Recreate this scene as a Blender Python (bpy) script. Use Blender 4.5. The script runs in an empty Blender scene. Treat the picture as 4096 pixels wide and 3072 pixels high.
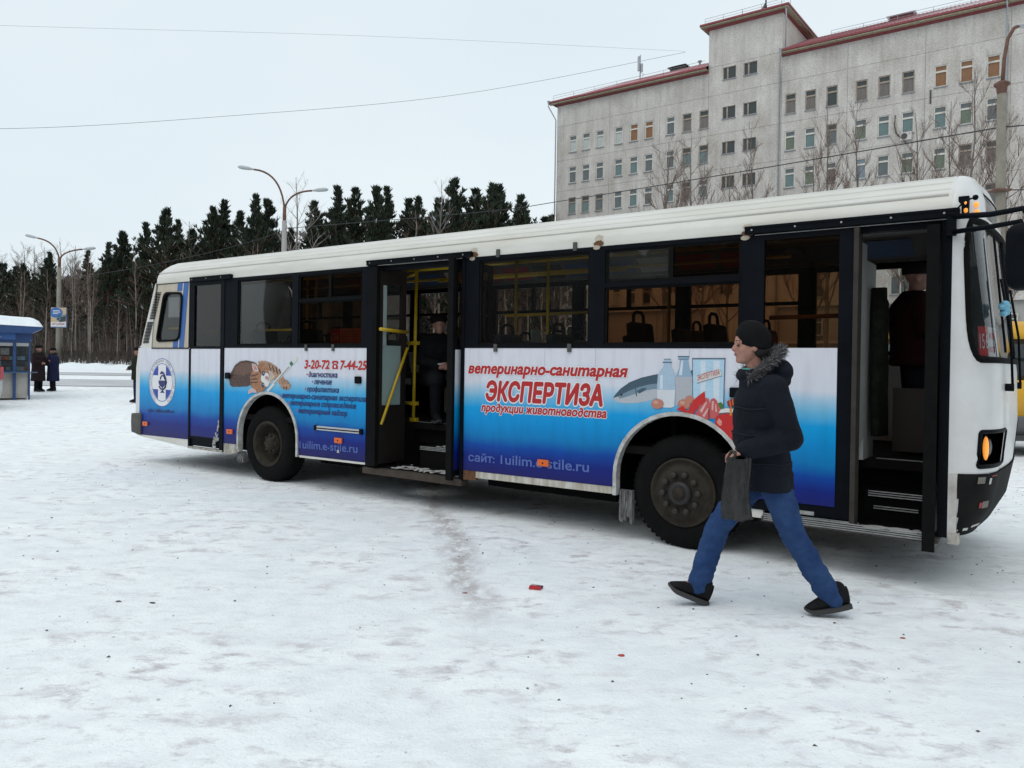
import bpy, bmesh, math, random
from mathutils import Vector, Matrix
R = math.radians
pi = math.pi
sc = bpy.context.scene
COL = sc.collection

# ------------------------------------------------------------------ camera, sky, sun, exposure
CAMH = 1.604
cam_d = bpy.data.cameras.new('camera')
cam = bpy.data.objects.new('camera', cam_d)
COL.objects.link(cam)
sc.camera = cam
cam_d.sensor_fit = 'HORIZONTAL'
cam_d.sensor_width = 36.0
cam_d.lens = 36.0 * 3118.35 / 4096.0
cam_d.shift_y = -(1536 - 1472.66) / 4096.0
cam_d.clip_start = 0.1
cam_d.clip_end = 3000
cam.location = (0, 0, CAMH)
cam.rotation_mode = 'QUATERNION'
_pitch, _roll = -0.00648, 0.01522
cam.rotation_quaternion = (Matrix.Rotation(pi / 2 + _pitch, 3, 'X') @ Matrix.Rotation(_roll, 3, 'Z')).to_quaternion()

SUN_EL, SUN_AZ = R(58), R(215)
world = bpy.data.worlds.new('World')
sc.world = world
world.use_nodes = True
wn, wl = world.node_tree.nodes, world.node_tree.links
for n in list(wn):
    wn.remove(n)
w_out = wn.new('ShaderNodeOutputWorld')
w_bg = wn.new('ShaderNodeBackground')
w_sky = wn.new('ShaderNodeTexSky')
w_sky.sky_type = 'NISHITA'
w_sky.sun_disc = False
w_sky.sun_elevation = SUN_EL
w_sky.sun_rotation = SUN_AZ
w_sky.air_density = 1.0
w_sky.dust_density = 3.0
w_mix = wn.new('ShaderNodeMixRGB')
w_mix.inputs[0].default_value = 0.90
w_geo = wn.new('ShaderNodeTexCoord')
w_map = wn.new('ShaderNodeMapping')
w_map.inputs['Scale'].default_value = (1.0, 1.0, 2.5)
w_noi = wn.new('ShaderNodeTexNoise')
w_noi.inputs['Scale'].default_value = 1.4
w_noi.inputs['Detail'].default_value = 4
w_ramp = wn.new('ShaderNodeValToRGB')           # the cloud deck: pale grey, slightly blue
w_ramp.color_ramp.elements[0].position = 0.3
w_ramp.color_ramp.elements[0].color = (7.8, 8.9, 9.5, 1)
w_ramp.color_ramp.elements[1].position = 0.7
w_ramp.color_ramp.elements[1].color = (8.8, 9.7, 10.1, 1)
w_bg.inputs['Strength'].default_value = 0.10
wl.new(w_geo.outputs['Generated'], w_map.inputs['Vector'])
wl.new(w_map.outputs[0], w_noi.inputs['Vector'])
wl.new(w_noi.outputs['Fac'], w_ramp.inputs[0])
wl.new(w_sky.outputs[0], w_mix.inputs[1])
wl.new(w_ramp.outputs[0], w_mix.inputs[2])
wl.new(w_mix.outputs[0], w_bg.inputs['Color'])
wl.new(w_bg.outputs[0], w_out.inputs['Surface'])

sun_d = bpy.data.lights.new('sun', 'SUN')
sun_d.energy = 0.95
sun_d.angle = R(60)
sun_d.color = (1.0, 0.97, 0.93)
sun = bpy.data.objects.new('sun', sun_d)
COL.objects.link(sun)
sun.rotation_euler = (R(90) - SUN_EL, 0, R(180) - SUN_AZ)

sc.view_settings.view_transform = 'Standard'
sc.view_settings.look = 'None'
sc.view_settings.exposure = 0.0
sc.view_settings.gamma = 1.0
sc.view_settings.use_curve_mapping = False
sc.cycles.max_bounces = 8
sc.cycles.transparent_max_bounces = 32

# ------------------------------------------------------------------ materials
MATS = {}
def M(name, col, rough=0.7, metal=0.0, var=0.0, vscale=8.0, bump=0.0, bscale=60.0, spec=0.5, col2=None, stretch=None, coat=0.0, emit=0.0):
    if name in MATS:
        return MATS[name]
    m = bpy.data.materials.new(name)
    m.use_nodes = True
    nt = m.node_tree
    b = nt.nodes['Principled BSDF']
    b.inputs['Roughness'].default_value = rough
    b.inputs['Metallic'].default_value = metal
    b.inputs['Specular IOR Level'].default_value = spec
    b.inputs['Coat Weight'].default_value = coat
    c = (*col, 1)
    b.inputs['Base Color'].default_value = c
    if var > 0 or col2 is not None or bump > 0:
        tc = nt.nodes.new('ShaderNodeTexCoord')
        mp = nt.nodes.new('ShaderNodeMapping')
        if stretch:
            mp.inputs['Scale'].default_value = stretch
        nt.links.new(tc.outputs['Object'], mp.inputs['Vector'])
    if var > 0 or col2 is not None:
        no = nt.nodes.new('ShaderNodeTexNoise')
        no.inputs['Scale'].default_value = vscale
        no.inputs['Detail'].default_value = 6
        no.inputs['Roughness'].default_value = 0.65
        rp = nt.nodes.new('ShaderNodeValToRGB')
        a, bb = rp.color_ramp.elements
        a.position, bb.position = 0.32, 0.68
        if col2 is None:
            a.color = (*[x * (1 - var) for x in col], 1)
            bb.color = (*[min(1, x * (1 + var)) for x in col], 1)
        else:
            a.color = (*col2, 1)
            bb.color = c
        nt.links.new(mp.outputs[0], no.inputs['Vector'])
        nt.links.new(no.outputs['Fac'], rp.inputs[0])
        nt.links.new(rp.outputs[0], b.inputs['Base Color'])
    if bump > 0:
        n2 = nt.nodes.new('ShaderNodeTexNoise')
        n2.inputs['Scale'].default_value = bscale
        n2.inputs['Detail'].default_value = 4
        bp = nt.nodes.new('ShaderNodeBump')
        bp.inputs['Strength'].default_value = bump
        bp.inputs['Distance'].default_value = 0.02
        nt.links.new(mp.outputs[0], n2.inputs['Vector'])
        nt.links.new(n2.outputs['Fac'], bp.inputs['Height'])
        nt.links.new(bp.outputs[0], b.inputs['Normal'])
    if emit > 0:
        b.inputs['Emission Color'].default_value = c
        b.inputs['Emission Strength'].default_value = emit
    MATS[name] = m
    return m

def glass(name, tint, rough=0.02, refl=1.0, haze=0.0, hazecol=(0.5, 0.5, 0.5)):
    """thin pane: tinted see-through plus a mirror coat that grows at grazing angles, with a film of dirt"""
    if name in MATS:
        return MATS[name]
    m = bpy.data.materials.new(name)
    m.use_nodes = True
    nt = m.node_tree
    nt.nodes.remove(nt.nodes['Principled BSDF'])
    out = nt.nodes['Material Output']
    tr = nt.nodes.new('ShaderNodeBsdfTransparent')
    tr.inputs[0].default_value = (*tint, 1)
    gl = nt.nodes.new('ShaderNodeBsdfGlossy')
    gl.inputs['Roughness'].default_value = rough
    gl.inputs['Color'].default_value = (refl, refl, refl, 1)
    fr = nt.nodes.new('ShaderNodeFresnel')
    fr.inputs['IOR'].default_value = 1.45
    mx = nt.nodes.new('ShaderNodeMixShader')
    nt.links.new(fr.outputs[0], mx.inputs[0])
    nt.links.new(tr.outputs[0], mx.inputs[1])
    nt.links.new(gl.outputs[0], mx.inputs[2])
    last = mx
    if haze > 0:
        df = nt.nodes.new('ShaderNodeBsdfDiffuse')
        df.inputs[0].default_value = (*hazecol, 1)
        tc = nt.nodes.new('ShaderNodeTexCoord')
        no = nt.nodes.new('ShaderNodeTexNoise')
        no.inputs['Scale'].default_value = 3
        no.inputs['Detail'].default_value = 6
        ma = nt.nodes.new('ShaderNodeMath')
        ma.operation = 'MULTIPLY'
        ma.inputs[1].default_value = haze * 2
        nt.links.new(tc.outputs['Object'], no.inputs['Vector'])
        nt.links.new(no.outputs['Fac'], ma.inputs[0])
        m2 = nt.nodes.new('ShaderNodeMixShader')
        nt.links.new(ma.outputs[0], m2.inputs[0])
        nt.links.new(mx.outputs[0], m2.inputs[1])
        nt.links.new(df.outputs[0], m2.inputs[2])
        last = m2
    nt.links.new(last.outputs[0], out.inputs['Surface'])
    MATS[name] = m
    return m

# ------------------------------------------------------------------ mesh building
class MB:
    def __init__(s):
        s.v, s.f, s.mi, s.sm = [], [], [], []
        s.cur, s.smooth = 0, False
    def mat(s, i):
        s.cur = i
        return s
    def add(s, vs, fs, smooth=None):
        o = len(s.v)
        s.v += [tuple(p) for p in vs]
        for f in fs:
            s.f.append([i + o for i in f])
            s.mi.append(s.cur)
            s.sm.append(s.smooth if smooth is None else smooth)
        return s
    def box(s, x0, x1, y0, y1, z0, z1):
        s.add([(x0, y0, z0), (x1, y0, z0), (x1, y1, z0), (x0, y1, z0), (x0, y0, z1), (x1, y0, z1), (x1, y1, z1), (x0, y1, z1)],
              [(0, 3, 2, 1), (4, 5, 6, 7), (0, 1, 5, 4), (1, 2, 6, 5), (2, 3, 7, 6), (3, 0, 4, 7)])
        return s
    def quad(s, a, b, c, d):
        s.add([a, b, c, d], [(0, 1, 2, 3)])
        return s
    def prism(s, poly, y0, y1):
        """poly of (x, z) extruded from y0 to y1"""
        n = len(poly)
        vs = [(x, y0, z) for x, z in poly] + [(x, y1, z) for x, z in poly]
        fs = [list(range(n))[::-1], [n + i for i in range(n)]]
        fs += [(i, (i + 1) % n, n + (i + 1) % n, n + i) for i in range(n)]
        s.add(vs, fs)
        return s
    def ribbon(s, outer, inner, y0, y1):
        """closed band between two open (x, z) paths, extruded in y"""
        n = len(outer)
        vs = []
        for p, q in zip(outer, inner):
            vs += [(p[0], y0, p[1]), (q[0], y0, q[1]), (q[0], y1, q[1]), (p[0], y1, p[1])]
        fs = [(0, 1, 2, 3), tuple(4 * (n - 1) + k for k in (3, 2, 1, 0))]
        for i in range(n - 1):
            a, b = 4 * i, 4 * i + 4
            for k in range(4):
                fs.append((a + k, b + k, b + (k + 1) % 4, a + (k + 1) % 4))
        s.add(vs, fs)
        return s
    def tube(s, pts, r, n=8, r2=None, closed=False):
        pts = [Vector(p) for p in pts]
        m = len(pts)
        vs = []
        up = Vector((0, 0, 1))
        for i, p in enumerate(pts):
            if closed:
                d = pts[(i + 1) % m] - pts[i - 1]
            else:
                d = pts[min(i + 1, m - 1)] - pts[max(i - 1, 0)]
            if d.length < 1e-9:
                d = Vector((0, 0, 1))
            d.normalize()
            a = d.cross(up)
            if a.length < 0.05:
                a = d.cross(Vector((1, 0, 0)))
            a.normalize()
            b = a.cross(d)
            rr = r if r2 is None else r + (r2 - r) * i / (m - 1)
            if isinstance(r, (list, tuple)):
                rr = r[i]
            for k in range(n):
                t = 2 * pi * k / n
                vs.append(p + a * (rr * math.cos(t)) + b * (rr * math.sin(t)))
        fs = []
        for i in range(m if closed else m - 1):
            j = (i + 1) % m
            for k in range(n):
                fs.append((i * n + k, i * n + (k + 1) % n, j * n + (k + 1) % n, j * n + k))
        if not closed:
            fs.append(tuple(range(n))[::-1])
            fs.append(tuple((m - 1) * n + k for k in range(n)))
        s.add(vs, fs, True)
        return s
    def lathe(s, prof, n=24, axis='y', c=(0, 0, 0), smooth=True, caps=(True, True)):
        """prof of (r, h) turned about an axis through c; h runs along the axis"""
        vs, fs = [], []
        for r, h in prof:
            for k in range(n):
                t = 2 * pi * k / n
                a, b = r * math.cos(t), r * math.sin(t)
                p = (a, h, b) if axis == 'y' else ((a, b, h) if axis == 'z' else (h, a, b))
                vs.append((p[0] + c[0], p[1] + c[1], p[2] + c[2]))
        for i in range(len(prof) - 1):
            for k in range(n):
                fs.append((i * n + k, i * n + (k + 1) % n, (i + 1) * n + (k + 1) % n, (i + 1) * n + k))
        s.add(vs, fs, smooth)
        e = (len(prof) - 1) * n
        if caps[0]:
            s.add([vs[k] for k in range(n)], [tuple(range(n))[::-1]])
        if caps[1]:
            s.add([vs[e + k] for k in range(n)], [tuple(range(n))])
        return s
    def ball(s, c, rx, ry=None, rz=None, n=14, m=8):
        ry = rx if ry is None else ry
        rz = rx if rz is None else rz
        vs = [(c[0], c[1], c[2] - rz)]
        for i in range(1, m):
            ph = -pi / 2 + pi * i / m
            for k in range(n):
                t = 2 * pi * k / n
                vs.append((c[0] + rx * math.cos(ph) * math.cos(t), c[1] + ry * math.cos(ph) * math.sin(t), c[2] + rz * math.sin(ph)))
        vs.append((c[0], c[1], c[2] + rz))
        fs = [(0, 1 + (k + 1) % n, 1 + k) for k in range(n)]
        for i in range(m - 2):
            for k in range(n):
                a = 1 + i * n
                fs.append((a + k, a + (k + 1) % n, a + n + (k + 1) % n, a + n + k))
        a = 1 + (m - 2) * n
        fs += [(a + k, a + (k + 1) % n, len(vs) - 1) for k in range(n)]
        s.add(vs, fs, True)
        return s
    def capsule(s, p0, p1, r0, r1, n=12, sq=1.0):
        p0, p1 = Vector(p0), Vector(p1)
        d = (p1 - p0)
        L = d.length
        d.normalize()
        a = d.cross(Vector((0, 1, 0)))
        if a.length < 0.1:
            a = d.cross(Vector((1, 0, 0)))
        a.normalize()
        b = a.cross(d)
        prof = [(-r0 * math.cos(t), r0 * math.sin(t)) for t in (0.15, 0.5, 0.9, 1.25)]
        prof += [(L * q, r0 + (r1 - r0) * q) for q in (0, 0.33, 0.66, 1)]
        prof += [(L + r1 * math.cos(t), r1 * math.sin(t)) for t in (1.25, 0.9, 0.5, 0.15)]
        vs, fs = [], []
        for h, r in prof:
            for k in range(n):
                t = 2 * pi * k / n
                vs.append(p0 + d * h + a * (r * math.cos(t)) + b * (r * sq * math.sin(t)))
        for i in range(len(prof) - 1):
            for k in range(n):
                fs.append((i * n + k, i * n + (k + 1) % n, (i + 1) * n + (k + 1) % n, (i + 1) * n + k))
        fs.append(tuple(range(n))[::-1])
        fs.append(tuple((len(prof) - 1) * n + k for k in range(n)))
        s.add(vs, fs, True)
        return s
    def loft(s, rings, n=20):
        """rings of (x, y, z, rx, ry): stacked ellipses, closed at both ends"""
        vs, fs = [], []
        for x, y, z, rx, ry in rings:
            for k in range(n):
                t = 2 * pi * k / n
                vs.append((x + rx * math.cos(t), y + ry * math.sin(t), z))
        for i in range(len(rings) - 1):
            for k in range(n):
                fs.append((i * n + k, i * n + (k + 1) % n, (i + 1) * n + (k + 1) % n, (i + 1) * n + k))
        fs.append(tuple(range(n))[::-1])
        fs.append(tuple((len(rings) - 1) * n + k for k in range(n)))
        s.add(vs, fs, True)
        return s
    def mesh(s, name, mats):
        me = bpy.data.meshes.new(name)
        me.from_pydata(s.v, [], s.f)
        for m in (mats if isinstance(mats, (list, tuple)) else [mats]):
            me.materials.append(m)
        me.polygons.foreach_set('material_index', s.mi)
        me.polygons.foreach_set('use_smooth', s.sm)
        me.update()
        return me
    def build(s, name, mats, parent=None, label=None):
        return link(name, s.mesh(name, mats), parent, label)

def link(name, me, parent=None, label=None):
    o = bpy.data.objects.new(name, me)
    COL.objects.link(o)
    if parent is not None:
        o.parent = parent
    if label:
        o['label'] = label
    return o
def tag(o, label=None, cat=None, group=None, kind=None):
    for k, v in (('label', label), ('category', cat), ('group', group), ('kind', kind)):
        if v:
            o[k] = v
    return o
def thing(name, label, cat, loc=(0, 0, 0), rz=0.0, group=None):
    o = bpy.data.objects.new(name, None)
    o.empty_display_size = 0.2
    COL.objects.link(o)
    o.location = loc
    o.rotation_euler = (0, 0, rz)
    return tag(o, label, cat, group)
def copy_tree(o, parent=None):
    c = o.copy()
    COL.objects.link(c)
    if parent is not None:
        c.parent = parent
    for ch in list(o.children):
        copy_tree(ch, c)
    return c
def bevel(o, w=0.01, seg=2):
    b = o.modifiers.new('bevel', 'BEVEL')
    b.width, b.segments, b.limit_method, b.angle_limit = w, seg, 'ANGLE', R(40)
    return o
def remesh(o, vox, smooth=6):
    """fuse overlapping volumes into one continuous skin"""
    r = o.modifiers.new('fuse', 'REMESH')
    r.mode = 'VOXEL'
    r.voxel_size = vox
    r.use_smooth_shade = True
    k = o.modifiers.new('soften', 'SMOOTH')
    k.factor, k.iterations = 0.5, smooth
    return o

from mathutils.geometry import delaunay_2d_cdt
def _outline(txt):
    """outline loops of a piece of text set in the built-in font"""
    c = bpy.data.curves.new('lettering', 'FONT')
    c.body = txt
    c.size = 1.0
    c.resolution_u = 3
    c.fill_mode = 'NONE' if hasattr(c, 'fill_mode') else c.fill_mode
    o = bpy.data.objects.new('lettering', c)
    COL.objects.link(o)
    me = bpy.data.meshes.new_from_object(o.evaluated_get(bpy.context.evaluated_depsgraph_get()))
    vs = [(v.co.x, v.co.y) for v in me.vertices]
    es = [tuple(e.vertices) for e in me.edges]
    bpy.data.objects.remove(o)
    bpy.data.curves.remove(c)
    bpy.data.meshes.remove(me)
    return vs, es
_G = {}
def glyph(ch):
    """one letter: vertices, faces and the width it takes on the line"""
    if ch not in _G:
        wide = lambda t: (lambda v: max(p[0] for p in v) - min(p[0] for p in v))(_outline(t)[0])
        adv = wide('H' + ch + 'H') - wide('HH')
        k = 1.0
        if ord(ch) < 128 and ch.isalnum():
            k = 1.2 if ch.islower() else 1.07      # the Latin letters of the font are smaller than its Cyrillic
        vs, fs = [], []
        if ch != ' ':
            v, e = _outline(ch)
            cv, _, cf, _, _, _ = delaunay_2d_cdt([Vector(p) for p in v], e, [], 0, 1e-5)
            def inside(x, y):
                n = 0
                for i, j in e:
                    (x0, y0), (x1, y1) = v[i], v[j]
                    if (y0 > y) != (y1 > y) and x < x0 + (y - y0) * (x1 - x0) / (y1 - y0):
                        n += 1
                return n % 2 == 1
            vs = [(p.x * k, p.y * k) for p in cv]
            fs = [list(f) for f in cf if inside(sum(cv[i].x for i in f) / len(f), sum(cv[i].y for i in f) / len(f))]
        _G[ch] = (vs, fs, adv * k)
    return _G[ch]
def glyphs(txt, bold=0.0, shear=0.0):
    """a line of text: vertices, faces and its bounds"""
    vs, fs, x = [], [], 0.0
    for ch in txt:
        v, f, adv = glyph(ch)
        o = len(vs)
        vs += [(x + p[0] + p[1] * shear, p[1]) for p in v]
        fs += [[i + o for i in q] for q in f]
        x += adv
    xs = [v[0] for v in vs]
    return vs, fs, min(xs), max(xs)
def put_text(mb, txt, x0, x1, z, h, y, bold=0.0, shear=0.0, slope=0.0):
    """text standing in the plane y, from x0 to x1, baseline z, capital height h"""
    vs, fs, a, b = glyphs(txt, 0.0, shear)
    k = (x1 - x0) / (b - a)
    kz = h / 0.727
    n = 1 if bold <= 0 else (8 if bold < .06 else 12)
    for i in range(n):          # strokes thickened by laying the line down several times in a small ring
        dx, dz = (0, 0) if n == 1 else (bold * math.cos(2 * pi * i / n), bold * math.sin(2 * pi * i / n))
        mb.add([(x0 + (v[0] + dx - a) * k, y - .00006 * i, z + (v[1] + dz) * kz + (v[0] - a) * k * slope) for v in vs], fs)

def terrain(x, y):
    t = min(max(0.0, y - 14.0), 96.0)
    return 0.0265 * t * t / (t + 3.0)

# ------------------------------------------------------------------ ground, road, snow bank
def snow_material():
    m = bpy.data.materials.new('trodden_snow')
    m.use_nodes = True
    nt = m.node_tree
    L = nt.links.new
    b = nt.nodes['Principled BSDF']
    b.inputs['Roughness'].default_value = 0.62
    b.inputs['Specular IOR Level'].default_value = 0.35
    tc = nt.nodes.new('ShaderNodeTexCoord')
    def noise(scale, detail, stretch=(1, 1, 1), rough=0.6, dist=0.0):
        mp = nt.nodes.new('ShaderNodeMapping')
        mp.inputs['Scale'].default_value = stretch
        L(tc.outputs['Object'], mp.inputs['Vector'])
        n = nt.nodes.new('ShaderNodeTexNoise')
        n.inputs['Scale'].default_value = scale
        n.inputs['Detail'].default_value = detail
        n.inputs['Roughness'].default_value = rough
        n.inputs['Distortion'].default_value = dist
        L(mp.outputs[0], n.inputs['Vector'])
        return n.outputs['Fac']
    def ramp(src, p0, p1, c0=(0, 0, 0, 1), c1=(1, 1, 1, 1)):
        r = nt.nodes.new('ShaderNodeValToRGB')
        r.color_ramp.elements[0].position, r.color_ramp.elements[1].position = p0, p1
        r.color_ramp.elements[0].color, r.color_ramp.elements[1].color = c0, c1
        L(src, r.inputs[0])
        return r.outputs[0]
    def mul(a, b_):
        n = nt.nodes.new('ShaderNodeMath')
        n.operation = 'MULTIPLY'
        for i, x in enumerate((a, b_)):
            if isinstance(x, (int, float)):
                n.inputs[i].default_value = x
            else:
                L(x, n.inputs[i])
        return n.outputs[0]
    def mix(f, a, b_):
        n = nt.nodes.new('ShaderNodeMixRGB')
        if isinstance(f, (int, float)):
            n.inputs[0].default_value = f
        else:
            L(f, n.inputs[0])
        for i, x in enumerate((a, b_)):
            if isinstance(x, tuple):
                n.inputs[i + 1].default_value = x
            else:
                L(x, n.inputs[i + 1])
        return n.outputs[0]
    base = mix(ramp(noise(0.9, 5), 0.35, 0.65), (0.83, 0.865, 0.885, 1), (0.92, 0.945, 0.955, 1))
    base = mix(mul(ramp(noise(5.0, 6, (0.7, 1.0, 1)), 0.44, 0.66), 0.45), base, (0.70, 0.705, 0.74, 1))
    patches = mul(ramp(noise(0.9, 4), 0.38, 0.60), ramp(noise(6.5, 8, (0.62, 1.0, 1), 0.70, 0.3), 0.51, 0.65))
    base = mix(mul(patches, 0.8), base, (0.44, 0.40, 0.41, 1))
    # a darker trodden path crossing the square towards the bus
    sep = nt.nodes.new('ShaderNodeSeparateXYZ')
    L(tc.outputs['Object'], sep.inputs[0])
    ln = nt.nodes.new('ShaderNodeMath')
    ln.operation = 'MULTIPLY_ADD'
    ln.inputs[1].default_value = 0.163
    L(sep.outputs['Y'], ln.inputs[0])
    L(sep.outputs['X'], ln.inputs[2])
    wob = nt.nodes.new('ShaderNodeMath')
    wob.operation = 'MULTIPLY_ADD'
    wob.inputs[1].default_value = 0.5
    L(noise(0.8, 3), wob.inputs[0])
    L(ln.outputs[0], wob.inputs[2])
    dd = nt.nodes.new('ShaderNodeMath')
    dd.operation = 'SUBTRACT'
    L(wob.outputs[0], dd.inputs[0])
    dd.inputs[1].default_value = 0.62 + 0.25
    ab = nt.nodes.new('ShaderNodeMath')
    ab.operation = 'ABSOLUTE'
    L(dd.outputs[0], ab.inputs[0])
    path = ramp(ab.outputs[0], 0.02, 0.20, (1, 1, 1, 1), (0, 0, 0, 1))
    yr = nt.nodes.new('ShaderNodeMapRange')
    yr.inputs['From Min'].default_value, yr.inputs['From Max'].default_value = 4.4, 5.6
    L(sep.outputs['Y'], yr.inputs['Value'])
    path = mul(path, yr.outputs[0])
    base = mix(mul(mul(path, ramp(noise(9.0, 7, (1, .6, 1), .75), 0.38, 0.56)), 0.85), base, (0.42, 0.385, 0.38, 1))
    fine = ramp(noise(26.0, 5, (0.7, 1, 1), 0.75), 0.60, 0.72)
    base = mix(mul(mul(fine, ramp(noise(1.7, 3), 0.38, 0.58)), 0.75), base, (0.30, 0.27, 0.26, 1))
    base = mix(mul(ramp(noise(70.0, 2), 0.70, 0.74), 0.5), base, (0.16, 0.14, 0.13, 1))
    L(base, b.inputs['Base Color'])
    bp = nt.nodes.new('ShaderNodeBump')
    bp.inputs['Strength'].default_value = 0.75
    bp.inputs['Distance'].default_value = 0.03
    h = nt.nodes.new('ShaderNodeMath')
    h.operation = 'ADD'
    L(noise(7.0, 8, (0.7, 1, 1), 0.65), h.inputs[0])
    L(mul(noise(60.0, 4), 0.35), h.inputs[1])
    L(h.outputs[0], bp.inputs['Height'])
    L(bp.outputs[0], b.inputs['Normal'])
    return m
SNOW = snow_material()
SNOWC = M('clean_snow', (0.80, 0.84, 0.87), 0.7, var=0.06, vscale=4, bump=0.4, bscale=9)
SLUSH = M('road_slush', (0.62, 0.64, 0.66), 0.6, col2=(0.30, 0.30, 0.31), vscale=2.2, stretch=(0.12, 1.6, 1), bump=0.5, bscale=12)

def sheet(name, xs, ys, zf, mat, kind='structure'):
    mb = MB()
    n = len(xs)
    vs = [(x, y, zf(x, y)) for y in ys for x in xs]
    fs = [(j * n + i, j * n + i + 1, (j + 1) * n + i + 1, (j + 1) * n + i) for j in range(len(ys) - 1) for i in range(n - 1)]
    mb.add(vs, fs, True)
    o = mb.build(name, mat)
    tag(o, kind=kind)
    return o
def spread(a, step, k, lim):
    out, s = [a], step
    while out[-1] < lim:
        out.append(out[-1] + s)
        s *= k
    return out
rg = random.Random(4)
pos = spread(0, 0.12, 1.045, 700)
gx = sorted(set([-p for p in pos] + pos))
gy = sorted(set([-p for p in spread(0, 0.6, 1.35, 500)] + spread(0, 0.12, 1.022, 60) + spread(62, 3, 1.3, 900)))
def bump_h(x, y):
    return 0.010 * math.sin(2.9 * x + 1.7 * math.sin(1.3 * y)) * math.sin(2.3 * y + 0.8 * math.sin(2.1 * x)) + 0.006 * math.sin(7.1 * x + 2 * y) * math.sin(5.3 * y - x)
sheet('snow_ground', gx, gy, lambda x, y: terrain(x, y) + (bump_h(x, y) - 0.012 if y < 30 else 0), SNOW)
# the street beyond the square: packed snow with slushy wheel tracks
for i, (y0, y1) in enumerate(((31.5, 36.5), (40.5, 43.5))):
    sheet('road', [-120 + 4 * k for k in range(62)], [y0 + (y1 - y0) * k / 6 for k in range(7)], lambda x, y: terrain(x, y) + 0.02, SLUSH)
def bank(x, y):
    t = (y - 47.0) / 8.0
    w = max(0.0, math.sin(pi * min(1, max(0, t))))
    return terrain(x, y) + 0.005 + w * (0.14 + 0.10 * math.sin(1.1 * x + 2 * math.sin(.37 * x)) + 0.07 * math.sin(3.7 * x + y * 2))
sheet('snow_bank', [-75 + 0.45 * k for k in range(200)], [47 + 0.5 * k for k in range(17)], bank, SNOWC)
# grit and crumbs of ice on the trodden snow
mb = MB()
for i in range(1500):
    x = rg.uniform(-6, 7)
    y = rg.uniform(2.6, 13) if rg.random() < 0.8 else rg.uniform(9, 16)
    if i > 1000:
        x, y = rg.uniform(5.5, 13), rg.uniform(5, 14)
    s = rg.uniform(0.003, 0.010) * (1 + 0.05 * y)
    z = bump_h(x, y) - 0.012
    a = rg.uniform(0, 6.28)
    mb.mat(0 if rg.random() < 0.6 else 1)
    mb.add([(x + s * math.cos(a + k * 2.1) * rg.uniform(.7, 1.5), y + s * math.sin(a + k * 2.1), z + 0.001) for k in range(3)] + [(x, y, z + s * 0.8)],
           [(0, 1, 3), (1, 2, 3), (2, 0, 3)])
tag(mb.build('grit', [M('grit_dark', (0.09, 0.08, 0.075), 0.9), M('grit_ice', (0.5, 0.5, 0.52), 0.6)]), kind='stuff')

# ------------------------------------------------------------------ hospital building
phi = 0.64295
WALL = M('pebbledash', (0.66, 0.64, 0.615), 0.95, col2=(0.45, 0.415, 0.39), vscale=0.55, bump=0.6, bscale=9, stretch=(1, 1, 0.55))
def pebble():
    m = MATS['pebbledash']
    nt = m.node_tree
    b = nt.nodes['Principled BSDF']
    src = b.inputs['Base Color'].links[0].from_socket
    tc = nt.nodes.new('ShaderNodeTexCoord')
    mx = nt.nodes.new('ShaderNodeMixRGB')
    mx.blend_type = 'MULTIPLY'
    mx.inputs[0].default_value = 1.0
    no = nt.nodes.new('ShaderNodeTexNoise')
    no.inputs['Scale'].default_value = 7
    no.inputs['Detail'].default_value = 8
    no.inputs['Roughness'].default_value = 0.8
    rp = nt.nodes.new('ShaderNodeValToRGB')
    rp.color_ramp.elements[0].position, rp.color_ramp.elements[1].position = 0.36, 0.56
    rp.color_ramp.elements[0].color = (0.70, 0.66, 0.62, 1)
    rp.color_ramp.elements[1].color = (1, 1, 1, 1)
    nt.links.new(tc.outputs['Object'], no.inputs['Vector'])
    nt.links.new(no.outputs['Fac'], rp.inputs[0])
    nt.links.new(src, mx.inputs[1])
    nt.links.new(rp.outputs[0], mx.inputs[2])
    mp = nt.nodes.new('ShaderNodeMapping')
    mp.inputs['Scale'].default_value = (2.2, 1, 0.12)
    n2 = nt.nodes.new('ShaderNodeTexNoise')
    n2.inputs['Scale'].default_value = 1.0
    n2.inputs['Detail'].default_value = 6
    n2.inputs['Roughness'].default_value = 0.7
    r2 = nt.nodes.new('ShaderNodeValToRGB')
    r2.color_ramp.elements[0].position, r2.color_ramp.elements[1].position = 0.34, 0.54
    r2.color_ramp.elements[0].color = (0.87, 0.85, 0.82, 1)
    r2.color_ramp.elements[1].color = (1, 1, 1, 1)
    m2 = nt.nodes.new('ShaderNodeMixRGB')
    m2.blend_type = 'MULTIPLY'
    m2.inputs[0].default_value = 1.0
    nt.links.new(tc.outputs['Object'], mp.inputs[0])
    nt.links.new(mp.outputs[0], n2.inputs['Vector'])
    nt.links.new(n2.outputs['Fac'], r2.inputs[0])
    nt.links.new(mx.outputs[0], m2.inputs[1])
    nt.links.new(r2.outputs[0], m2.inputs[2])
    nt.links.new(m2.outputs[0], b.inputs['Base Color'])
pebble()
JOINT = M('panel_joint', (0.22, 0.205, 0.19), 0.95)
RED = M('red_roofing', (0.26, 0.045, 0.055), 0.55, col2=(0.20, 0.035, 0.045), vscale=3)
SOFFIT = M('soffit_boards', (0.30, 0.26, 0.18), 0.9, var=0.3, vscale=5)
FRW = M('white_window_frame', (0.60, 0.57, 0.52), 0.6, var=0.12, vscale=5)
FRB = M('weathered_window_frame', (0.22, 0.15, 0.10), 0.8, col2=(0.42, 0.38, 0.33), vscale=9)
SILL = M('grey_sill', (0.24, 0.25, 0.27), 0.6, var=0.2, vscale=6)
GALV = M('galvanised', (0.36, 0.38, 0.40), 0.45, 0.4, var=0.15)
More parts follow.
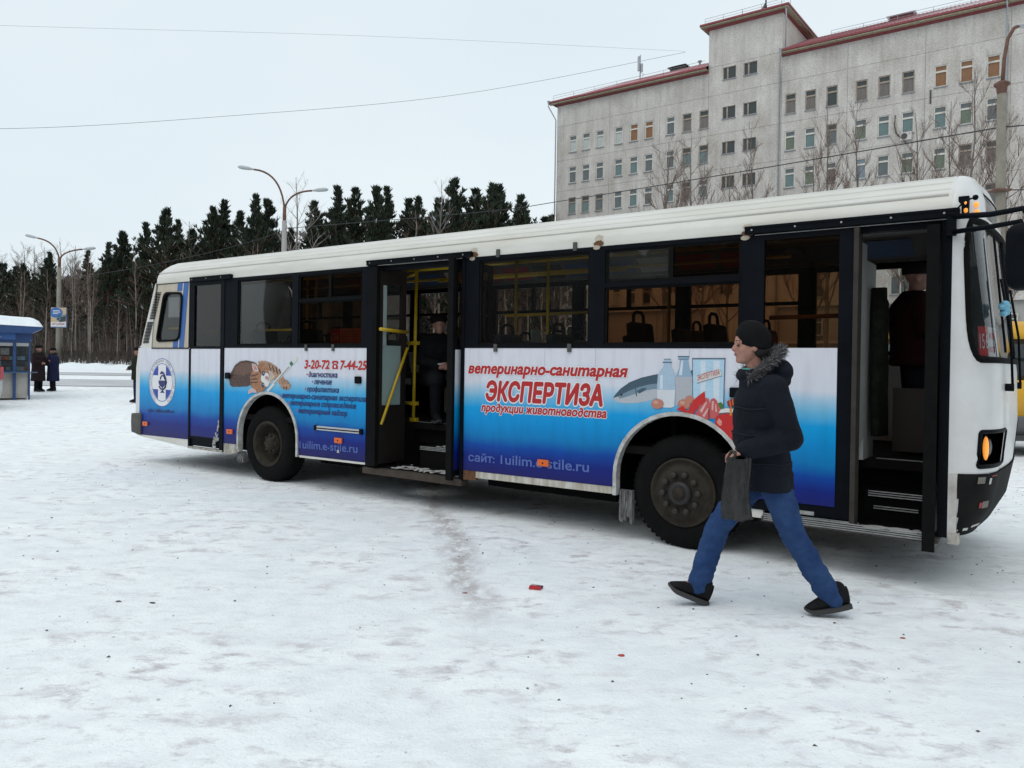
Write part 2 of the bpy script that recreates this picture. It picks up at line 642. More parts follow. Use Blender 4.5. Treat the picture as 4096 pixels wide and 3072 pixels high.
PANES = [M('pane_dark', (0.035, 0.045, 0.045), 0.08), M('pane_teal', (0.125, 0.185, 0.185), 0.12, var=0.15, vscale=2),
         M('pane_blind', (0.42, 0.45, 0.43), 0.15, var=0.1, vscale=3), M('pane_plywood', (0.22, 0.105, 0.045), 0.6, var=0.15, vscale=4),
         M('pane_curtain', (0.20, 0.165, 0.15), 0.14, col2=(0.09, 0.085, 0.08), vscale=3, stretch=(6, 1, 0.3)), M('pane_grey', (0.11, 0.13, 0.135), 0.1, var=0.2, vscale=2),
         M('pane_green', (0.13, 0.16, 0.115), 0.12, var=0.25, vscale=2), M('pane_blue', (0.17, 0.22, 0.26), 0.1, var=0.1)]
hosp = thing('hospital_building', 'long grey pebbledash hospital block with red roof and raised stair tower', 'building', (4.5181, 84.5588, 0), -phi)
W, H0 = 60.0, 24.23
narrow = [1.55, 3.2, 4.88, 7.1, 8.84, 10.52, 12.84, 14.58, 16.3, 24.45, 26.18, 27.98, 30.37, 32.14, 33.95, 36.3, 38.1, 39.92, 42.6, 44.4, 46.2, 48.5, 50.3, 52.1, 54.4, 56.2]
wide = [26.4, 29.9, 33.32, 37.2, 40.7, 44.2]
openings = []      # s0, s1, z0, z1, type
for s in narrow:
    for k in range(7):
        if k == 6 and s > 7:
            continue
        if s > 24 and k >= 4:
            continue
        openings.append((s, s + 0.93, H0 - 3.3 * k, H0 - 3.3 * k + 1.76, 'n', k))
for s in wide:
    for k in (4, 5, 6):
        openings.append((s, s + 1.57, H0 - 3.3 * k, H0 - 3.3 * k + 1.55, 'w', k))
for s in (18.6, 20.6):
    for k, z in enumerate((28.5, 24.81, 21.53, 18.30, 15.0, 11.7, 8.4)):
        openings.append((s, s + 1.25, z, z + 1.13, 't', k))
scuts = [0.0, 6.47, 12.15, 17.2, 24.1, 29.7, 35.65, 41.5, 47.4, 53.3, W]
zrows = [1.0] + [H0 - 3.3 * k - 0.75 for k in range(6, 0, -1)] + [H0 - 0.75, H0 + 2.95]
def wall_panel(s0, s1, z0, z1, name='wall_panel'):
    holes = [o for o in openings if o[0] < s1 and o[1] > s0 and o[2] < z1 and o[3] > z0]
    xs = sorted(set([s0, s1] + [min(max(v, s0), s1) for o in holes for v in (o[0], o[1])]))
    zs = sorted(set([z0, z1] + [min(max(v, z0), z1) for o in holes for v in (o[2], o[3])]))
    mb = MB()
    for i in range(len(xs) - 1):
        for j in range(len(zs) - 1):
            cx, cz = (xs[i] + xs[i + 1]) / 2, (zs[j] + zs[j + 1]) / 2
            if not any(o[0] < cx < o[1] and o[2] < cz < o[3] for o in holes):
                mb.quad((xs[i], 0, zs[j]), (xs[i + 1], 0, zs[j]), (xs[i + 1], 0, zs[j + 1]), (xs[i], 0, zs[j + 1]))
    for a, b, c, d, t, k in holes:
        a, b, c, d = max(a, s0), min(b, s1), max(c, z0), min(d, z1)
        mb.quad((a, 0, c), (a, 0.2, c), (a, 0.2, d), (a, 0, d))
        mb.quad((b, 0, c), (b, 0, d), (b, 0.2, d), (b, 0.2, c))
        mb.quad((a, 0, d), (a, 0.2, d), (b, 0.2, d), (b, 0, d))
        mb.quad((a, 0, c), (b, 0, c), (b, 0.2, c), (a, 0.2, c))
    for p, q in (((s0, z0), (s1, z0)), ((s1, z0), (s1, z1)), ((s1, z1), (s0, z1)), ((s0, z1), (s0, z0))):
        mb.quad((p[0], 0, p[1]), (p[0], 0.1, p[1]), (q[0], 0.1, q[1]), (q[0], 0, q[1]))
    return mb.build(name, WALL, hosp)
g = 0.012
for i in range(len(scuts) - 1):
    tw = (i == 3)
    rows = list(zrows) + ([29.42] if not tw else [29.9, 33.5])
    for j in range(len(rows) - 1):
        if rows[j] < 5 and scuts[i] > 6 and not tw:
            continue            # the dark glazed entrance storey
        wall_panel(scuts[i] + g, scuts[i + 1] - g, rows[j] + g, rows[j + 1] - g)
mb = MB()                       # the body behind the panels
mb.box(0.02, 17.2, 0.36, 14, 0.2, 29.4).box(24.1, W, 0.36, 14, 0.2, 29.4).box(17.2, 24.1, 0.36, 9, 0.2, 33.4)
mb.build('wall', M('wall_core', (0.40, 0.385, 0.37), 0.95), hosp)
mb = MB()
for s in scuts[1:-1]:
    mb.box(s - g, s + g, 0.05, 0.12, 1.0, 29.4)
for z in zrows[1:]:
    mb.box(0.02, W, 0.06, 0.11, z - g, z + g)
mb.build('joint_filler', JOINT, hosp)
wall_end = MB()
wall_end.box(-0.02, 0.0, 0.0, 14, 0.2, 29.4)
wall_end.build('end_wall', WALL, hosp)
# dark glazed entrance storey with slim white piers
mb = MB()
mb.box(6.2, W, 0.45, 0.5, 0.5, 6.3 + 0.0)
mb.build('entrance_glazing', PANES[0], hosp)
pier = MB().box(0, 0.35, 0.0, 0.40, 0.5, 3.7).mesh('pier', WALL)
for k in range(16):
    o = link('pier', pier, hosp)
    o.location = (6.6 + 3.4 * k, 0, 0)
MB().box(6.2, W, -0.9, 0.40, 3.70, 3.92).build('entrance_canopy', M('canopy_concrete', (0.42, 0.40, 0.38), 0.9, var=0.15), hosp)
# windows: frame > panes, sill
def frame_mesh(kind, mat):
    mb = MB()
    if kind == 'n':
        w, h, t = 0.93, 1.76, 0.09
        mb.box(0, t, 0.06, 0.18, 0, h).box(w - t, w, 0.06, 0.18, 0, h).box(t, w - t, 0.06, 0.18, 0, t).box(t, w - t, 0.06, 0.18, h - t, h)
        mb.box(t, w - t, 0.055, 0.18, 1.16, 1.30)
    elif kind == 't':
        w, h, t = 1.25, 1.13, 0.05
        mb.box(0, t, 0.06, 0.18, 0, h).box(w - t, w, 0.06, 0.18, 0, h).box(t, w - t, 0.06, 0.18, 0, t).box(t, w - t, 0.06, 0.18, h - t, h)
        mb.box(0.36, 0.50, 0.055, 0.18, t, h - t)
    else:
        w, h, t = 1.57, 1.55, 0.08
        mb.box(0, t, 0.06, 0.18, 0, h).box(w - t, w, 0.06, 0.18, 0, h).box(t, w - t, 0.06, 0.18, 0, t).box(t, w - t, 0.06, 0.18, h - t, h)
        mb.box(0.72, 0.81, 0.055, 0.18, t, h - t).box(0.81, w - t, 0.055, 0.18, 1.10, 1.17)
    return mb.mesh('window', mat)
FM = {(k, i): frame_mesh(k, m) for k in 'ntw' for i, m in enumerate((FRW, FRB))}
def pane_mesh(x0, x1, z0, z1, mat):
    return MB().box(x0, x1, 0.13, 0.15, z0, z1).mesh('pane', mat)
PD = {'n': ((0.09, 0.84, 0.09, 1.16), (0.09, 0.84, 1.30, 1.67)), 't': ((0.05, 0.36, 0.05, 1.08), (0.50, 1.20, 0.05, 1.08)), 'w': ((0.08, 0.72, 0.08, 1.47), (0.81, 1.49, 0.08, 1.10), (0.81, 1.49, 1.17, 1.47))}
PM = {(k, j, i): pane_mesh(*PD[k][j], m) for k in 'ntw' for j in range(len(PD[k])) for i, m in enumerate(PANES)}
SM = {k: MB().box(-0.04, w + 0.04, -0.10, 0.20, -0.07, 0.0).mesh('sill', SILL) for k, w in (('n', 0.93), ('t', 1.25), ('w', 1.57))}
known = {(0, 0): (2, 0), (1, 0): (2, 0), (2, 0): (2, 0), (3, 0): (2, 0), (4, 0): (3, 0), (5, 0): (3, 0), (6, 0): (5, 0), (7, 0): (4, 1), (8, 0): (4, 1),
         (0, 1): (5, 0), (1, 1): (5, 0), (2, 1): (5, 0), (3, 1): (1, 0), (4, 1): (1, 0), (5, 1): (5, 0), (6, 1): (5, 0), (7, 1): (1, 1), (8, 1): (1, 1),
         (0, 2): (1, 1), (1, 2): (1, 1), (2, 2): (5, 1), (3, 2): (5, 0), (4, 2): (1, 0), (5, 2): (5, 0), (6, 2): (1, 0), (7, 2): (4, 1), (8, 2): (1, 0),
         (9, 0): (4, 1), (10, 0): (4, 1), (11, 0): (0, 1), (12, 0): (4, 1), (13, 0): (4, 1), (14, 0): (4, 1), (15, 0): (3, 0), (16, 0): (3, 0), (17, 0): (3, 0),
         (9, 1): (6, 0), (10, 1): (1, 0), (11, 1): (5, 1), (12, 1): (6, 0), (13, 1): (1, 0), (14, 1): (1, 0), (15, 1): (1, 0), (16, 1): (6, 0), (17, 1): (5, 0),
         (9, 2): (1, 0), (10, 2): (6, 0), (11, 2): (4, 0), (12, 2): (7, 0), (13, 2): (5, 0), (14, 2): (6, 0), (15, 2): (6, 0), (16, 2): (4, 1), (17, 2): (4, 1)}
rw = random.Random(11)
WINL = {3: 'window with a plywood-boarded pane', 1: 'window with a pale green blind'}
for s0, s1, z0, z1, t, k in openings:
    if t == 'n':
        pi_, fi = known.get((narrow.index(s0), k), (rw.choice((0, 1, 2, 4, 5)), rw.choice((0, 0, 1))))
    else:
        pi_, fi = (0, 1) if t == 't' else (5, 0)
    wo = link('window', FM[(t, fi)], hosp, WINL.get(pi_))
    wo.location = (s0, 0, z0)
    for j in range(len(PD[t])):
        pj = pi_
        if j == 1 and t == 'n' and pi_ not in (3, 7):
            pj = 0 if fi else 5
        link('pane', PM[(t, j, pj)], wo)
    link('sill', SM[t], wo)
# roofs
def roof(parts, name, label):
    mb = MB()
    parts(mb)
    return mb
E3, OV = 29.42, 0.7
def roof_snow():
    m = M('red_roofing_with_snow', (0.26, 0.045, 0.055), 0.55)
    nt = m.node_tree
    b = nt.nodes['Principled BSDF']
    tc = nt.nodes.new('ShaderNodeTexCoord')
    sx = nt.nodes.new('ShaderNodeSeparateXYZ')
    nt.links.new(tc.outputs['Object'], sx.inputs[0])
    mp = nt.nodes.new('ShaderNodeMapping')
    mp.inputs['Scale'].default_value = (0.25, 1.6, 1)
    nt.links.new(tc.outputs['Object'], mp.inputs[0])
    no = nt.nodes.new('ShaderNodeTexNoise')
    no.inputs['Scale'].default_value = 1.0
    no.inputs['Detail'].default_value = 6
    nt.links.new(mp.outputs[0], no.inputs['Vector'])
    a = nt.nodes.new('ShaderNodeMapRange')
    a.inputs['From Min'].default_value, a.inputs['From Max'].default_value = -0.7, 6.0
    a.inputs['To Min'].default_value, a.inputs['To Max'].default_value = 0.10, -0.06
    nt.links.new(sx.outputs['Y'], a.inputs['Value'])
    ad = nt.nodes.new('ShaderNodeMath')
    ad.operation = 'ADD'
    nt.links.new(no.outputs['Fac'], ad.inputs[0])
    nt.links.new(a.outputs[0], ad.inputs[1])
    a2 = nt.nodes.new('ShaderNodeMapRange')
    a2.inputs['From Min'].default_value, a2.inputs['From Max'].default_value = 17, 30
    a2.inputs['To Min'].default_value, a2.inputs['To Max'].default_value = -0.07, 0.10
    nt.links.new(sx.outputs['X'], a2.inputs['Value'])
    ad2 = nt.nodes.new('ShaderNodeMath')
    ad2.operation = 'ADD'
    nt.links.new(ad.outputs[0], ad2.inputs[0])
    nt.links.new(a2.outputs[0], ad2.inputs[1])
    rp = nt.nodes.new('ShaderNodeValToRGB')
    rp.color_ramp.elements[0].position, rp.color_ramp.elements[1].position = 0.53, 0.60
    rp.color_ramp.elements[0].color = (0.25, 0.045, 0.055, 1)
    rp.color_ramp.elements[1].color = (0.75, 0.76, 0.79, 1)
    nt.links.new(ad2.outputs[0], rp.inputs[0])
    nt.links.new(rp.outputs[0], b.inputs['Base Color'])
    return m
RSNOW = roof_snow()
ez, rz_ = 29.86, 33.3
mb = MB()
mb.add([(-OV, -OV, ez), (17.19, -OV, ez), (17.19, 7, rz_), (4.4, 7, rz_), (-OV, 14.7, ez), (17.19, 14.7, ez)], [(0, 1, 2, 3), (0, 3, 4), (3, 2, 5, 4)])
mb.build('roof', RSNOW, hosp)
mb = MB()
mb.add([(24.11, -OV, ez), (W + OV, -OV, ez), (W - 4.4, 7, rz_), (24.11, 7, rz_), (W + OV, 14.7, ez), (24.11, 14.7, ez)], [(0, 1, 2, 3), (1, 4, 2), (3, 2, 4, 5)])
rr_ = mb.build('roof', RSNOW, hosp)
seam = MB().add([(-0.02, -OV, ez + .001), (0.02, -OV, ez + .001), (0.02, 7, rz_ + .001), (-0.02, 7, rz_ + .001), (0, -OV, ez + 0.05), (0, 7, rz_ + 0.05)], [(0, 4, 5, 3), (1, 2, 5, 4)])
mb = MB()
for k in range(110):
    x = 24.4 + k * 0.31
    mb.add([(x - 0.02, -OV, ez), (x + 0.02, -OV, ez), (x, -OV, ez + 0.05), (x - 0.02, 6.9, rz_ - .04), (x + 0.02, 6.9, rz_ - .04), (x, 6.9, rz_ + 0.01)], [(0, 2, 5, 3), (1, 4, 5, 2)])
sobj = mb.build('roof_seams', RED, hosp)
sobj['kind'] = 'stuff'
for x0, x1 in ((-OV, 17.19), (24.11, W + OV)):
    MB().box(x0, x1, -OV - 0.03, -OV + 0.03, ez - 0.16, ez + 0.02).build('fascia', RED, hosp)
    MB().box(x0, x1, -OV + 0.03, -0.25, ez - 0.30, ez - 0.20).build('soffit', SOFFIT, hosp)
    MB().box(x0 if x0 > 0 else -0.03, x1, -0.25, 0.05, E3, ez - 0.30 - 0.003).build('cornice', RED, hosp)
MB().box(-OV - 0.03, -OV + 0.03, -OV + .031, 14.7, ez - 0.16, ez + 0.02).build('fascia', RED, hosp)
# stair tower head
tz = 33.9
mb = MB()
mb.add([(16.5, -OV, tz), (24.8, -OV, tz), (24.8, 9.7, tz), (16.5, 9.7, tz), (20.6, 4.5, tz + 0.9)], [(0, 1, 4), (1, 2, 4), (2, 3, 4), (3, 0, 4), (0, 3, 2, 1)])
mb.build('roof', RED, hosp)
mb = MB()
mb.box(16.5, 24.8, -OV - 0.03, -OV + 0.03, tz - 0.17, tz - .003).box(16.47, 16.53, -OV + .031, 9.7, tz - 0.17, tz - .003).box(24.77, 24.83, -OV + .031, 9.7, tz - 0.17, tz - .003)
mb.build('fascia', RED, hosp)
MB().box(16.54, 24.76, -OV + 0.04, 9.6, tz - 0.30, tz - 0.20).build('soffit', SOFFIT, hosp)
MB().box(17.0, 24.3, -0.28, 0.1, 33.42, tz - 0.303).build('cornice', RED, hosp)
MB().box(24.1, 24.3, 0.1, 9.2, 33.42, tz - 0.303).build('cornice', RED, hosp)
MB().box(24.1, 24.13, 0.0, 9, 29.4, 33.42).build('tower_side_wall', M('tower_render', (0.55, 0.50, 0.45), 0.9, var=0.1, vscale=1.2), hosp)
MB().box(17.17, 17.2, 0.0, 9, 29.4, 33.42).build('tower_side_wall', MATS['tower_render'], hosp)
# drain pipes
for x, zt, kx in ((-0.12, 29.5, -0.55), (23.95, 29.6, 0.25), (41.25, 29.7, 0.0)):
    mb = MB()
    mb.tube([(x + kx, -OV - .08, ez - 0.1), (x + kx, -OV - .08, ez - 0.55), (x, -0.14, ez - 1.9), (x, -0.14, 1.2)], 0.07, 8)
    mb.lathe([(0.07, -.12), (.15, .05), (.16, .18)], 8, 'z', (x + kx, -OV - .08, ez - 0.1))
    mb.build('drain_pipe', GALV, hosp)
mb = MB()
mb.tube([(24.55, -0.6, 33.75), (24.45, -0.14, 32.9), (24.4, -0.1, 29.9)], 0.07, 8)
mb.build('drain_pipe', GALV, hosp)
# roof rails, vents, masts
def rail(x0, x1, y, z, step):
    mb = MB()
    x = x0
    while x < x1:
        mb.tube([(x, y, z), (x, y, z + 0.55)], 0.02, 4)
        x += step
    mb.tube([(x0, y, z + 0.55), (x1, y, z + 0.55)], 0.018, 4)
    mb.tube([(x0, y, z + 0.30), (x1, y, z + 0.30)], 0.015, 4)
    mb.build('roof_railing', M('rail_grey', (0.30, 0.31, 0.32), 0.6), hosp)
rail(-0.3, 17, -0.45, ez + 0.1, 2.6)
rail(16.9, 24.4, -0.4, tz + 0.02, 1.8)
rail(27, 59, 4.8, ez + 2.35, 2.8)
DK = M('dark_metal', (0.06, 0.06, 0.065), 0.5, 0.3)
def vent(x, w, red):
    mb = MB()
    z = 33.1
    mb.mat(0).box(x, x + w, 6.6, 7.6, z - 0.5, z + 0.35)
    mb.mat(1).add([(x - .25, 6.3, z + .38), (x + w + .25, 6.3, z + .38), (x + w + .25, 7.9, z + .38), (x - .25, 7.9, z + .38), (x + .3, 7.1, z + .75), (x + w - .3, 7.1, z + .75)],
                  [(0, 1, 5, 4), (1, 2, 5), (2, 3, 4, 5), (3, 0, 4), (0, 3, 2, 1)])
    mb.build('roof_vent', [RED if red else DK, DK if not red else SNOWC], hosp)
vent(10.0, 1.7, False)
vent(31.6, 1.9, True)
mb = MB()
for k in range(7):
    mb.box(31.62 + k * .29, 31.68 + k * .29, 6.56, 6.6, 32.7, 33.44)
mb.build('vent_bars', DK, hosp)
MB().lathe([(0.1, 32.6), (.1, 33.5), (.25, 33.62), (.25, 33.68), (.03, 33.8)], 8, 'z', (13.2, 7, 0)).build('chimney_pipe', GALV, hosp)
mb = MB()
mb.tube([(6.3, 6.8, 33.0), (6.3, 6.8, 35.8)], 0.06, 6)
mb.box(6.1, 6.35, 6.55, 6.7, 34.0, 35.6).box(6.4, 6.62, 6.7, 6.85, 33.9, 34.8)
mb.tube([(6.3, 6.8, 33.9), (6.75, 6.8, 33.6), (6.45, 6.8, 33.1)], 0.03, 5)
mb.build('aerial', GALV, hosp)
mb = MB()
for a in range(6):
    mb.tube([(21.9 + .5 * math.cos(a), 1 + .5 * math.sin(a), tz), (22.2, 1, tz + 1.3)], 0.045, 5)
mb.tube([(22.2, 1, tz + .6), (22.2, 1, tz + 4)], 0.07, 6)
mb.build('aerial', DK, hosp)
MB().tube([(23.8, 3, 34.4), (23.8, 3, 38.5)], 0.025, 5).build('aerial', GALV, hosp)
MB().tube([(20.0, 1, 34.0), (20.0, 1, 35.1)], 0.02, 5).build('aerial', GALV, hosp)
# air conditioner with its hose
mb = MB()
mb.mat(0).box(33.95, 34.78, -0.38, -0.05, 20.3, 20.93)
mb.mat(1).lathe([(0.24, -0.395), (0.24, -0.375)], 16, 'y', (34.25, 0, 20.61))
mb.mat(2).box(34.6, 34.68, -0.39, -0.37, 20.74, 20.82)
mb.build('air_conditioner', [M('ac_white', (0.52, 0.51, 0.48), 0.5), DK, M('red_paint', (0.45, 0.03, 0.03), 0.5)], hosp)
MB().tube([(33.95, -0.1, 20.6), (33.6, -0.1, 21.0), (33.45, -0.1, 21.7), (33.5, -0.1, 22.5)], 0.05, 6).build('hose', DK, hosp)
MB().box(36.0, 36.12, -0.06, 0.0, 23.0, 24.1).build('cable_duct', DK, hosp)

# ------------------------------------------------------------------ trees
BARK = M('birch_bark', (0.26, 0.225, 0.19), 0.9, col2=(0.10, 0.085, 0.075), vscale=6, stretch=(1, 1, 4))
BARKW = M('white_birch_bark', (0.27, 0.235, 0.19), 0.9, col2=(0.14, 0.12, 0.10), vscale=5, stretch=(1, 1, 4))
TWIG = M('bare_twigs', (0.135, 0.085, 0.068), 0.95)
TWIGP = M('frosted_twigs', (0.33, 0.29, 0.28), 0.95)
PBARK = M('pine_bark', (0.15, 0.085, 0.055), 0.95, var=0.4, vscale=4)
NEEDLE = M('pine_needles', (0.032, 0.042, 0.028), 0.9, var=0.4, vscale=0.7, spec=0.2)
NEEDLE2 = M('pine_needles_pale', (0.060, 0.072, 0.048), 0.9, var=0.3, vscale=1.0, spec=0.2)  # paler needle tone, mixed in at random among the tufts
NSNOW = M('snow_on_needles', (0.55, 0.58, 0.60), 0.9)

def bare_meshes(seed, twig, bark, levels=1.0, lo=0.22, up=0.9, spreadf=0.30):
    """unit-height leafless tree: trunk mesh, crown mesh"""
    r = random.Random(seed)
    tr, cr = MB(), MB()
    pts = [Vector((0, 0, 0))]
    x = y = 0
    for i in range(1, 10):
        x += r.uniform(-.009, .009)
        y += r.uniform(-.009, .009)
        pts.append(Vector((x, y, i / 9)))
    tr.tube(pts, 0.0115, 6, 0.0012)
    def trunk_at(t):
        i = min(8, int(t * 9))
        return pts[i].lerp(pts[i + 1], t * 9 - i)
    def shoot(p, d, L, rad, lev):
        n = 4 if lev == 0 else 3
        q = [p]
        dd = d.copy()
        for i in range(n):
            dd = (dd + Vector((r.uniform(-.16, .16), r.uniform(-.16, .16), r.uniform(-.02, .20) * up))).normalized()
            q.append(q[-1] + dd * (L / n))
        cr.tube(q, rad, 4 if lev == 0 else 3, rad * .3)
        if lev < 2:
            for k in range(int((7 if lev == 0 else 4) * levels)):
                t = r.uniform(.25, 1.0) * n
                i = min(n - 1, int(t))
                b = q[i].lerp(q[i + 1], t - i)
                e = (q[i + 1] - q[i]).normalized()
                s = Vector((r.uniform(-1, 1), r.uniform(-1, 1), r.uniform(-.3, .8)))
                shoot(b, (e + s * .75).normalized(), L * r.uniform(.3, .55) * (1.15 - .3 * t / n), rad * .45, lev + 1)
    nb = 24
    for i in range(nb):
        t = lo + (0.97 - lo) * (i + r.random()) / nb
        a = i * 2.4 + r.uniform(-.5, .5)
        el = R(r.uniform(25, 60))
        d = Vector((math.cos(a) * math.cos(el), math.sin(a) * math.cos(el), math.sin(el)))
        L = spreadf * (1 - t) ** .65 * r.uniform(.6, 1.15) + .03
        shoot(trunk_at(t), d, L, .0045 * (1.15 - t), 0)
    return tr.mesh('trunk', bark), cr.mesh('crown', twig)
def pine_meshes(seed, wid=0.17, lo=0.25, lean=0.0):
    r = random.Random(seed)
    tr, cr = MB(), MB()
    tr.tube([(0, 0, 0), (.004, .003, .35), (-.003, 0, .7), (0, 0, .99)], .014, 6, .002)
    def tuft(p, d, s):
        for k in range(5):
            v = (d + Vector((r.uniform(-1, 1), r.uniform(-1, 1), r.uniform(-.3, 1.1))) * .8).normalized()
            u = v.cross(Vector((r.uniform(-1, 1), r.uniform(-1, 1), r.uniform(-1, 1)))).normalized() * (s * .22)
            q = r.random()
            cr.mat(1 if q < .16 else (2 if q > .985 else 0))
            cr.add([p - u, p + u, p + v * s * r.uniform(.8, 1.5) + u * .2, p + v * s - u * .3], [(0, 1, 2, 3)])
    lev = 36
    for i in range(lev):
        t = lo + (1 - lo) * (i + r.random() * .8) / lev
        q = (t - lo) / (1 - lo)
        prof = (1 - q) ** 1.05 * min(1, .68 + 1.8 * q) * (1 + .14 * math.sin(13 * q + seed)) + .008
        nb = 8 if q < .8 else 5
        for k in range(nb):
            if r.random() < .12:
                continue
            a = r.uniform(0, 2 * pi)
            L = wid * prof * (r.uniform(.35, 1.0) if r.random() < .7 else r.uniform(.95, 1.45))
            el = R(r.uniform(0, 30) + 35 * q)
            d = Vector((math.cos(a) * math.cos(el) + lean * .2, math.sin(a) * math.cos(el), math.sin(el)))
            b = Vector((0, 0, t))
            cr.mat(3)
            cr.tube([b, b + d * L], .003, 3, .001)
            for m_ in range(9):
                w = r.uniform(.2, 1.08) ** .8
                p = b + d * (L * w) + Vector((r.uniform(-1, 1), r.uniform(-1, 1), r.uniform(-.5, 1))) * .009
                tuft(p, (d + Vector((0, 0, .9))).normalized(), .021 * r.uniform(.6, 1.5))
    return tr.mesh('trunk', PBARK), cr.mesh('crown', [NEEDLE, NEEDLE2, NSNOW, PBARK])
PINES = [pine_meshes(s, w, lo) for s, w, lo in ((1, .30, .18), (2, .34, .22), (3, .27, .16), (4, .33, .28), (5, .36, .32))]
BARES = [bare_meshes(s, M('street_tree_twigs', (0.19, 0.135, 0.112), 0.95), BARK, 1.5, lo, .9, sp) for s, lo, sp in ((21, .22, .30), (22, .30, .24), (23, .18, .34))]
BAREW = [bare_meshes(s, TWIGP, BARK, .9, lo, .7, sp) for s, lo, sp in ((31, .3, .28), (32, .35, .24))]
BIRCH = [bare_meshes(s, TWIG, BARKW, .6, lo, .9, sp) for s, lo, sp in ((41, .4, .22), (42, .45, .18), (43, .38, .26))]
def tree(name, label, x, y, h, kit, rz, fat=1.0, group=None, sink=0.1):
    t = thing(name, label, 'tree', (x, y, terrain(x, y) - sink), rz, group)
    t.scale = (h * fat, h * fat, h)
    link('trunk', kit[0], t)
    link('crown', kit[1], t)
    return t
rt = random.Random(8)
pines = [(-43.97, 74, 9.67), (-36.1, 72, 11.53), (-33.08, 70, 12.17), (-29.4, 66, 12.71), (-31.81, 74, 12.84), (-26.26, 68, 13.25), (-26.79, 72, 14.4), (-23.14, 66, 12.65), (-21.16, 64, 13.48), (-22.14, 70, 14.28), (-16.92, 66, 13.6), (-14.94, 66, 14.65), (-14.27, 70, 15.52), (-11.38, 64, 14.5), (-11.45, 70, 15.44), (-10.25, 76, 15.63), (-8.41, 68, 14.45), (-7.07, 72, 15.08), (-5.09, 66, 15.54), (-3.48, 70, 15.6), (-1.88, 66, 15.2), (-1.41, 72, 16.23), (0.56, 66, 14.3), (2.82, 72, 13.5), (-35.3, 68, 9.97), (-32.18, 78, 12.65), (-22.8, 80, 13.08), (-20.46, 84, 14.0)]
PL = {0: 'small dark pine rising behind the first street lamp', 3: 'tall pine with a forked top left of the bus roof corner', 8: 'broad dark pine just left of the middle street lamp',
      10: 'pine standing right behind the bare larch', 13: 'pine with twin tops above the middle bus door', 18: 'tallest open-crowned pine beside the thin bare tree',
      20: 'dense broad pine second from the hospital corner', 22: 'last full pine before the hospital corner', 23: 'tip of a pine just showing over the bus roof by the hospital'}
ORD = ['first', 'second', 'third', 'fourth', 'fifth', 'sixth', 'seventh', 'eighth', 'ninth', 'tenth', 'eleventh', 'twelfth', 'thirteenth', 'fourteenth', 'fifteenth', 'sixteenth', 'seventeenth', 'eighteenth', 'nineteenth', 'twentieth'] + ['twenty-' + w for w in ('first', 'second', 'third', 'fourth', 'fifth', 'sixth', 'seventh', 'eighth')]
rank = {i: k for k, i in enumerate(sorted(range(len(pines)), key=lambda i: pines[i][0] / pines[i][1]))}
for i, (x, y, h) in enumerate(pines):
    tree('pine_tree', PL.get(i, 'dark pine, %s from the left in the row of pines above the bus' % ORD[rank[i]]), x, y, h + .1, PINES[(0, 1, 2, 1, 0, 3, 0, 2, 0, 1, 2, 0, 2, 2, 0, 3, 2, 2, 1, 2, 4, 1, 3, 2, 0, 1, 0, 3)[i]], i * 1.7, rt.uniform(.9, 1.1), 'pines of the wood')
for i in range(42):          # the rest of the wood, row behind row
    x = -66 + i * 1.75 + rt.uniform(-1, 1)
    y = rt.uniform(76, 92)
    lim = 10.5 + 4.7 * min(1, max(0, (x * 72 / y + 40) / 26))
    tree('pine_tree', 'dark pine deep inside the wood', x, y, lim * (y / 74) * rt.uniform(.78, .92), PINES[i % 5], i * 2.1, rt.uniform(.9, 1.2), 'pines deep in the wood')
tree('bare_larch', 'tall bare larch standing above the pines beside the street lamp', -16.81, 62, 14.9, BAREW[0], .4, 1.15)
tree('bare_tree', 'thin bare tree with a tuft top between two pines', -5.96, 64, 15.4, BAREW[1], 1.2, .8)
tree('bare_tree', 'pale forked bare birch in front of the dark pines', -7.16, 58, 11.8, BIRCH[2], 2.0, 1.4)
for i, (x, y, h) in enumerate([(-51.79, 90, 13.0), (-58.58, 95, 10.45), (-62.08, 95, 11.24), (-56.34, 88, 9.01), (-51.55, 92, 11.08), (-29.1, 70, 12.6), (-47.5, 86, 10.5), (-66, 92, 9.8), (-60, 84, 8.0), (-40.5, 84, 11.0)]):
    tree('bare_tree', 'frosted bare tree, number %s of the pale ones on the left skyline' % ORD[i], x, y, h, BAREW[i % 2], i * 1.1, 1.2, 'frosted bare trees on the left skyline')
for i in range(44):
    x = -80 + i * 1.15 + rt.uniform(-.5, .5)
    y = rt.uniform(82, 95)
    tree('bare_tree', 'bare tree among the pines deep in the left part of the wood', x, y, rt.uniform(9.5, 12.5), (BAREW + BARES)[i % 5], i * 1.4, rt.uniform(.8, 1.3), 'bare trees deep in the wood')
# thin birches along the edge of the wood
for i, (x, y, h) in enumerate([(-33.48, 56, 6.9), (-31.68, 56, 7.5), (-30.93, 57, 8.5), (-30.33, 56, 8.2), (-31.22, 58, 7.3), (-28.41, 56, 5.2), (-27.95, 56.5, 4.2), (-27.53, 57, 8.4), (-32.4, 58, 8.6), (-34.6, 60, 8.0), (-36.5, 58, 7.0), (-38, 60, 7.5)]):
    tree('young_birch', {0: 'crooked young birch by the lamp post sign', 5: 'short pale birch stem left of the bus tail'}.get(i, 'thin birch stem, %s of those along the wood edge at left' % ORD[i]), x, y, h, BIRCH[i % 3], i * .9, .75, 'thin birches at the wood edge')
for i in range(26):
    x = -21 + i * 1.05 + rt.uniform(-.4, .4)
    y = rt.uniform(48, 62)
    tree('young_birch', 'white birch seen through the bus windows', x, y, rt.uniform(7.0, 8.6), BIRCH[i % 3], i * 1.3, rt.uniform(.8, 1.2), 'birches behind the bus')
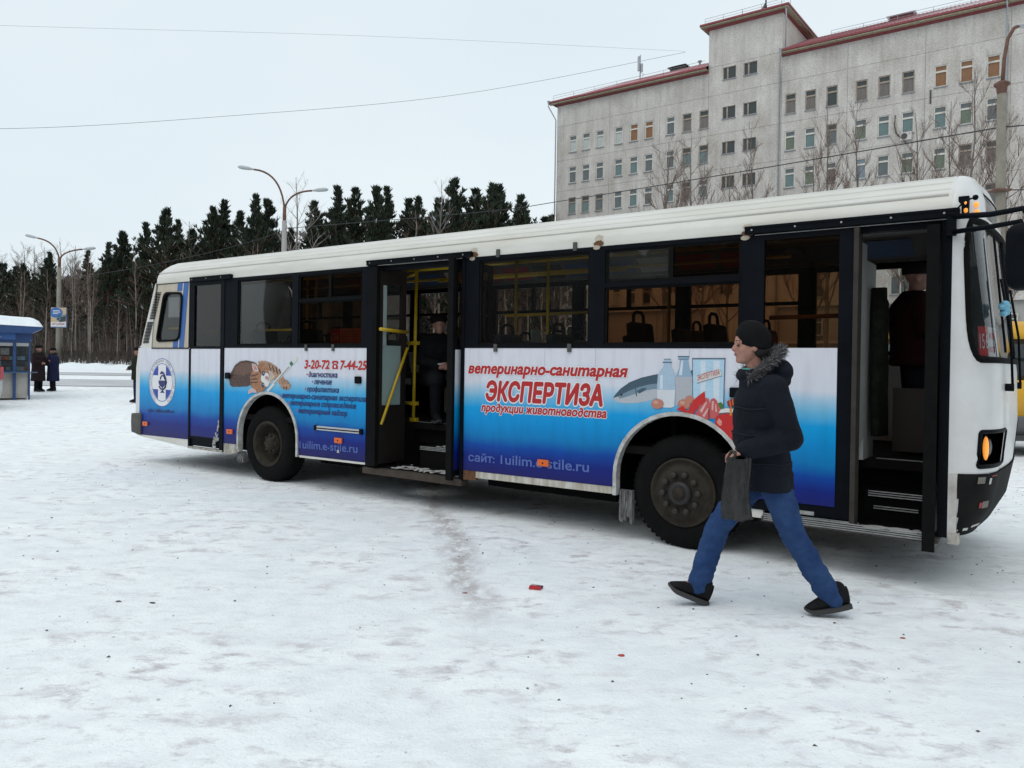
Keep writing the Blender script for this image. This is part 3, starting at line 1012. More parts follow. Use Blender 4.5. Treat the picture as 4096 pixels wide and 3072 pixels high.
# bare trees in front of the hospital
BBL = ['bare tree left of the stair tower, widest crown', 'bare tree under the left wing windows', 'bare tree against the left wing beside the tower', 'bare tree next to the tower edge',
       'bare tree in front of the stair tower windows', 'low bare tree left of the tower windows', 'tall bare tree right of the drain pipe', 'twin of the tall bare tree, a little nearer the lamp', 'small bare tree near the drain pipe foot',
       'bare tree below the boarded windows', 'bare tree beside the boarded windows', 'tallest bare tree beside the concrete lamp post', 'bare tree behind the lamp post at right', 'low bare tree under the air conditioner', 'tiny bare tree at the hospital corner']
for i, (x, y, h) in enumerate([(12.18, 62, 18.39), (12.88, 60, 16.46), (14.65, 64, 19.33), (14.64, 60, 16.3), (17.55, 58, 18.87), (16.62, 60, 16.16), (21.77, 54, 18.69), (22.6, 52, 18.71), (21.46, 56, 16.64), (25.94, 50, 17.25), (26.5, 48, 17.37), (26.94, 46, 18.8), (28.9, 46, 16.37), (25.1, 50, 14.57), (3.68, 70, 14.13)]):
    tree('bare_tree', BBL[i], x, y, h, BARES[i % 3], i * 1.9 + .3, (1.0, .6, .8, .6, .72, .7, .72, .7, .8, .9, .7, .8, .9, .8, .35)[i], 'bare trees before the hospital')
# the dark depth of the wood and its undergrowth
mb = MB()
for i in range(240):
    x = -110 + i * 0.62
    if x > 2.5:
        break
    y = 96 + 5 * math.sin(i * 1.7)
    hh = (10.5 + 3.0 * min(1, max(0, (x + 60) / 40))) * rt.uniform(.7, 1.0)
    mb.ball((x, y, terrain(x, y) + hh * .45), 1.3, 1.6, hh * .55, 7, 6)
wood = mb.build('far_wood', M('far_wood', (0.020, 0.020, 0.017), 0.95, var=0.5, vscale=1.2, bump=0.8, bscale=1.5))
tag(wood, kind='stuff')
mb = MB()
for i in range(5200):
    x, y = rt.uniform(-72, 3), rt.uniform(57, 88)
    z = terrain(x, y)
    hh = rt.uniform(1.0, 5.5)
    a, b_ = rt.uniform(-.18, .18) * hh, rt.uniform(-.12, .12) * hh
    w = rt.uniform(.012, .045)
    an = rt.uniform(0, 3.14)
    c_, s_ = w * math.cos(an), w * math.sin(an)
    mb.mat(0 if rt.random() < .7 else 1)
    mb.add([(x - c_, y - s_, z), (x + c_, y + s_, z), (x + a, y + b_, z + hh)], [(0, 1, 2)])
    for k in range(3):
        t = rt.uniform(.4, .9)
        p = (x + a * t, y + b_ * t, z + hh * t)
        q = (p[0] + rt.uniform(-.7, .7), p[1] + rt.uniform(-.5, .5), p[2] + rt.uniform(.2, .9))
        mb.add([(p[0], p[1], p[2] - .02), (p[0], p[1], p[2] + .02), q], [(0, 1, 2)])
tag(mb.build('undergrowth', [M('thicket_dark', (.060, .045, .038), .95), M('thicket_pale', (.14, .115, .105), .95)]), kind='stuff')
# clipped leafless hedge along the pavement
mb = MB()
for i in range(9000):
    x, y = rt.uniform(-62, -8), rt.uniform(55.5, 57.5)
    z = terrain(x, y)
    h0, h1 = rt.uniform(0, .6), rt.uniform(.7, 1.05)
    a = rt.uniform(-.25, .25)
    w = rt.uniform(.008, .022)
    mb.add([(x - w, y, z + h0), (x + w, y, z + h0), (x + a + w * .5, y + rt.uniform(-.1, .1), z + h1), (x + a - w * .5, y, z + h1)], [(0, 1, 2, 3)])
tag(mb.build('hedge', M('hedge_twigs', (0.085, 0.068, 0.058), 0.95)), 'long clipped leafless hedge behind the snow bank', 'hedge')
# unseen dark mass added behind the camera to darken the window reflections
mb = MB()
for i in range(150):
    a = R(170 + 200 * i / 150) + pi * 0
    rr = 46 + 6 * math.sin(i * 2.3)
    x, y = rr * math.cos(a), rr * math.sin(a)
    hh = rt.uniform(9, 14)
    mb.ball((x, y, hh * .45), 2.0, 2.0, hh * .55, 7, 6)
tag(mb.build('reflection_dark_mass', MATS['far_wood']), kind='stuff')

# ------------------------------------------------------------------ the city bus
# bus frame: x along the bus (0 at the front axle, forward positive), y from the kerb side (0) across to 2.5, z up
BYAW = 0.94505
bus = thing('city_bus', 'white city bus with blue veterinary advertising wrap and open doors', 'bus', (1.49756, 6.83322, -.012), math.atan2(-math.cos(BYAW), math.sin(BYAW)))
BW = 2.5
WHITE = M('bus_white', (0.68, 0.67, 0.635), 0.4, col2=(0.55, 0.525, 0.46), vscale=1.6, stretch=(0.5, 1, 3), coat=0.15)
BLACK = M('black_trim', (0.0035, 0.0045, 0.007), 0.55, var=0.3, vscale=4, spec=.07)
RUBBER = M('rubber', (0.006, 0.006, 0.006), 0.85, spec=.08, var=0.25, vscale=9)
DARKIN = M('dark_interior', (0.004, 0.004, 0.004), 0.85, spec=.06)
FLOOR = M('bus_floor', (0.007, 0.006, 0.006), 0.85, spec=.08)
CEIL = M('bus_ceiling', (0.12, 0.12, 0.115), 0.6, var=0.1)
ALU = M('alu_edge', (0.34, 0.34, 0.33), 0.45, 0.5, var=0.25, vscale=20)
YEL = M('yellow_rail', (0.50, 0.33, 0.012), 0.4, var=0.12, vscale=10)
BEIGE = M('beige_paint', (0.52, 0.46, 0.37), 0.5, col2=(0.42, 0.36, 0.28), vscale=3, stretch=(2, 1, .5))
BLUE = M('blue_stripe', (0.025, 0.10, 0.32), 0.45, var=0.15, vscale=4)
GRIME = M('grimy_skirt', (0.52, 0.50, 0.45), 0.7, col2=(0.16, 0.13, 0.10), vscale=6, stretch=(2, 1, 1))
RUST = M('rust', (0.17, 0.075, 0.03), 0.95, col2=(0.07, 0.035, 0.02), vscale=22)
ORANGE = M('orange_marker', (0.55, 0.10, 0.01), 0.3, emit=0.15)
AMBER = M('amber_lamp', (0.9, 0.33, 0.05), 0.3, emit=0.8)
SNOWB = M('dirty_snow_bits', (0.45, 0.45, 0.45), 0.9, col2=(0.30, 0.28, 0.27), vscale=14)
G_CLEAR = glass('window_clear', (0.66, 0.66, 0.64), haze=0.010)
G_BRONZE = glass('window_bronze', (0.29, 0.165, 0.085), haze=0.004, hazecol=(.3, .25, .2))
G_DUSTY = glass('window_dusty', (0.45, 0.45, 0.42), haze=0.05, hazecol=(.35, .35, .33))
G_FAR = glass('window_far', (0.66, 0.56, 0.48), haze=0.008)
G_FROST = glass('window_frosted', (0.75, 0.78, 0.80), rough=.4, haze=0.38, hazecol=(.7, .75, .78))
G_SCREEN = glass('windscreen', (0.90, 0.92, 0.92), haze=0.035, hazecol=(.46, .52, .54))

def wrap_material():
    """printed film: white at the belt, fading to sky blue, then deep blue at the skirt"""
    m = bpy.data.materials.new('printed_wrap')
    m.use_nodes = True
    nt = m.node_tree
    b = nt.nodes['Principled BSDF']
    b.inputs['Roughness'].default_value = 0.38
    b.inputs['Specular IOR Level'].default_value = 0.22
    tc = nt.nodes.new('ShaderNodeTexCoord')
    sx = nt.nodes.new('ShaderNodeSeparateXYZ')
    nt.links.new(tc.outputs['Object'], sx.inputs[0])
    no = nt.nodes.new('ShaderNodeTexNoise')
    no.inputs['Scale'].default_value = 2.2
    no.inputs['Detail'].default_value = 3
    mp = nt.nodes.new('ShaderNodeMapping')
    mp.inputs['Scale'].default_value = (0.8, 0, 1.5)
    nt.links.new(tc.outputs['Object'], mp.inputs[0])
    nt.links.new(mp.outputs[0], no.inputs['Vector'])
    w = nt.nodes.new('ShaderNodeMath')
    w.operation = 'MULTIPLY_ADD'
    w.inputs[1].default_value = 0.10
    nt.links.new(no.outputs['Fac'], w.inputs[0])
    nt.links.new(sx.outputs['Z'], w.inputs[2])
    mr = nt.nodes.new('ShaderNodeMapRange')
    mr.inputs['From Min'].default_value, mr.inputs['From Max'].default_value = 0.45, 1.85
    nt.links.new(w.outputs[0], mr.inputs['Value'])
    rp = nt.nodes.new('ShaderNodeValToRGB')
    cr = rp.color_ramp
    stops = [(0.42, (0.014, 0.011, 0.095)), (0.64, (0.004, 0.016, 0.19)), (0.76, (0.001, 0.055, 0.32)), (0.87, (0.001, 0.18, 0.46)), (1.00, (0.0005, 0.245, 0.58)), (1.15, (0.003, 0.31, 0.67)),
             (1.26, (0.13, 0.43, 0.66)), (1.36, (0.38, 0.55, 0.70)), (1.43, (0.62, 0.64, 0.72)), (1.75, (0.66, 0.66, 0.72))]
    for i, (z, c) in enumerate(stops):
        p = min(1, max(0, (z + 0.05 - 0.45) / 1.40))
        e = cr.elements[i] if i < 2 else cr.elements.new(p)
        e.position = p
        e.color = (*c, 1)
    nt.links.new(mr.outputs[0], rp.inputs[0])
    # the film stops short of the rear corner, which is plain white
    gt = nt.nodes.new('ShaderNodeMath')
    gt.operation = 'GREATER_THAN'
    gt.inputs[1].default_value = -8.965
    nt.links.new(sx.outputs['X'], gt.inputs[0])
    mx = nt.nodes.new('ShaderNodeMixRGB')
    mx.inputs[1].default_value = (0.66, 0.65, 0.64, 1)
    nt.links.new(gt.outputs[0], mx.inputs[0])
    nt.links.new(rp.outputs[0], mx.inputs[2])
    # runs of dirt
    n2 = nt.nodes.new('ShaderNodeTexNoise')
    n2.inputs['Scale'].default_value = 7
    n2.inputs['Detail'].default_value = 5
    m2 = nt.nodes.new('ShaderNodeMapping')
    m2.inputs['Scale'].default_value = (1.6, 0, 0.25)
    nt.links.new(tc.outputs['Object'], m2.inputs[0])
    nt.links.new(m2.outputs[0], n2.inputs['Vector'])
    r2 = nt.nodes.new('ShaderNodeValToRGB')
    r2.color_ramp.elements[0].position, r2.color_ramp.elements[1].position = 0.30, 0.55
    r2.color_ramp.elements[0].color = (0.90, 0.895, 0.885, 1)
    r2.color_ramp.elements[1].color = (1, 1, 1, 1)
    nt.links.new(n2.outputs['Fac'], r2.inputs[0])
    mm = nt.nodes.new('ShaderNodeMixRGB')
    mm.blend_type = 'MULTIPLY'
    mm.inputs[0].default_value = 1
    nt.links.new(mx.outputs[0], mm.inputs[1])
    nt.links.new(r2.outputs[0], mm.inputs[2])
    nt.links.new(mm.outputs[0], b.inputs['Base Color'])
    return m
WRAP = wrap_material()

def bpart(name, mb, mats, label=None, parent=None):
    return mb.build(name, mats, parent or bus, label)
def arch(c, a, ht, z0, n=22):
    """points of a wheel arch from its left foot over the top to its right foot"""
    zc = 0.60
    p = [(c - a, z0)]
    for i in range(n + 1):
        t = pi - pi * i / n
        p.append((c + a * math.cos(t), zc + (ht - zc) * math.sin(t)))
    p.append((c + a, z0))
    return p
AR, AF = -5.80, -0.03
TH = 0.05
# side panels with the print (rear quarter, rear leaf, mid-rear with arch, centre with arch, closed front leaf)
MB().prism([(-9.07, .425), (-7.615, .44), (-7.615, 1.765), (-9.005, 1.765), (-9.07, 1.45)], 0, TH).build('side_panel', WRAP, bus)
MB().prism([(-6.762, .45)] + [(-6.42, .455)] + [(x, max(z, .455)) for x, z in arch(AR, .62, 1.18, .455)] + [(-5.15, .415), (-3.945, .425), (-3.945, 1.768), (-6.762, 1.765)], 0, TH).build('side_panel', WRAP, bus)
pc = [(-2.472, .475), (-.66, .485)] + [(x, max(z, .485)) for x, z in arch(AF, .62, 1.195, .485)] + [(.60, .485), (.60, 1.772), (-2.472, 1.776)]
MB().prism(pc, 0, TH).build('side_panel', WRAP, bus)
for c, ht, l in ((AR, 1.18, .39), (AF, 1.195, .41)):
    bpart('wheel_arch_trim', MB().ribbon(arch(c, .637, ht + .016, l), arch(c, .602, ht - .020, l), -.018, .06), M('arch_trim', (0.58, 0.58, 0.57), .5, col2=(.28, .265, .25), vscale=12))
# skirts under the film
bpart('skirt', MB().prism([(-8.83, .39), (-7.62, .32), (-7.62, .437), (-9.06, .422)], .004, TH), WHITE)
bpart('skirt', MB().prism([(-6.76, .32), (-6.62, .30), (-6.40, .36), (-6.40, .452), (-6.76, .447)], .004, TH), GRIME)
bpart('skirt', MB().prism([(-5.15, .385), (-3.96, .395), (-3.96, .42), (-5.15, .412)], .004, TH), WHITE)
bpart('skirt', MB().prism([(-2.30, .405), (-.64, .415), (-.64, .482), (-2.30, .472)], .004, TH), M('scuffed_skirt', (.60, .59, .55), .6, col2=(.30, .25, .18), vscale=5, stretch=(2.5, 1, .5)))
bpart('skirt', MB().prism([(-2.472, .37), (-2.30, .38), (-2.30, .472), (-2.472, .472)], .004, TH), RUST, 'rusted skirt end beside the middle door')
bpart('skirt', MB().prism([(.585, .37), (.72, .37), (.72, .48), (.585, .48)], .004, TH), WHITE)
# window band: black pillars and rails
ZB, ZT = 1.768, 2.725
def pillar(x0, x1, z0=ZB, z1=ZT, y=-.004):
    return bpart('window_pillar', MB().box(x0, x1, y, .07, z0, z1), BLACK)
def rail_(x0, x1, z0, z1, y=-.004):
    return bpart('window_rail', MB().box(x0, x1, y, .06, z0, z1), BLACK)
pillar(-7.63, -7.585); pillar(-6.762, -6.47); pillar(-5.315, -5.20); pillar(-4.04, -3.945); pillar(-2.472, -2.285)
pillar(-.955, -.79); pillar(.505, .60)
for a, b in ((-6.47, -5.315), (-5.20, -4.04), (-2.285, -.955), (-.79, .505)):
    rail_(a, b, ZB, 1.802)
    rail_(a, b, 2.685, ZT)
def window(x0, x1, z0, z1, mat, split=None, vent=False, y=.02):
    w = bpart('window', MB().ribbon([(x0, z0), (x1, z0), (x1, z1), (x0, z1), (x0, z0)], [(x0 + .022, z0 + .022), (x1 - .022, z0 + .022), (x1 - .022, z1 - .022), (x0 + .022, z1 - .022), (x0 + .022, z0 + .022)], y - .012, y + .02), RUBBER)
    MB().quad((x0 + .02, y, z0 + .02), (x1 - .02, y, z0 + .02), (x1 - .02, y, z1 - .02), (x0 + .02, y, z1 - .02)).build('pane', mat, w)
    return w
window(-6.47, -5.315, 1.802, 2.685, G_CLEAR)
window(-5.20, -4.04, 1.802, 2.35, G_BRONZE)
window(-5.20, -4.62, 2.37, 2.685, G_BRONZE); window(-4.62, -4.04, 2.37, 2.685, G_BRONZE)
rail_(-5.20, -4.04, 2.35, 2.37, -.008)
window(-2.285, -.955, 1.802, 2.685, G_CLEAR)
window(-.79, .505, 1.802, 2.335, G_BRONZE)
window(-.79, -.135, 2.375, 2.685, G_DUSTY); window(-.135, .505, 2.375, 2.685, G_BRONZE)
rail_(-.79, .505, 2.335, 2.375, -.008)
# rear quarter: beige field with blue stripes, leaning window, louvres
def rear_u(z):
    for (z0, u0), (z1, u1) in zip(RU, RU[1:]):
        if z <= z1:
            return u0 + (u1 - u0) * (z - z0) / (z1 - z0)
    return RU[-1][1]
RU = [(.2, -8.98), (.43, -9.07), (.77, -9.115), (1.40, -9.10), (1.72, -9.00), (1.90, -8.94), (2.70, -8.61), (2.95, -8.52), (3.03, -8.46), (3.10, -8.36), (3.15, -8.15)]
q = [(-8.605, 1.767), (-7.632, 1.767), (-7.632, 2.718), (-8.50, 2.716)]
hole = [(-8.47, 1.88), (-7.885, 1.895), (-7.81, 2.55), (-8.262, 2.57)]
def rrect(c, r=.09, n=5):
    """corners of a quadrilateral rounded off"""
    out = []
    k = len(c)
    for i in range(k):
        p, a, b = Vector(c[i]), Vector(c[i - 1]), Vector(c[(i + 1) % k])
        u, v = (a - p).normalized() * r, (b - p).normalized() * r
        for j in range(n + 1):
            t = j / n
            w = (p + u) * (1 - t) ** 2 + p * 2 * t * (1 - t) + (p + v) * t * t
            out.append((w.x, w.y))
    return out
def band_between(outer_poly, inner, y, mat_i, mb):
    """flat sheet between a polygon and a loop inside it, by angle about the loop centre"""
    n = len(inner)
    cx, cz = sum(p[0] for p in inner) / n, sum(p[1] for p in inner) / n
    outp = []
    for x, z in inner:
        d = Vector((x - cx, z - cz))
        best = None
        for i in range(len(outer_poly)):
            a, b = Vector(outer_poly[i]), Vector(outer_poly[(i + 1) % len(outer_poly)])
            e = b - a
            den = d.x * e.y - d.y * e.x
            if abs(den) < 1e-9:
                continue
            t = ((a.x - cx) * e.y - (a.y - cz) * e.x) / den
            s = ((a.x - cx) * d.y - (a.y - cz) * d.x) / den
            if t > 0 and -1e-6 <= s <= 1 + 1e-6 and (best is None or t < best):
                best = t
        outp.append((cx + d.x * best, cz + d.y * best))
    return outp
inner = rrect(hole, .10, 5)
lp = band_between(q, inner, 0, 0, None)
mb = MB()
n = len(inner)
vs = [(x, -.004, z) for x, z in lp] + [(x, -.004, z) for x, z in inner]
mb.add(vs, [(i, (i + 1) % n, n + (i + 1) % n, n + i) for i in range(n)])
for c in q:                     # fill the corner slivers
    i = min(range(n), key=lambda k: (lp[k][0] - c[0]) ** 2 + (lp[k][1] - c[1]) ** 2)
    j = sorted(range(n), key=lambda k: (lp[k][0] - c[0]) ** 2 + (lp[k][1] - c[1]) ** 2)[1]
    mb.add([(lp[i][0], -.004, lp[i][1]), (c[0], -.004, c[1]), (lp[j][0], -.004, lp[j][1])], [(0, 1, 2)])
bpart('rear_quarter_panel', mb, BEIGE)
mb = MB()
def slant(x, z):
    return x + (z - 1.77) * .1205
for x0, x1, z0, z1 in ((-8.042, -7.914, 1.77, 1.868), (-8.042, -7.914, 2.60, 2.716), (-7.886, -7.758, 1.77, 2.716)):
    mb = MB()
    mb.add([(slant(x0, z0), -.007, z0), (slant(x1, z0), -.007, z0), (slant(x1, z1), -.007, z1), (slant(x0, z1), -.007, z1)], [(0, 1, 2, 3)])
    bpart('blue_stripe', mb, BLUE)
mb = MB()
mb.add([(-7.905, -.0062, 1.77), (-7.886, -.0062, 1.77), (slant(-7.886, 2.716), -.0062, 2.716), (slant(-7.905, 2.716), -.0062, 2.716)], [(0, 1, 2, 3)])
bpart('white_stripe', mb, WHITE)
mb = MB().box(-8.62, -7.632, -.010, .01, 1.752, 1.768)
mb.add([(-8.618, -.010, 1.768), (-8.604, -.010, 1.768), (-8.498, -.010, 2.716), (-8.512, -.010, 2.716)], [(0, 1, 2, 3)])
mb.box(-8.51, -7.632, -.010, .01, 2.716, 2.728)
bpart('panel_gasket', mb, RUBBER)
o_ = rrect([(x + (-.03 if x < -8 else .03), z + (-.03 if z < 2 else .03)) for x, z in hole], .11, 5)
wq = bpart('window', MB().ribbon(o_ + o_[:1], inner + inner[:1], -.022, .03), RUBBER)
mb = MB()
mb.add([(x, .012, z) for x, z in inner], [list(range(len(inner)))])
mb.build('pane', G_CLEAR, wq)
MB().box(-8.23, -7.94, .03, .035, 2.22, 2.52).build('paper_sheet', M('paper', (.55, .57, .60), .8), bus)
MB().box(-8.36, -7.82, .10, .11, 2.32, 2.62).build('window_blind', M('blind', (.34, .38, .40), .8), bus)
MB().tube([(-8.40, .14, 2.06), (-7.95, .14, 2.07)], .022, 8).build('grab_rail', YEL, bus)
louv = MB().box(-.075, .075, -.010, .004, -.006, .006).mesh('louvre_slat', DARKIN)
for k in range(17):
    z = 2.21 + k * .024
    o = link('louvre_slat', louv, bus)
    o.location = (rear_u(z) + .20, -.003, z)
    z = 1.875 + k * .0155 + .02 * (k > 99)
for k in range(15):
    z = 1.845 + k * .022
    o = link('louvre_slat', louv, bus)
    o.location = (rear_u(z) + .165, -.003, z)
# white rear corner of the near side above the belt
mb = MB()
zs = [1.765 + (2.735 - 1.765) * i / 14 for i in range(15)]
vs = []
for z in zs:
    e = rear_u(z)
    vs += [(e + .045, 0, z), (-8.60 + (z - 1.765) * .10, 0, z)]
mb.add(vs, [(2 * i, 2 * i + 1, 2 * i + 3, 2 * i + 2) for i in range(14)], True)
bpart('rear_corner_panel', mb, WHITE)
# roof: cove profile swept along the body
PROF = [(0.0, 2.722), (0.0, 2.80), (.022, 2.865), (.045, 2.885), (.052, 2.905), (.115, 2.965), (.19, 3.025), (.27, 3.066), (.42, 3.10), (.75, 3.13), (1.25, 3.14)]
def prof_full():
    return PROF + [(BW - y, z) for y, z in PROF[-2::-1]]
mb = MB()
pf = prof_full()
stations = [-8.50, -8.38, -8.2, -7.5, -6, -4.5, -3, -1.5, 0, 1.2, 2.05]
vs = []
for u in stations:
    for y, z in pf:
        uu = u
        if u < -8.1:
            uu = max(u, rear_u(min(z, 3.15)) + .02)
        vs.append((uu, y, z))
k = len(pf)
mb.add(vs, [(i * k + j, (i + 1) * k + j, (i + 1) * k + j + 1, i * k + j + 1) for i in range(len(stations) - 1) for j in range(k - 1)], True)
bpart('roof', mb, WHITE)
for y, z in ((.086, 2.943), (.155, 3.003), (.235, 3.053)):     # rolled seams along the cove
    bpart('roof_seam', MB().tube([(-8.2, y, z), (2.03, y, z)], .0012, 4), WHITE)
bpart('gutter', MB().tube([(-8.5, .045, 2.893), (2.02, .045, 2.893)], .012, 6), WHITE)
# rear face
mb = MB()
zs = [.42, .6, .77, 1.0, 1.4, 1.72, 1.9, 2.3, 2.7, 2.95, 3.03, 3.08, 3.12]
cols = []
def inset(z):
    if z <= 2.80:
        return 0.0
    for (y0, z0), (y1, z1) in zip(PROF, PROF[1:]):
        if z0 <= z <= z1:
            return y0 + (y1 - y0) * (z - z0) / max(1e-6, z1 - z0)
    return 1.25
vs = []
for z in zs:
    e, ins = rear_u(z), inset(z)
    for a, b in ((.05, 0), (.022, .012), (.006, .04), (0, .10)):
        vs.append((e + a, ins + b * (1 - ins), z))
    for a, b in ((0, .10), (.006, .04), (.022, .012), (.05, 0)):
        vs.append((e + a, BW - ins - b * (1 - ins), z))
mb.add(vs, [(i * 8 + j, (i + 1) * 8 + j, (i + 1) * 8 + j + 1, i * 8 + j + 1) for i in range(len(zs) - 1) for j in range(7)], True)
bpart('rear_face', mb, M('rear_white', (.66, .66, .65), .4, var=.06, vscale=2))
mb = MB().prism([(-9.15, .45), (-8.89, .42), (-8.875, .74), (-8.90, .76), (-9.155, .745), (-9.165, .62)], -.03, .5)
bevel(bpart('rear_bumper', mb, M('bumper_grey', (.075, .07, .066), .8, var=.2, vscale=6)), .02)
bpart('rear_bumper', MB().box(-9.16, -9.05, .5, BW - .0, .46, .75), MATS['bumper_grey'])
# far side wall
mb = MB().box(-9.05, 2.05, BW - .05, BW, .30, 1.765)  # carried down low to keep light from leaking under the bus
bpart('far_side_panel', mb, M('far_white', (.5, .5, .5), .6))
fp = [-9.0, -8.36, -7.0, -5.48, -4.00, -2.55, -1.08, .38, 1.98]
for i, u in enumerate(fp):
    bpart('window_pillar', MB().box(u - .075, u + .075, BW - .07, BW - .002, 1.765, 2.72), BLACK)
for i in range(len(fp) - 1):
    a, b = fp[i] + .075, fp[i + 1] - .075
    if i == 0:
        bpart('far_corner_panel', MB().box(a, b, BW - .06, BW - .01, 1.765, 2.72), WHITE)
        continue
    w = bpart('window', MB().ribbon([(a, 1.765), (b, 1.765), (b, 2.722), (a, 2.722), (a, 1.765)], [(a + .02, 1.80), (b - .02, 1.80), (b - .02, 2.655), (a + .02, 2.655), (a + .02, 1.80)], BW - .06, BW - .01), BLACK)
    if i < 7:
        w2 = MB().box(a, b, BW - .055, BW - .015, 2.31, 2.35).box((a + b) / 2 - .025, (a + b) / 2 + .025, BW - .055, BW - .015, 2.35, 2.655)
        w2.build('transom', BLACK, w)
    mt = {1: G_FROST, 2: G_FROST, 3: G_CLEAR, 7: G_CLEAR}.get(i, G_FAR)
    MB().quad((a, BW - .03, 1.80), (b, BW - .03, 1.80), (b, BW - .03, 2.655), (a, BW - .03, 2.655)).build('pane', mt, w)
# floor, ceiling, wheel boxes, underside
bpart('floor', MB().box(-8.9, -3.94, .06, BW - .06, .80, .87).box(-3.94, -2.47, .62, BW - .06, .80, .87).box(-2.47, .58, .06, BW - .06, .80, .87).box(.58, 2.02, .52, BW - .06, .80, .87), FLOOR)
bpart('ceiling', MB().box(-8.3, 2.0, .30, BW - .30, 2.96, 2.985), CEIL)
mb = MB()
for y0, y1 in ((.06, .30), (BW - .06, BW - .30)):
    mb.add([(-8.3, y0, 2.73), (2.0, y0, 2.73), (2.0, y1, 2.965), (-8.3, y1, 2.965)], [(0, 1, 2, 3)])
bpart('ceiling_cove', mb, CEIL)
ads = [M('ad_red', (.30, .04, .05), .6), M('ad_pale', (.42, .42, .40), .6), M('ad_blue', (.06, .10, .20), .6), M('ad_dark', (.06, .06, .06), .6)]
for i in range(16):
    u = -6.8 + i * .52
    mb = MB()
    y0, z0, y1, z1 = BW - .10, 2.78, BW - .255, 2.932
    mb.add([(u, y0 - .012, z0 - .012), (u + .44, y0 - .012, z0 - .012), (u + .44, y1 - .012, z1 - .012), (u, y1 - .012, z1 - .012)], [(0, 1, 2, 3)])
    bpart('ceiling_poster', mb, ads[(i * 3 + i // 3) % 4])
for c in (-5.82, 0.0):
    for y0, y1 in ((.055, .60), (BW - .60, BW - .055)):
        yi = y1 if y0 < 1 else y0
        mb = MB().box(c - .70, c + .70, min(y0, y1), max(y0, y1), 1.24, 1.26).box(c - .70, c + .70, yi - .01, yi + .01, .45, 1.24)
        mb.box(c - .70, c - .68, min(y0, y1), max(y0, y1), .45, 1.24).box(c + .68, c + .70, min(y0, y1), max(y0, y1), .45, 1.24)
        bpart('wheel_housing', mb, DARKIN)
mb = MB().box(-8.4, -6.6, .30, 2.4, .33, .80).box(-5.0, -4.0, .22, 2.4, .31, .80).box(-2.3, -.75, .22, 2.4, .30, .80).box(-5.9, -5.72, .3, 2.2, .40, .60).box(-.09, .09, .3, 2.2, .38, .58).box(-3.9, -2.5, .75, 2.4, .29, .80).box(.75, 2.0, .75, 2.4, .29, .80)  # boxes made to hang low, blocking light to deepen the shade beneath
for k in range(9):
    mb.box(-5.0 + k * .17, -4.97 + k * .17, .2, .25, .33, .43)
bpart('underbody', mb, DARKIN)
# wheels: tyre, rim, hub, nuts
def wheel(u, y, front, flip=False):
    s = -1 if not flip else 1
    t = MB()
    R0 = .503
    prof = [(.285, .03), (.30, -.005), (.34, -.018), (.41, -.022), (.455, -.012), (.485, .015), (.50, .05), (R0, .08), (R0, .19), (.50, .22), (.46, .26), (.30, .26)]
    t.lathe(prof, 48, 'y', caps=(False, False))
    w = t.build('wheel', RUBBER, bus)
    w.location = (u, y, .498)
    gr = MB()
    for k in range(56):
        a = 2 * pi * k / 56
        c_, s_ = math.cos(a), math.sin(a)
        for yy in (.035, .115, .175):
            p = Vector((c_ * (R0 - .004), yy, s_ * (R0 - .004)))
            tt_ = Vector((-s_, 0, c_)) * .016
            nn = Vector((c_, 0, s_)) * .007
            gr.add([p - tt_, p + tt_, p + tt_ + nn + Vector((0, .045, 0)), p - tt_ + nn + Vector((0, .045, 0)), p - tt_ + nn, p + tt_ + nn], [(0, 1, 5, 4), (4, 5, 2, 3)])
    g_ = gr.build('tread_blocks', RUBBER, w)
    g_['kind'] = 'stuff'
    RIM = M('rim_brown', (.040, .033, .024), .8, .1, spec=.25, col2=(.018, .014, .011), vscale=9)
    if front:
        pr = [(.30, .03), (.305, -.02), (.29, -.028), (.275, -.008), (.255, .005), (.215, -.035), (.20, -.045), (.12, -.05), (.11, -.05)]
    else:
        pr = [(.30, .03), (.305, -.012), (.285, -.022), (.262, -.005), (.250, .10), (.225, .145), (.12, .16)]
    MB().lathe(pr, 40, 'y', caps=(False, True)).build('rim', RIM, w)
    if front:
        MB().lathe([(.105, -.048), (.105, -.085), (.085, -.10)], 28, 'y').build('hub_ring', M('hub_black', (.015, .014, .013), .6), w)
        MB().lathe([(.06, -.095), (.06, -.115), (.045, -.13), (.01, -.135)], 20, 'y').build('hub_cap', RIM, w)
        nut = MB().lathe([(.030, 0), (.030, -.03), (.022, -.042), (.012, -.045)], 8, 'y').mesh('wheel_nut', M('nut_dark', (.03, .026, .022), .6, .3))
        for k in range(10):
            a = 2 * pi * (k + .1) / 10
            o = link('wheel_nut', nut, w)
            o.location = (.165 * math.cos(a), -.047, .165 * math.sin(a))
    else:
        MB().lathe([(.15, .16), (.145, .08), (.13, .05), (.09, .04), (.085, .01), (.02, .0)], 24, 'y').build('hub_cap', RIM, w)
        nut = MB().lathe([(.016, 0), (.016, -.02), (.01, -.024)], 6, 'y').mesh('wheel_nut', M('nut_dark', (.03, .026, .022), .6, .3))
        for k in range(8):
            a = 2 * pi * k / 8
            o = link('wheel_nut', nut, w)
            o.location = (.112 * math.cos(a), .045, .112 * math.sin(a))
    return w
wheel(0, .05, True)
wheel(-5.84, .05, False)
for u in (0, -5.84):
    w = wheel(u, BW - .05, False)
    w.rotation_euler = (0, 0, pi)
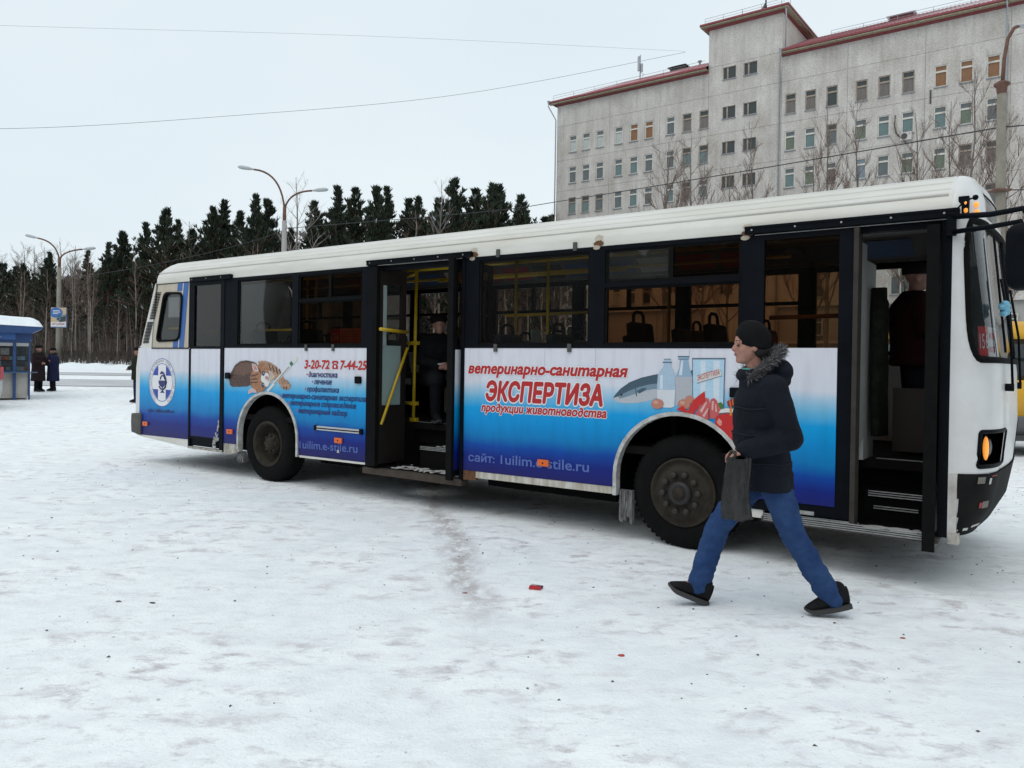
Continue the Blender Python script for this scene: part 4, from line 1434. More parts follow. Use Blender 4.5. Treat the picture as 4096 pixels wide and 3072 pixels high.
# frozen slush on the mud flaps
for u, z0, z1 in ((-.60, .16, .46), (-6.46, .20, .36)):
    mb = MB()
    rr = random.Random(int(-u * 100))
    for k in range(6):
        x = u - .02 + k * .022
        a = z0 + rr.uniform(-.03, .06)
        mb.add([(x, .02 + rr.uniform(0, .02), z1), (x + .024, .02, z1), (x + .022, .03, a), (x + .004, .02, a + .02), (x, .08, z1), (x + .024, .08, z1), (x + .022, .08, a), (x + .004, .08, a)],
               [(0, 1, 2, 3), (0, 4, 5, 1), (1, 5, 6, 2), (2, 6, 7, 3), (3, 7, 4, 0)])
    bpart('icy_mud_flap', mb, M('icy_rubber', (.24, .235, .235), .8, col2=(.03, .03, .03), vscale=20, stretch=(3, 1, .6)))
# ---- doors
def rail_cap(x0, x1, z0, z1):
    o = bpart('door_rail', MB().box(x0, x1, -.045, .03, z0, z1).box(x0, x1, -.05, -.02, z1 - .015, z1 + .004), BLACK)
    mb = MB()
    x = x0 + .06
    while x < x1:
        mb.lathe([(.008, -.047), (.008, -.053)], 8, 'y', (x, 0, (z0 + z1) / 2))
        x += .35
    mb.build('screw', ALU, o)
rail_cap(-7.56, -6.585, 2.715, 2.772)
rail_cap(-3.935, -2.37, 2.728, 2.78)
rail_cap(.545, 2.10, 2.715, 2.772)
bpart('door_lintel', MB().box(-3.93, -2.48, .03, .10, 2.66, 2.725), BLACK)
bpart('door_lintel', MB().box(.60, 2.05, .03, .10, 2.66, 2.712), BLACK)
bpart('lintel_trim', MB().box(-3.6, -2.7, -.012, -.006, 2.716, 2.722), ALU)
bpart('lintel_trim', MB().box(.62, 2.06, -.012, -.006, 2.702, 2.708), ALU)
# rear door (closed)
d = bpart('door', MB().box(-7.585, -7.49, -.01, .05, 1.755, 2.715).box(-6.85, -6.765, -.01, .05, 1.755, 2.715).box(-7.49, -6.85, -.01, .05, 2.66, 2.715).box(-7.49, -6.85, -.01, .05, 1.755, 1.79)
          .box(-7.612, -7.57, -.012, .05, .32, 1.755).box(-6.846, -6.766, -.012, .05, .33, 1.755), BLACK, 'closed rear door leaf with tinted glass')
MB().box(-7.568, -6.848, -.004, .03, .50, 1.753).build('door_panel', WRAP, d)
MB().quad((-7.49, .01, 1.79), (-6.85, .01, 1.79), (-6.85, .01, 2.66), (-7.49, .01, 2.66)).build('pane', G_BRONZE, d)
MB().box(-7.57, -6.85, -.006, .03, .46, .50).box(-7.57, -6.85, .01, .03, .36, .46).build('kick_plate', BLACK, d)
MB().box(-7.60, -6.77, -.014, .05, .315, .345).build('door_sill', GRIME, d)
MB().tube([(-7.42, .07, 2.00), (-6.90, .07, 2.005)], .018, 8).build('handle', YEL, d)
mb = MB()
rr = random.Random(3)
for k in range(26):
    x = -6.86 - abs(rr.gauss(0, .06))
    z = .36 + rr.random() * .42 * math.exp(-abs(x + 6.85) * 9)
    mb.ball((x, -.012, z), rr.uniform(.008, .02), .01, rr.uniform(.01, .035), 6, 4)
mb.build('frozen_slush', SNOWB, d)
# middle doorway
bpart('door_post', MB().box(-3.945, -3.80, -.012, .08, .39, 2.728), BLACK)
bpart('door_post', MB().box(-2.515, -2.470, -.012, .08, .36, 2.728), BLACK)
bpart('door_sill', MB().box(-3.98, -2.48, -.02, .10, .30, .37), M('sill_rusty', (.045, .033, .025), .9, var=.3, vscale=10))
steps = MB().mat(0).box(-3.80, -2.52, .08, .40, .355, .385).box(-3.45, -2.52, .40, .43, .385, .60).box(-3.45, -2.52, .395, .72, .60, .625).box(-3.80, -2.52, .72, .75, .625, .87)
steps.box(-3.82, -3.78, .08, .75, .36, .87)
st = bpart('steps', steps, FLOOR)
for y, z in ((.392, .585), (.715, .84)):
    mb = MB()
    for k in range(3):
        mb.box(-3.44 if z < .7 else -3.78, -2.52, y - .012 + 0, y, z + k * .016, z + k * .016 + .008)
    mb.build('step_edge', ALU, st)
def snow_scrap(x0, x1, y0, y1, z, n, seed, name='trodden_snow'):
    mb = MB()
    r = random.Random(seed)
    for k in range(n):
        mb.ball((r.uniform(x0, x1), r.uniform(y0, y1), z), r.uniform(.015, .08), r.uniform(.01, .05), r.uniform(.004, .010), 7, 4)
    return mb.build(name, SNOWB, st)
snow_scrap(-3.6, -2.56, .09, .30, .384, 60, 1)
snow_scrap(-3.2, -2.54, .42, .70, .63, 46, 2)
# rear leaf swung in: brown inner face with glass and yellow grips
leaf = bpart('door_leaf', MB().box(-3.785, -3.745, .0, .44, .42, 1.10).box(-3.785, -3.745, .0, .44, 2.52, 2.70).box(-3.785, -3.745, .0, .05, 1.10, 2.52).box(-3.785, -3.745, .36, .44, 1.10, 2.52),
             M('door_brown', (.011, .007, .005), .6, var=.2), 'middle door leaf swung inwards, brown inside')
mb = MB().quad((-3.765, .05, 1.80), (-3.765, .36, 1.80), (-3.765, .36, 2.52), (-3.765, .05, 2.52))
mb.build('pane', G_DUSTY, leaf)
MB().box(-3.775, -3.755, .05, .36, 1.10, 1.80).build('frosted_panel', M('pale_film', (.27, .36, .35), .5), leaf)
MB().box(-3.76, -3.745, .055, .11, 1.80, 2.5).build('pane_edge', M('pale_strip', (.30, .37, .36), .6), leaf)
MB().tube([(-3.70, -.04, 1.985), (-3.70, .42, 1.965)], .020, 8).build('handle', YEL, leaf)
MB().tube([(-3.70, .0, .885), (-3.70, .42, 1.78)], .017, 8).build('handle', YEL, leaf)
MB().box(-3.80, -3.74, -.06, -.001, .40, 2.70).build('edge_rubber', RUBBER, leaf)
# front leaf of the middle door, standing out of the opening, film side forward
leaf = bpart('door_leaf', MB().box(-2.60, -2.56, -.055, -.015, .40, 2.71).box(-2.60, -2.56, .54, .60, .40, 2.71).box(-2.60, -2.56, -.015, .54, 2.62, 2.71).box(-2.60, -2.56, -.015, .54, .40, .47).box(-2.60, -2.56, -.015, .54, 1.75, 1.80), BLACK,
             'middle door leaf standing out, film side forward')
MB().box(-2.585, -2.555, -.055, .54, .47, 1.75).build('door_panel', WRAP, leaf)
MB().quad((-2.575, -.015, 1.80), (-2.575, .54, 1.80), (-2.575, .54, 2.62), (-2.575, -.015, 2.62)).build('pane', G_BRONZE, leaf)
MB().box(-2.63, -2.555, -.10, -.056, .36, 2.72).build('edge_rubber', RUBBER, leaf)
# yellow poles and rails inside
def pole(pts, r=.018):
    return bpart('grab_rail', MB().tube(pts, r, 8), YEL)
pole([(-3.83, .68, .87), (-3.81, .68, 2.75)], .021)
pole([(-3.81, .68, 2.70), (-4.15, .66, 2.62)], .021)
for z in (1.845, 1.10, .90):
    o = bpart('rail_clamp', MB().box(-3.88, -3.77, .66, .71, z - .022, z + .022), YEL)
pole([(-4.02, .70, 1.10), (-3.84, .69, 1.10)], .02)
pole([(-4.02, .70, 1.84), (-3.84, .69, 1.84)], .02)
for u, y in ((-2.35, .75), (-1.95, .80), (-6.0, .8), (-4.9, .8), (-.55, .9), (.35, .85)):
    pole([(u, y, .87), (u, y, 2.95)])
pole([(-7.5, .80, 2.76), (.4, .80, 2.76)])
pole([(-7.5, 1.75, 2.76), (.4, 1.75, 2.76)])
pole([(-3.9, 1.20, 2.66), (-1.2, 1.20, 2.66)])
pole([(-2.9, 1.3, 2.20), (-1.5, 1.3, 2.21)])
pole([(-6.5, .35, 2.02), (-5.5, .35, 2.02)])
pole([(-5.62, .35, 1.25), (-5.62, .35, 2.02)])
pole([(-6.0, .9, .87), (-6.05, .9, 2.1), (-5.95, .9, 2.5), (-5.9, .9, 2.95)])
pole([(.70, .16, 2.03), (1.28, .16, 2.035)])
pole([(.70, .16, 1.90), (.86, .16, 1.70)])
# seats
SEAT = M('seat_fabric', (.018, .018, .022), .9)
sm = MB().box(0, .42, 0, .42, .40, .48).mesh('seat_cushion', SEAT)
bm_ = MB().prism([(-.02, .48), (.08, .46), (.0, 1.03), (-.03, 1.05), (-.08, 1.03)], .01, .41).mesh('seat_back', SEAT)
hm = MB().tube([(-.05, .10, 1.02), (-.055, .11, 1.12), (-.055, .16, 1.15), (-.055, .26, 1.15), (-.055, .31, 1.12), (-.05, .32, 1.02)], .016, 8).mesh('seat_handle', RUBBER)
lm = MB().box(.05, .10, .17, .25, 0, .40).box(.32, .37, .17, .25, 0, .40).mesh('seat_leg', DARKIN)
seatrow = [(-7.9, .12), (-7.9, .58), (-7.1, .12), (-6.3, .12), (-5.35, .12), (-4.7, .12), (-2.1, .12), (-1.45, .12), (-.85, .62), (.0, .62), (-.55, .12)] + [(u, 1.90) for u in (-7.9, -7.1, -6.3, -5.5, -4.7, -3.9, -3.1, -2.3, -1.5, -.7, .1)] + [(u, 1.45) for u in (-7.9, -7.1, -6.3, -2.3, -.7)]
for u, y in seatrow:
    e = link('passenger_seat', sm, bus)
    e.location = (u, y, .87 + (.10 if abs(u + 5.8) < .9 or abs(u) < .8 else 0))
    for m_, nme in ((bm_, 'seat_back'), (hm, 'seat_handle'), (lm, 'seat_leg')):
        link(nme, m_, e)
mb = MB().box(-1.93, -1.925, .45, .62, 1.80, 1.98)
bpart('seat_notice', mb, M('notice', (.35, .45, .40), .6))
# front doorway: closed rear leaf with film, open front leaf, steps
leaf = bpart('door_leaf', MB().box(.60, .70, -.008, .04, .50, 2.70).box(1.285, 1.395, -.008, .04, .44, 2.70).box(.70, 1.285, -.008, .04, 2.66, 2.70).box(.60, 1.285, -.008, .04, .44, .525), BLACK, 'closed front door leaf with film and tinted glass')
MB().box(.602, 1.283, -.012, .03, .53, 1.772).build('door_panel', WRAP, leaf)
MB().quad((.70, .015, 1.775), (1.285, .015, 1.775), (1.285, .015, 2.66), (.70, .015, 2.66)).build('pane', G_BRONZE, leaf)
MB().box(.97, 1.13, -.012, -.006, .445, .475).build('vent_plate', ALU, leaf)
MB().box(1.395, 1.43, -.03, .10, .40, 2.70).build('edge_rubber', M('muddy_rubber', (.03, .024, .019), .85, var=.3), leaf)
bpart('door_sill', MB().box(.72, 2.0, -.03, .08, .352, .395), M('sill_dark', (.05, .045, .04), .8))
mb = MB()
for k in range(4):
    mb.box(.74, 1.93, -.036, -.03, .366 + k * .016, .374 + k * .016)
bpart('sill_strip', mb, ALU)
steps = MB().box(1.43, 2.0, .08, .34, .37, .40).box(1.43, 2.0, .34, .37, .40, .62).box(1.43, 2.0, .33, .62, .62, .645).box(1.43, 2.0, .62, .65, .645, .87)
st = bpart('steps', steps, DARKIN)
for y, z, a, b in ((.325, .60, 1.46, 1.86), (.61, .835, 1.46, 1.96), (.335, .50, 1.50, 1.82)):
    mb = MB()
    for k in range(3 if z > .55 else 2):
        mb.box(a, b, y - .012, y, z + k * .018, z + k * .018 + .007)
    mb.build('step_edge', ALU, st)
snow_scrap(1.5, 1.85, .0, .12, .402, 24, 5)
leaf = bpart('door_leaf', MB().box(1.925, 1.965, -.06, .55, .40, 2.66).box(1.93, 1.96, -.06, .0, .33, .40), BLACK, 'front door leaf folded against the front post')
MB().box(1.905, 1.985, -.10, -.06, .30, 2.66).build('edge_rubber', RUBBER, leaf)
bpart('door_post', MB().box(1.99, 2.055, -.004, .08, .40, 2.70), BLACK)
bpart('partition', MB().box(1.36, 1.40, .16, .42, 1.05, 2.62).box(1.36, 1.395, .42, .80, .87, 2.5), M('partition_white', (.42, .42, .41), .6, var=.1, vscale=2))
bpart('driver_cabin_panel', MB().box(1.50, 1.95, 1.05, 1.09, .90, 1.45), M('panel_grey', (.055, .048, .043), .7, spec=.1))
bpart('dashboard', MB().prism([(1.95, .87), (2.30, .87), (2.32, 1.45), (2.05, 1.55), (1.95, 1.4)], .65, 2.35), DARKIN)
bpart('header_panel', MB().box(1.95, 2.0, .1, 2.4, 2.62, 2.95), MATS['panel_grey'])
# little clips at window 2, rust at the pillar heads, markers, boxes, step bar
for u, z in ((-2.04, 2.748), (-1.117, 2.748), (-2.055, 1.775), (-1.164, 1.775), (-5.03, 1.775), (-4.53, 1.775)):
    bpart('window_clip', MB().box(u - .020, u + .020, -.018, -.002, z - .045, z + .035), M('clip_grey', (.06, .06, .055), .6))
def blot(cx, cz, rx, rz, seed, y, mat, name):
    r = random.Random(seed)
    n = 40
    pts = [(cx + rx * r.uniform(.8, 1.1) * math.cos(2 * pi * k / n), cz + rz * r.uniform(.75, 1.1) * math.sin(2 * pi * k / n)) for k in range(n)]
    mb = MB()
    mb.add([(cx, y, cz)] + [(x, y, z) for x, z in pts], [(0, 1 + k, 1 + (k + 1) % n) for k in range(n)])
    return bpart(name, mb, mat)
STAIN = M('rust_stain', (.60, .56, .49), .8, col2=(.44, .36, .27), vscale=14)
for i, (u, z) in enumerate(((-2.36, 2.76), (-.86, 2.765), (.56, 2.74))):
    blot(u, z + .035, .045, .035, i + 40, -.0025, STAIN, 'rust_stain')
    blot(u, z - .012, .055, .03, i, -.0065, RUST, 'rust_patch')
    blot(u - .02, z - .05, .04, .022, i + 9, -.0085, M('chipped_filler', (.42, .36, .28), .9), 'paint_chip')
for u, z0 in ((-8.15, 1.42), (-5.0, 1.62), (-1.45, 1.56), (-.88, 1.58), (.06, 1.70), (1.05, 1.40)):
    z1 = 1.76
    bpart('panel_seam', MB().box(u - .0016, u + .0016, -.0012, .01, z0, z1), M('seam_grey', (.34, .35, .38), .6))
def marker(u0, z1, w=.13, h=.066):
    o = bpart('side_marker', MB().box(u0, u0 + w, -.022, -.001, z1 - h, z1), ORANGE)
    bevel(o, .006)
    MB().lathe([(.008, -.023), (.008, -.026)], 8, 'y', (u0 + w / 2, 0, z1 - h / 2)).build('screw', DARKIN, o)
marker(-8.835, .633); marker(-6.67, .65); marker(-4.476, .682); marker(-1.508, .67)
for u, z in ((-6.712, 1.426), (-4.129, 1.431), (.43, 1.44)):
    bevel(bpart('door_button', MB().box(u, u + .10, -.03, -.001, z - .085, z), BLACK), .008)
o = bpart('side_bar', MB().box(-4.80, -4.04, -.022, -.001, .785, .805).box(-4.80, -4.04, -.022, -.001, .755, .770), M('bar_silver', (.5, .51, .52), .35, .5))
MB().box(-4.80, -4.04, -.012, -.001, .770, .785).build('bar_groove', DARKIN, o)
MB().box(-4.845, -4.80, -.026, -.001, .748, .812).box(-4.04, -3.995, -.026, -.001, .748, .812).build('end_cap', BLACK, o)
bpart('reflector', MB().prism([(-4.44, .50), (-4.40, .50), (-4.41, .535), (-4.43, .535)], -.006, -.001), M('bar_silver', (.5, .51, .52), .35, .5))
# ---- front end
UF = [(.30, 2.12), (.42, 2.19), (.60, 2.285), (.87, 2.335), (1.2, 2.365), (1.6, 2.355), (2.1, 2.30), (2.55, 2.25), (2.72, 2.235), (2.9, 2.215), (3.0, 2.185), (3.08, 2.15), (3.12, 2.10), (3.139, 2.06)]
def uf(z):
    for (z0, u0), (z1, u1) in zip(UF, UF[1:]):
        if z <= z1:
            return u0 + (u1 - u0) * (z - z0) / (z1 - z0)
    return UF[-1][1]
NT = 44
def front_pt(t, z, off=0.0):
    """t from 0 (near edge) to 1 (far edge) round the nose"""
    m_ = 1 - t if t > .5 else t
    u1 = uf(z) - off
    uc, vc = 2.05, .50
    if m_ < .32:
        a = (m_ / .32) * pi / 2
        e = 2 / 2.3
        u = uc + (u1 - uc) * math.sin(a) ** e
        v = vc * (1 - math.cos(a) ** e)
    else:
        k = (m_ - .32) / .18
        u = u1 + .035 * math.sin(k * pi / 2)
        v = vc + (1.25 - vc) * k
    ins = inset(z)
    v = ins + v * (1.25 - ins) / 1.25 + off * (0 if m_ > .25 else .6)
    if t > .5:
        v = BW - v
    return (u, v, z)
zl = [.42 + .45 * i / 10 for i in range(10)] + [.87 + (2.72 - .87) * i / 74 for i in range(75)] + [2.76, 2.80, 2.84, 2.87, 2.90, 2.94, 2.98, 3.02, 3.05, 3.08, 3.10, 3.12, 3.139]
tl = [(.32 * (i / 26)) for i in range(26)] + [.32 + .36 * i / 16 for i in range(16)] + [.68 + .32 * i / 26 for i in range(27)]
def corner_cut(x, z, x0, z0, r):
    return x < x0 + r and z < z0 + r and (x - x0 - r) ** 2 + (z - z0 - r) ** 2 > r * r
def region(u, v, z, t):
    vm = min(v, BW - v)
    m_ = min(t, 1 - t)
    if z < .87 and u > 2.115:
        return 'bumper'
    s = m_ / .32
    if .93 < z < 1.165 and u > 2.15 and .40 < s < 1.03:
        return 'lamp'
    s0 = .255
    if 1.70 < z < 2.69 and s > s0:
        x, r = s, .16
        zz0 = (z - 1.70) * .55
        zz1 = (2.69 - z) * .55
        if corner_cut(x, zz0, s0, 0, r) or corner_cut(x, zz1, s0, 0, r):
            return 'body'
        return 'screen'
    if 2.74 < z < 2.99 and m_ > .29:
        return 'display'
    return 'body'
parts = {k: MB() for k in ('body', 'bumper', 'screen', 'display', 'lamp')}
offs = {'body': 0, 'bumper': -.012, 'screen': .012, 'display': .006, 'lamp': .10}
for i in range(len(zl) - 1):
    for j in range(len(tl) - 1):
        tm, zm = (tl[j] + tl[j + 1]) / 2, (zl[i] + zl[i + 1]) / 2
        p = front_pt(tm, zm)
        k = region(p[0], p[1], zm, tm)
        c = [front_pt(tl[a], zl[b], offs[k]) for a, b in ((j, i), (j + 1, i), (j + 1, i + 1), (j, i + 1))]
        parts[k].add(c, [(0, 1, 2, 3)], True)
def weld(o):
    bm = bmesh.new()
    bm.from_mesh(o.data)
    bmesh.ops.remove_doubles(bm, verts=bm.verts, dist=.0005)
    bm.to_mesh(o.data)
    bm.free()
    for p in o.data.polygons:
        p.use_smooth = True
    return o
weld(bpart('front_panel', parts['body'], M('front_white', (.70, .70, .70), .35, col2=(.60, .59, .57), vscale=2.5, coat=.2)))
fb = weld(bpart('front_bumper', parts['bumper'], M('bumper_black', (.005, .005, .006), .75, spec=.10, col2=(.013, .012, .011), vscale=5)))
ws = weld(bpart('windscreen', parts['screen'], G_SCREEN))
weld(bpart('destination_display', parts['display'], M('display_glass', (.03, .035, .04), .08)))
hl = weld(bpart('headlamp_recess', parts['lamp'], BLACK))
# seals and trims round the openings
def loop_t(s0, s1, z0, z1, r, off, n=6, rz=None):
    rz = rz or r / .55
    pts = []
    for cx, cz, a0 in ((s1 - r, z0 + rz, -pi / 2), (s1 - r, z1 - rz, 0), (s0 + r, z1 - rz, pi / 2), (s0 + r, z0 + rz, pi)):
        for k in range(n + 1):
            a = a0 + (pi / 2) * k / n
            pts.append((cx + r * math.cos(a), cz + rz * math.sin(a)))
    out = []
    for i in range(len(pts)):
        p, q = pts[i], pts[(i + 1) % len(pts)]
        m_ = max(1, int(max(abs(q[0] - p[0]) / .08, abs(q[1] - p[1]) / .06)))
        for k in range(m_):
            out.append((p[0] + (q[0] - p[0]) * k / m_, p[1] + (q[1] - p[1]) * k / m_))
    return [front_pt(x * .32, z, off) for x, z in out]
MB().tube(loop_t(.25, 2.875, 1.69, 2.70, .16, .004), .024, 8, closed=True).build('seal', RUBBER, ws)
MB().tube([front_pt(.5, 1.70, .01), front_pt(.5, 2.2, .01), front_pt(.5, 2.69, .01)], .02, 6).build('centre_bar', BLACK, ws)
for mirrored in (0, 1):
    pts = loop_t(.39, 1.04, .92, 1.175, .03, .002, 3, .02)
    if mirrored:
        pts = [(u, BW - v, z) for u, v, z in pts]
    MB().tube(pts, .016, 6, closed=True).build('lamp_frame', BLACK, hl)
    def fl(p):
        return (p[0], BW - p[1], p[2]) if mirrored else p
    c0 = fl(front_pt(.64 * .32, 1.045, .050))
    lamp = MB().ball(c0, .020, .022, .088, 14, 10)
    lamp.build('turn_signal', AMBER, hl)
    c1 = fl(front_pt(.92 * .32, 1.04, .085))
    MB().ball(c1, .03, .07, .075, 14, 10).build('headlight', M('headlight_glass', (.10, .11, .12), .1), hl)
    a = front_pt(.36 * .32, 2.86, -.010)
mb = MB()
for k in (0, 1):
    for s_ in (.05, .10):
        p = front_pt(s_ * 1.6, 2.815 - .055 * k, -.012)
        mb.ball(p, .018, .02, .022, 8, 6)
bpart('marker_lamp', mb, AMBER)
mb = MB()
for s_ in (.35, .42):
    pass
p0, p1 = front_pt(.30 * .32, 2.785, -.004), front_pt(.30 * .32, 2.785, -.004)
bpart('marker_housing', MB().box(p0[0] - .055, p0[0] + .01, p0[1] - .03, p0[1] + .05, 2.735, 2.865), BLACK)
bpart('front_white_strip', MB().box(2.055, 2.112, -.004, .05, .40, .87), M('strip_worn', (.62, .61, .59), .5, col2=(.34, .31, .28), vscale=7, stretch=(1, 1, .6)))
bpart('front_foot', MB().box(2.06, 2.13, -.01, .10, .36, .44), GRIME)
pl = M('scuffed_plate', (.17, .15, .13), .7, var=.2)
for s0, s1, z0, z1, m_ in ((.40, .53, .80, .848, pl), (.56, .72, .615, .665, pl), (.50, .55, .62, .66, M('red_scuff', (.35, .03, .03), .6)), (.62, .67, .79, .835, M('white_scuff', (.5, .5, .47), .7)),
                           (.52, .78, .47, .487, MATS['white_scuff']), (.33, .45, .455, .475, MATS['white_scuff']), (.66, .80, .845, .852, MATS['red_scuff'])):
    mb = MB()
    mb.add([front_pt(s0 * .32, z0, -.018), front_pt(s1 * .32, z0, -.018), front_pt(s1 * .32, z1, -.018), front_pt(s0 * .32, z1, -.018)], [(0, 1, 2, 3)])
    mb.build('bumper_scuff', m_, fb)
# the route card behind the windscreen
mb = MB()
a, b, c = front_pt(.44 * .32, 1.72, .035), front_pt(.66 * .32, 1.72, .035), front_pt(.95 * .32, 1.72, .04)
def up(p, z, off=.035):
    return (p[0] - .012, p[1], z)
rc = MB()
rc.mat(0).add([a, b, up(b, 1.935), up(a, 1.935)], [(0, 1, 2, 3)])
rc.mat(1).add([b, c, up(c, 1.935), up(b, 1.935)], [(0, 1, 2, 3)])
RED2 = M('sign_red', (.50, .025, .03), .5)
PAPW = M('sign_white', (.62, .62, .62), .6)
card = bpart('route_card', rc, [RED2, PAPW])
def text_between(p, q, txt, x0, x1, z0, h, out, name, mat, parent, bold=.01):
    """text on the upright plane through p and q, x0..x1 as fractions of its length"""
    vs, fs, lo, hi = glyphs(txt, bold)
    P0, Q0 = Vector((p[0], p[1], 0)), Vector((q[0], q[1], 0))
    d = Q0 - P0
    nrm = Vector((d.y, -d.x, 0)).normalized() * out
    mb = MB()
    mb.add([tuple(P0 + d * (x0 + (x1 - x0) * (v[0] - lo) / (hi - lo)) + nrm + Vector((-.012 * (z0 + v[1] * h / .727 - 1.72) / .215, 0, z0 + v[1] * h / .727))) for v in vs], fs)
    return mb.build(name, mat, parent)
text_between(a, b, '156', .08, .95, 1.775, .105, .004, 'lettering', PAPW, card)
mb = MB()
for k, (z0, z1) in enumerate(((1.85, 1.895), (1.75, 1.79))):
    mb.add([tuple(Vector(b).lerp(Vector(c), t) + Vector((.004, -.004, z - 1.72))) for t, z in ((.08, z0), (.92, z0), (.92, z1), (.08, z1))], [(0, 1, 2, 3)])
mb.build('printed_lines', M('pale_red_print', (.45, .12, .12), .6), card)
# wipers, mirror and its arms, camera bud, flower charm
for v0 in (.55, 1.55):
    k = .35 if v0 < 1 else .62
    w_ = bpart('wiper', MB().tube([(uf(1.5) + .05, v0, 1.50), (uf(1.9) + .07, v0 - .05, 1.9), (uf(2.3) + .05, v0 - .12, 2.30)], .010, 6), BLACK)
    MB().tube([(uf(1.75) + .03, v0 - .16, 1.75), (uf(2.6) + .03, v0 - .10, 2.62)], .009, 5).build('wiper_blade', BLACK, w_)
    MB().lathe([(.03, 0), (.03, .06)], 10, 'x', (uf(1.5), v0, 1.49)).build('wiper_pivot', BLACK, w_)
mir = bpart('mirror', MB().box(2.405, 2.60, -.46, -.20, 2.145, 2.575), BLACK)
bevel(mir, .075, 5)
MB().tube([(2.06, -.03, 2.715), (2.30, -.17, 2.685), (2.50, -.30, 2.685), (2.56, -.33, 2.5)], .020, 8).build('mirror_arm', BLACK, mir)
MB().tube([(2.06, -.03, 2.605), (2.30, -.17, 2.60), (2.48, -.30, 2.60), (2.54, -.33, 2.45)], .018, 8).build('mirror_arm', BLACK, mir)
MB().box(2.02, 2.08, -.045, .0, 2.58, 2.73).build('mirror_bracket', BLACK, mir)
bpart('roof_feeler', MB().tube([(2.09, -.03, 2.775), (2.13, -.03, 2.82), (2.19, -.02, 2.84)], .006, 5).ball((2.195, -.02, 2.84), .02), BLACK)
mb = MB()
r = random.Random(6)
for k in range(14):
    mb.ball((uf(2.0) + .05 + r.uniform(-.02, .02), .32 + r.uniform(-.05, .05), 2.06 + r.uniform(-.05, .05)), .028, .028, .022, 7, 5)
bpart('flower_charm', mb, M('pale_blue_plastic', (.16, .42, .58), .5, var=.3, vscale=30))

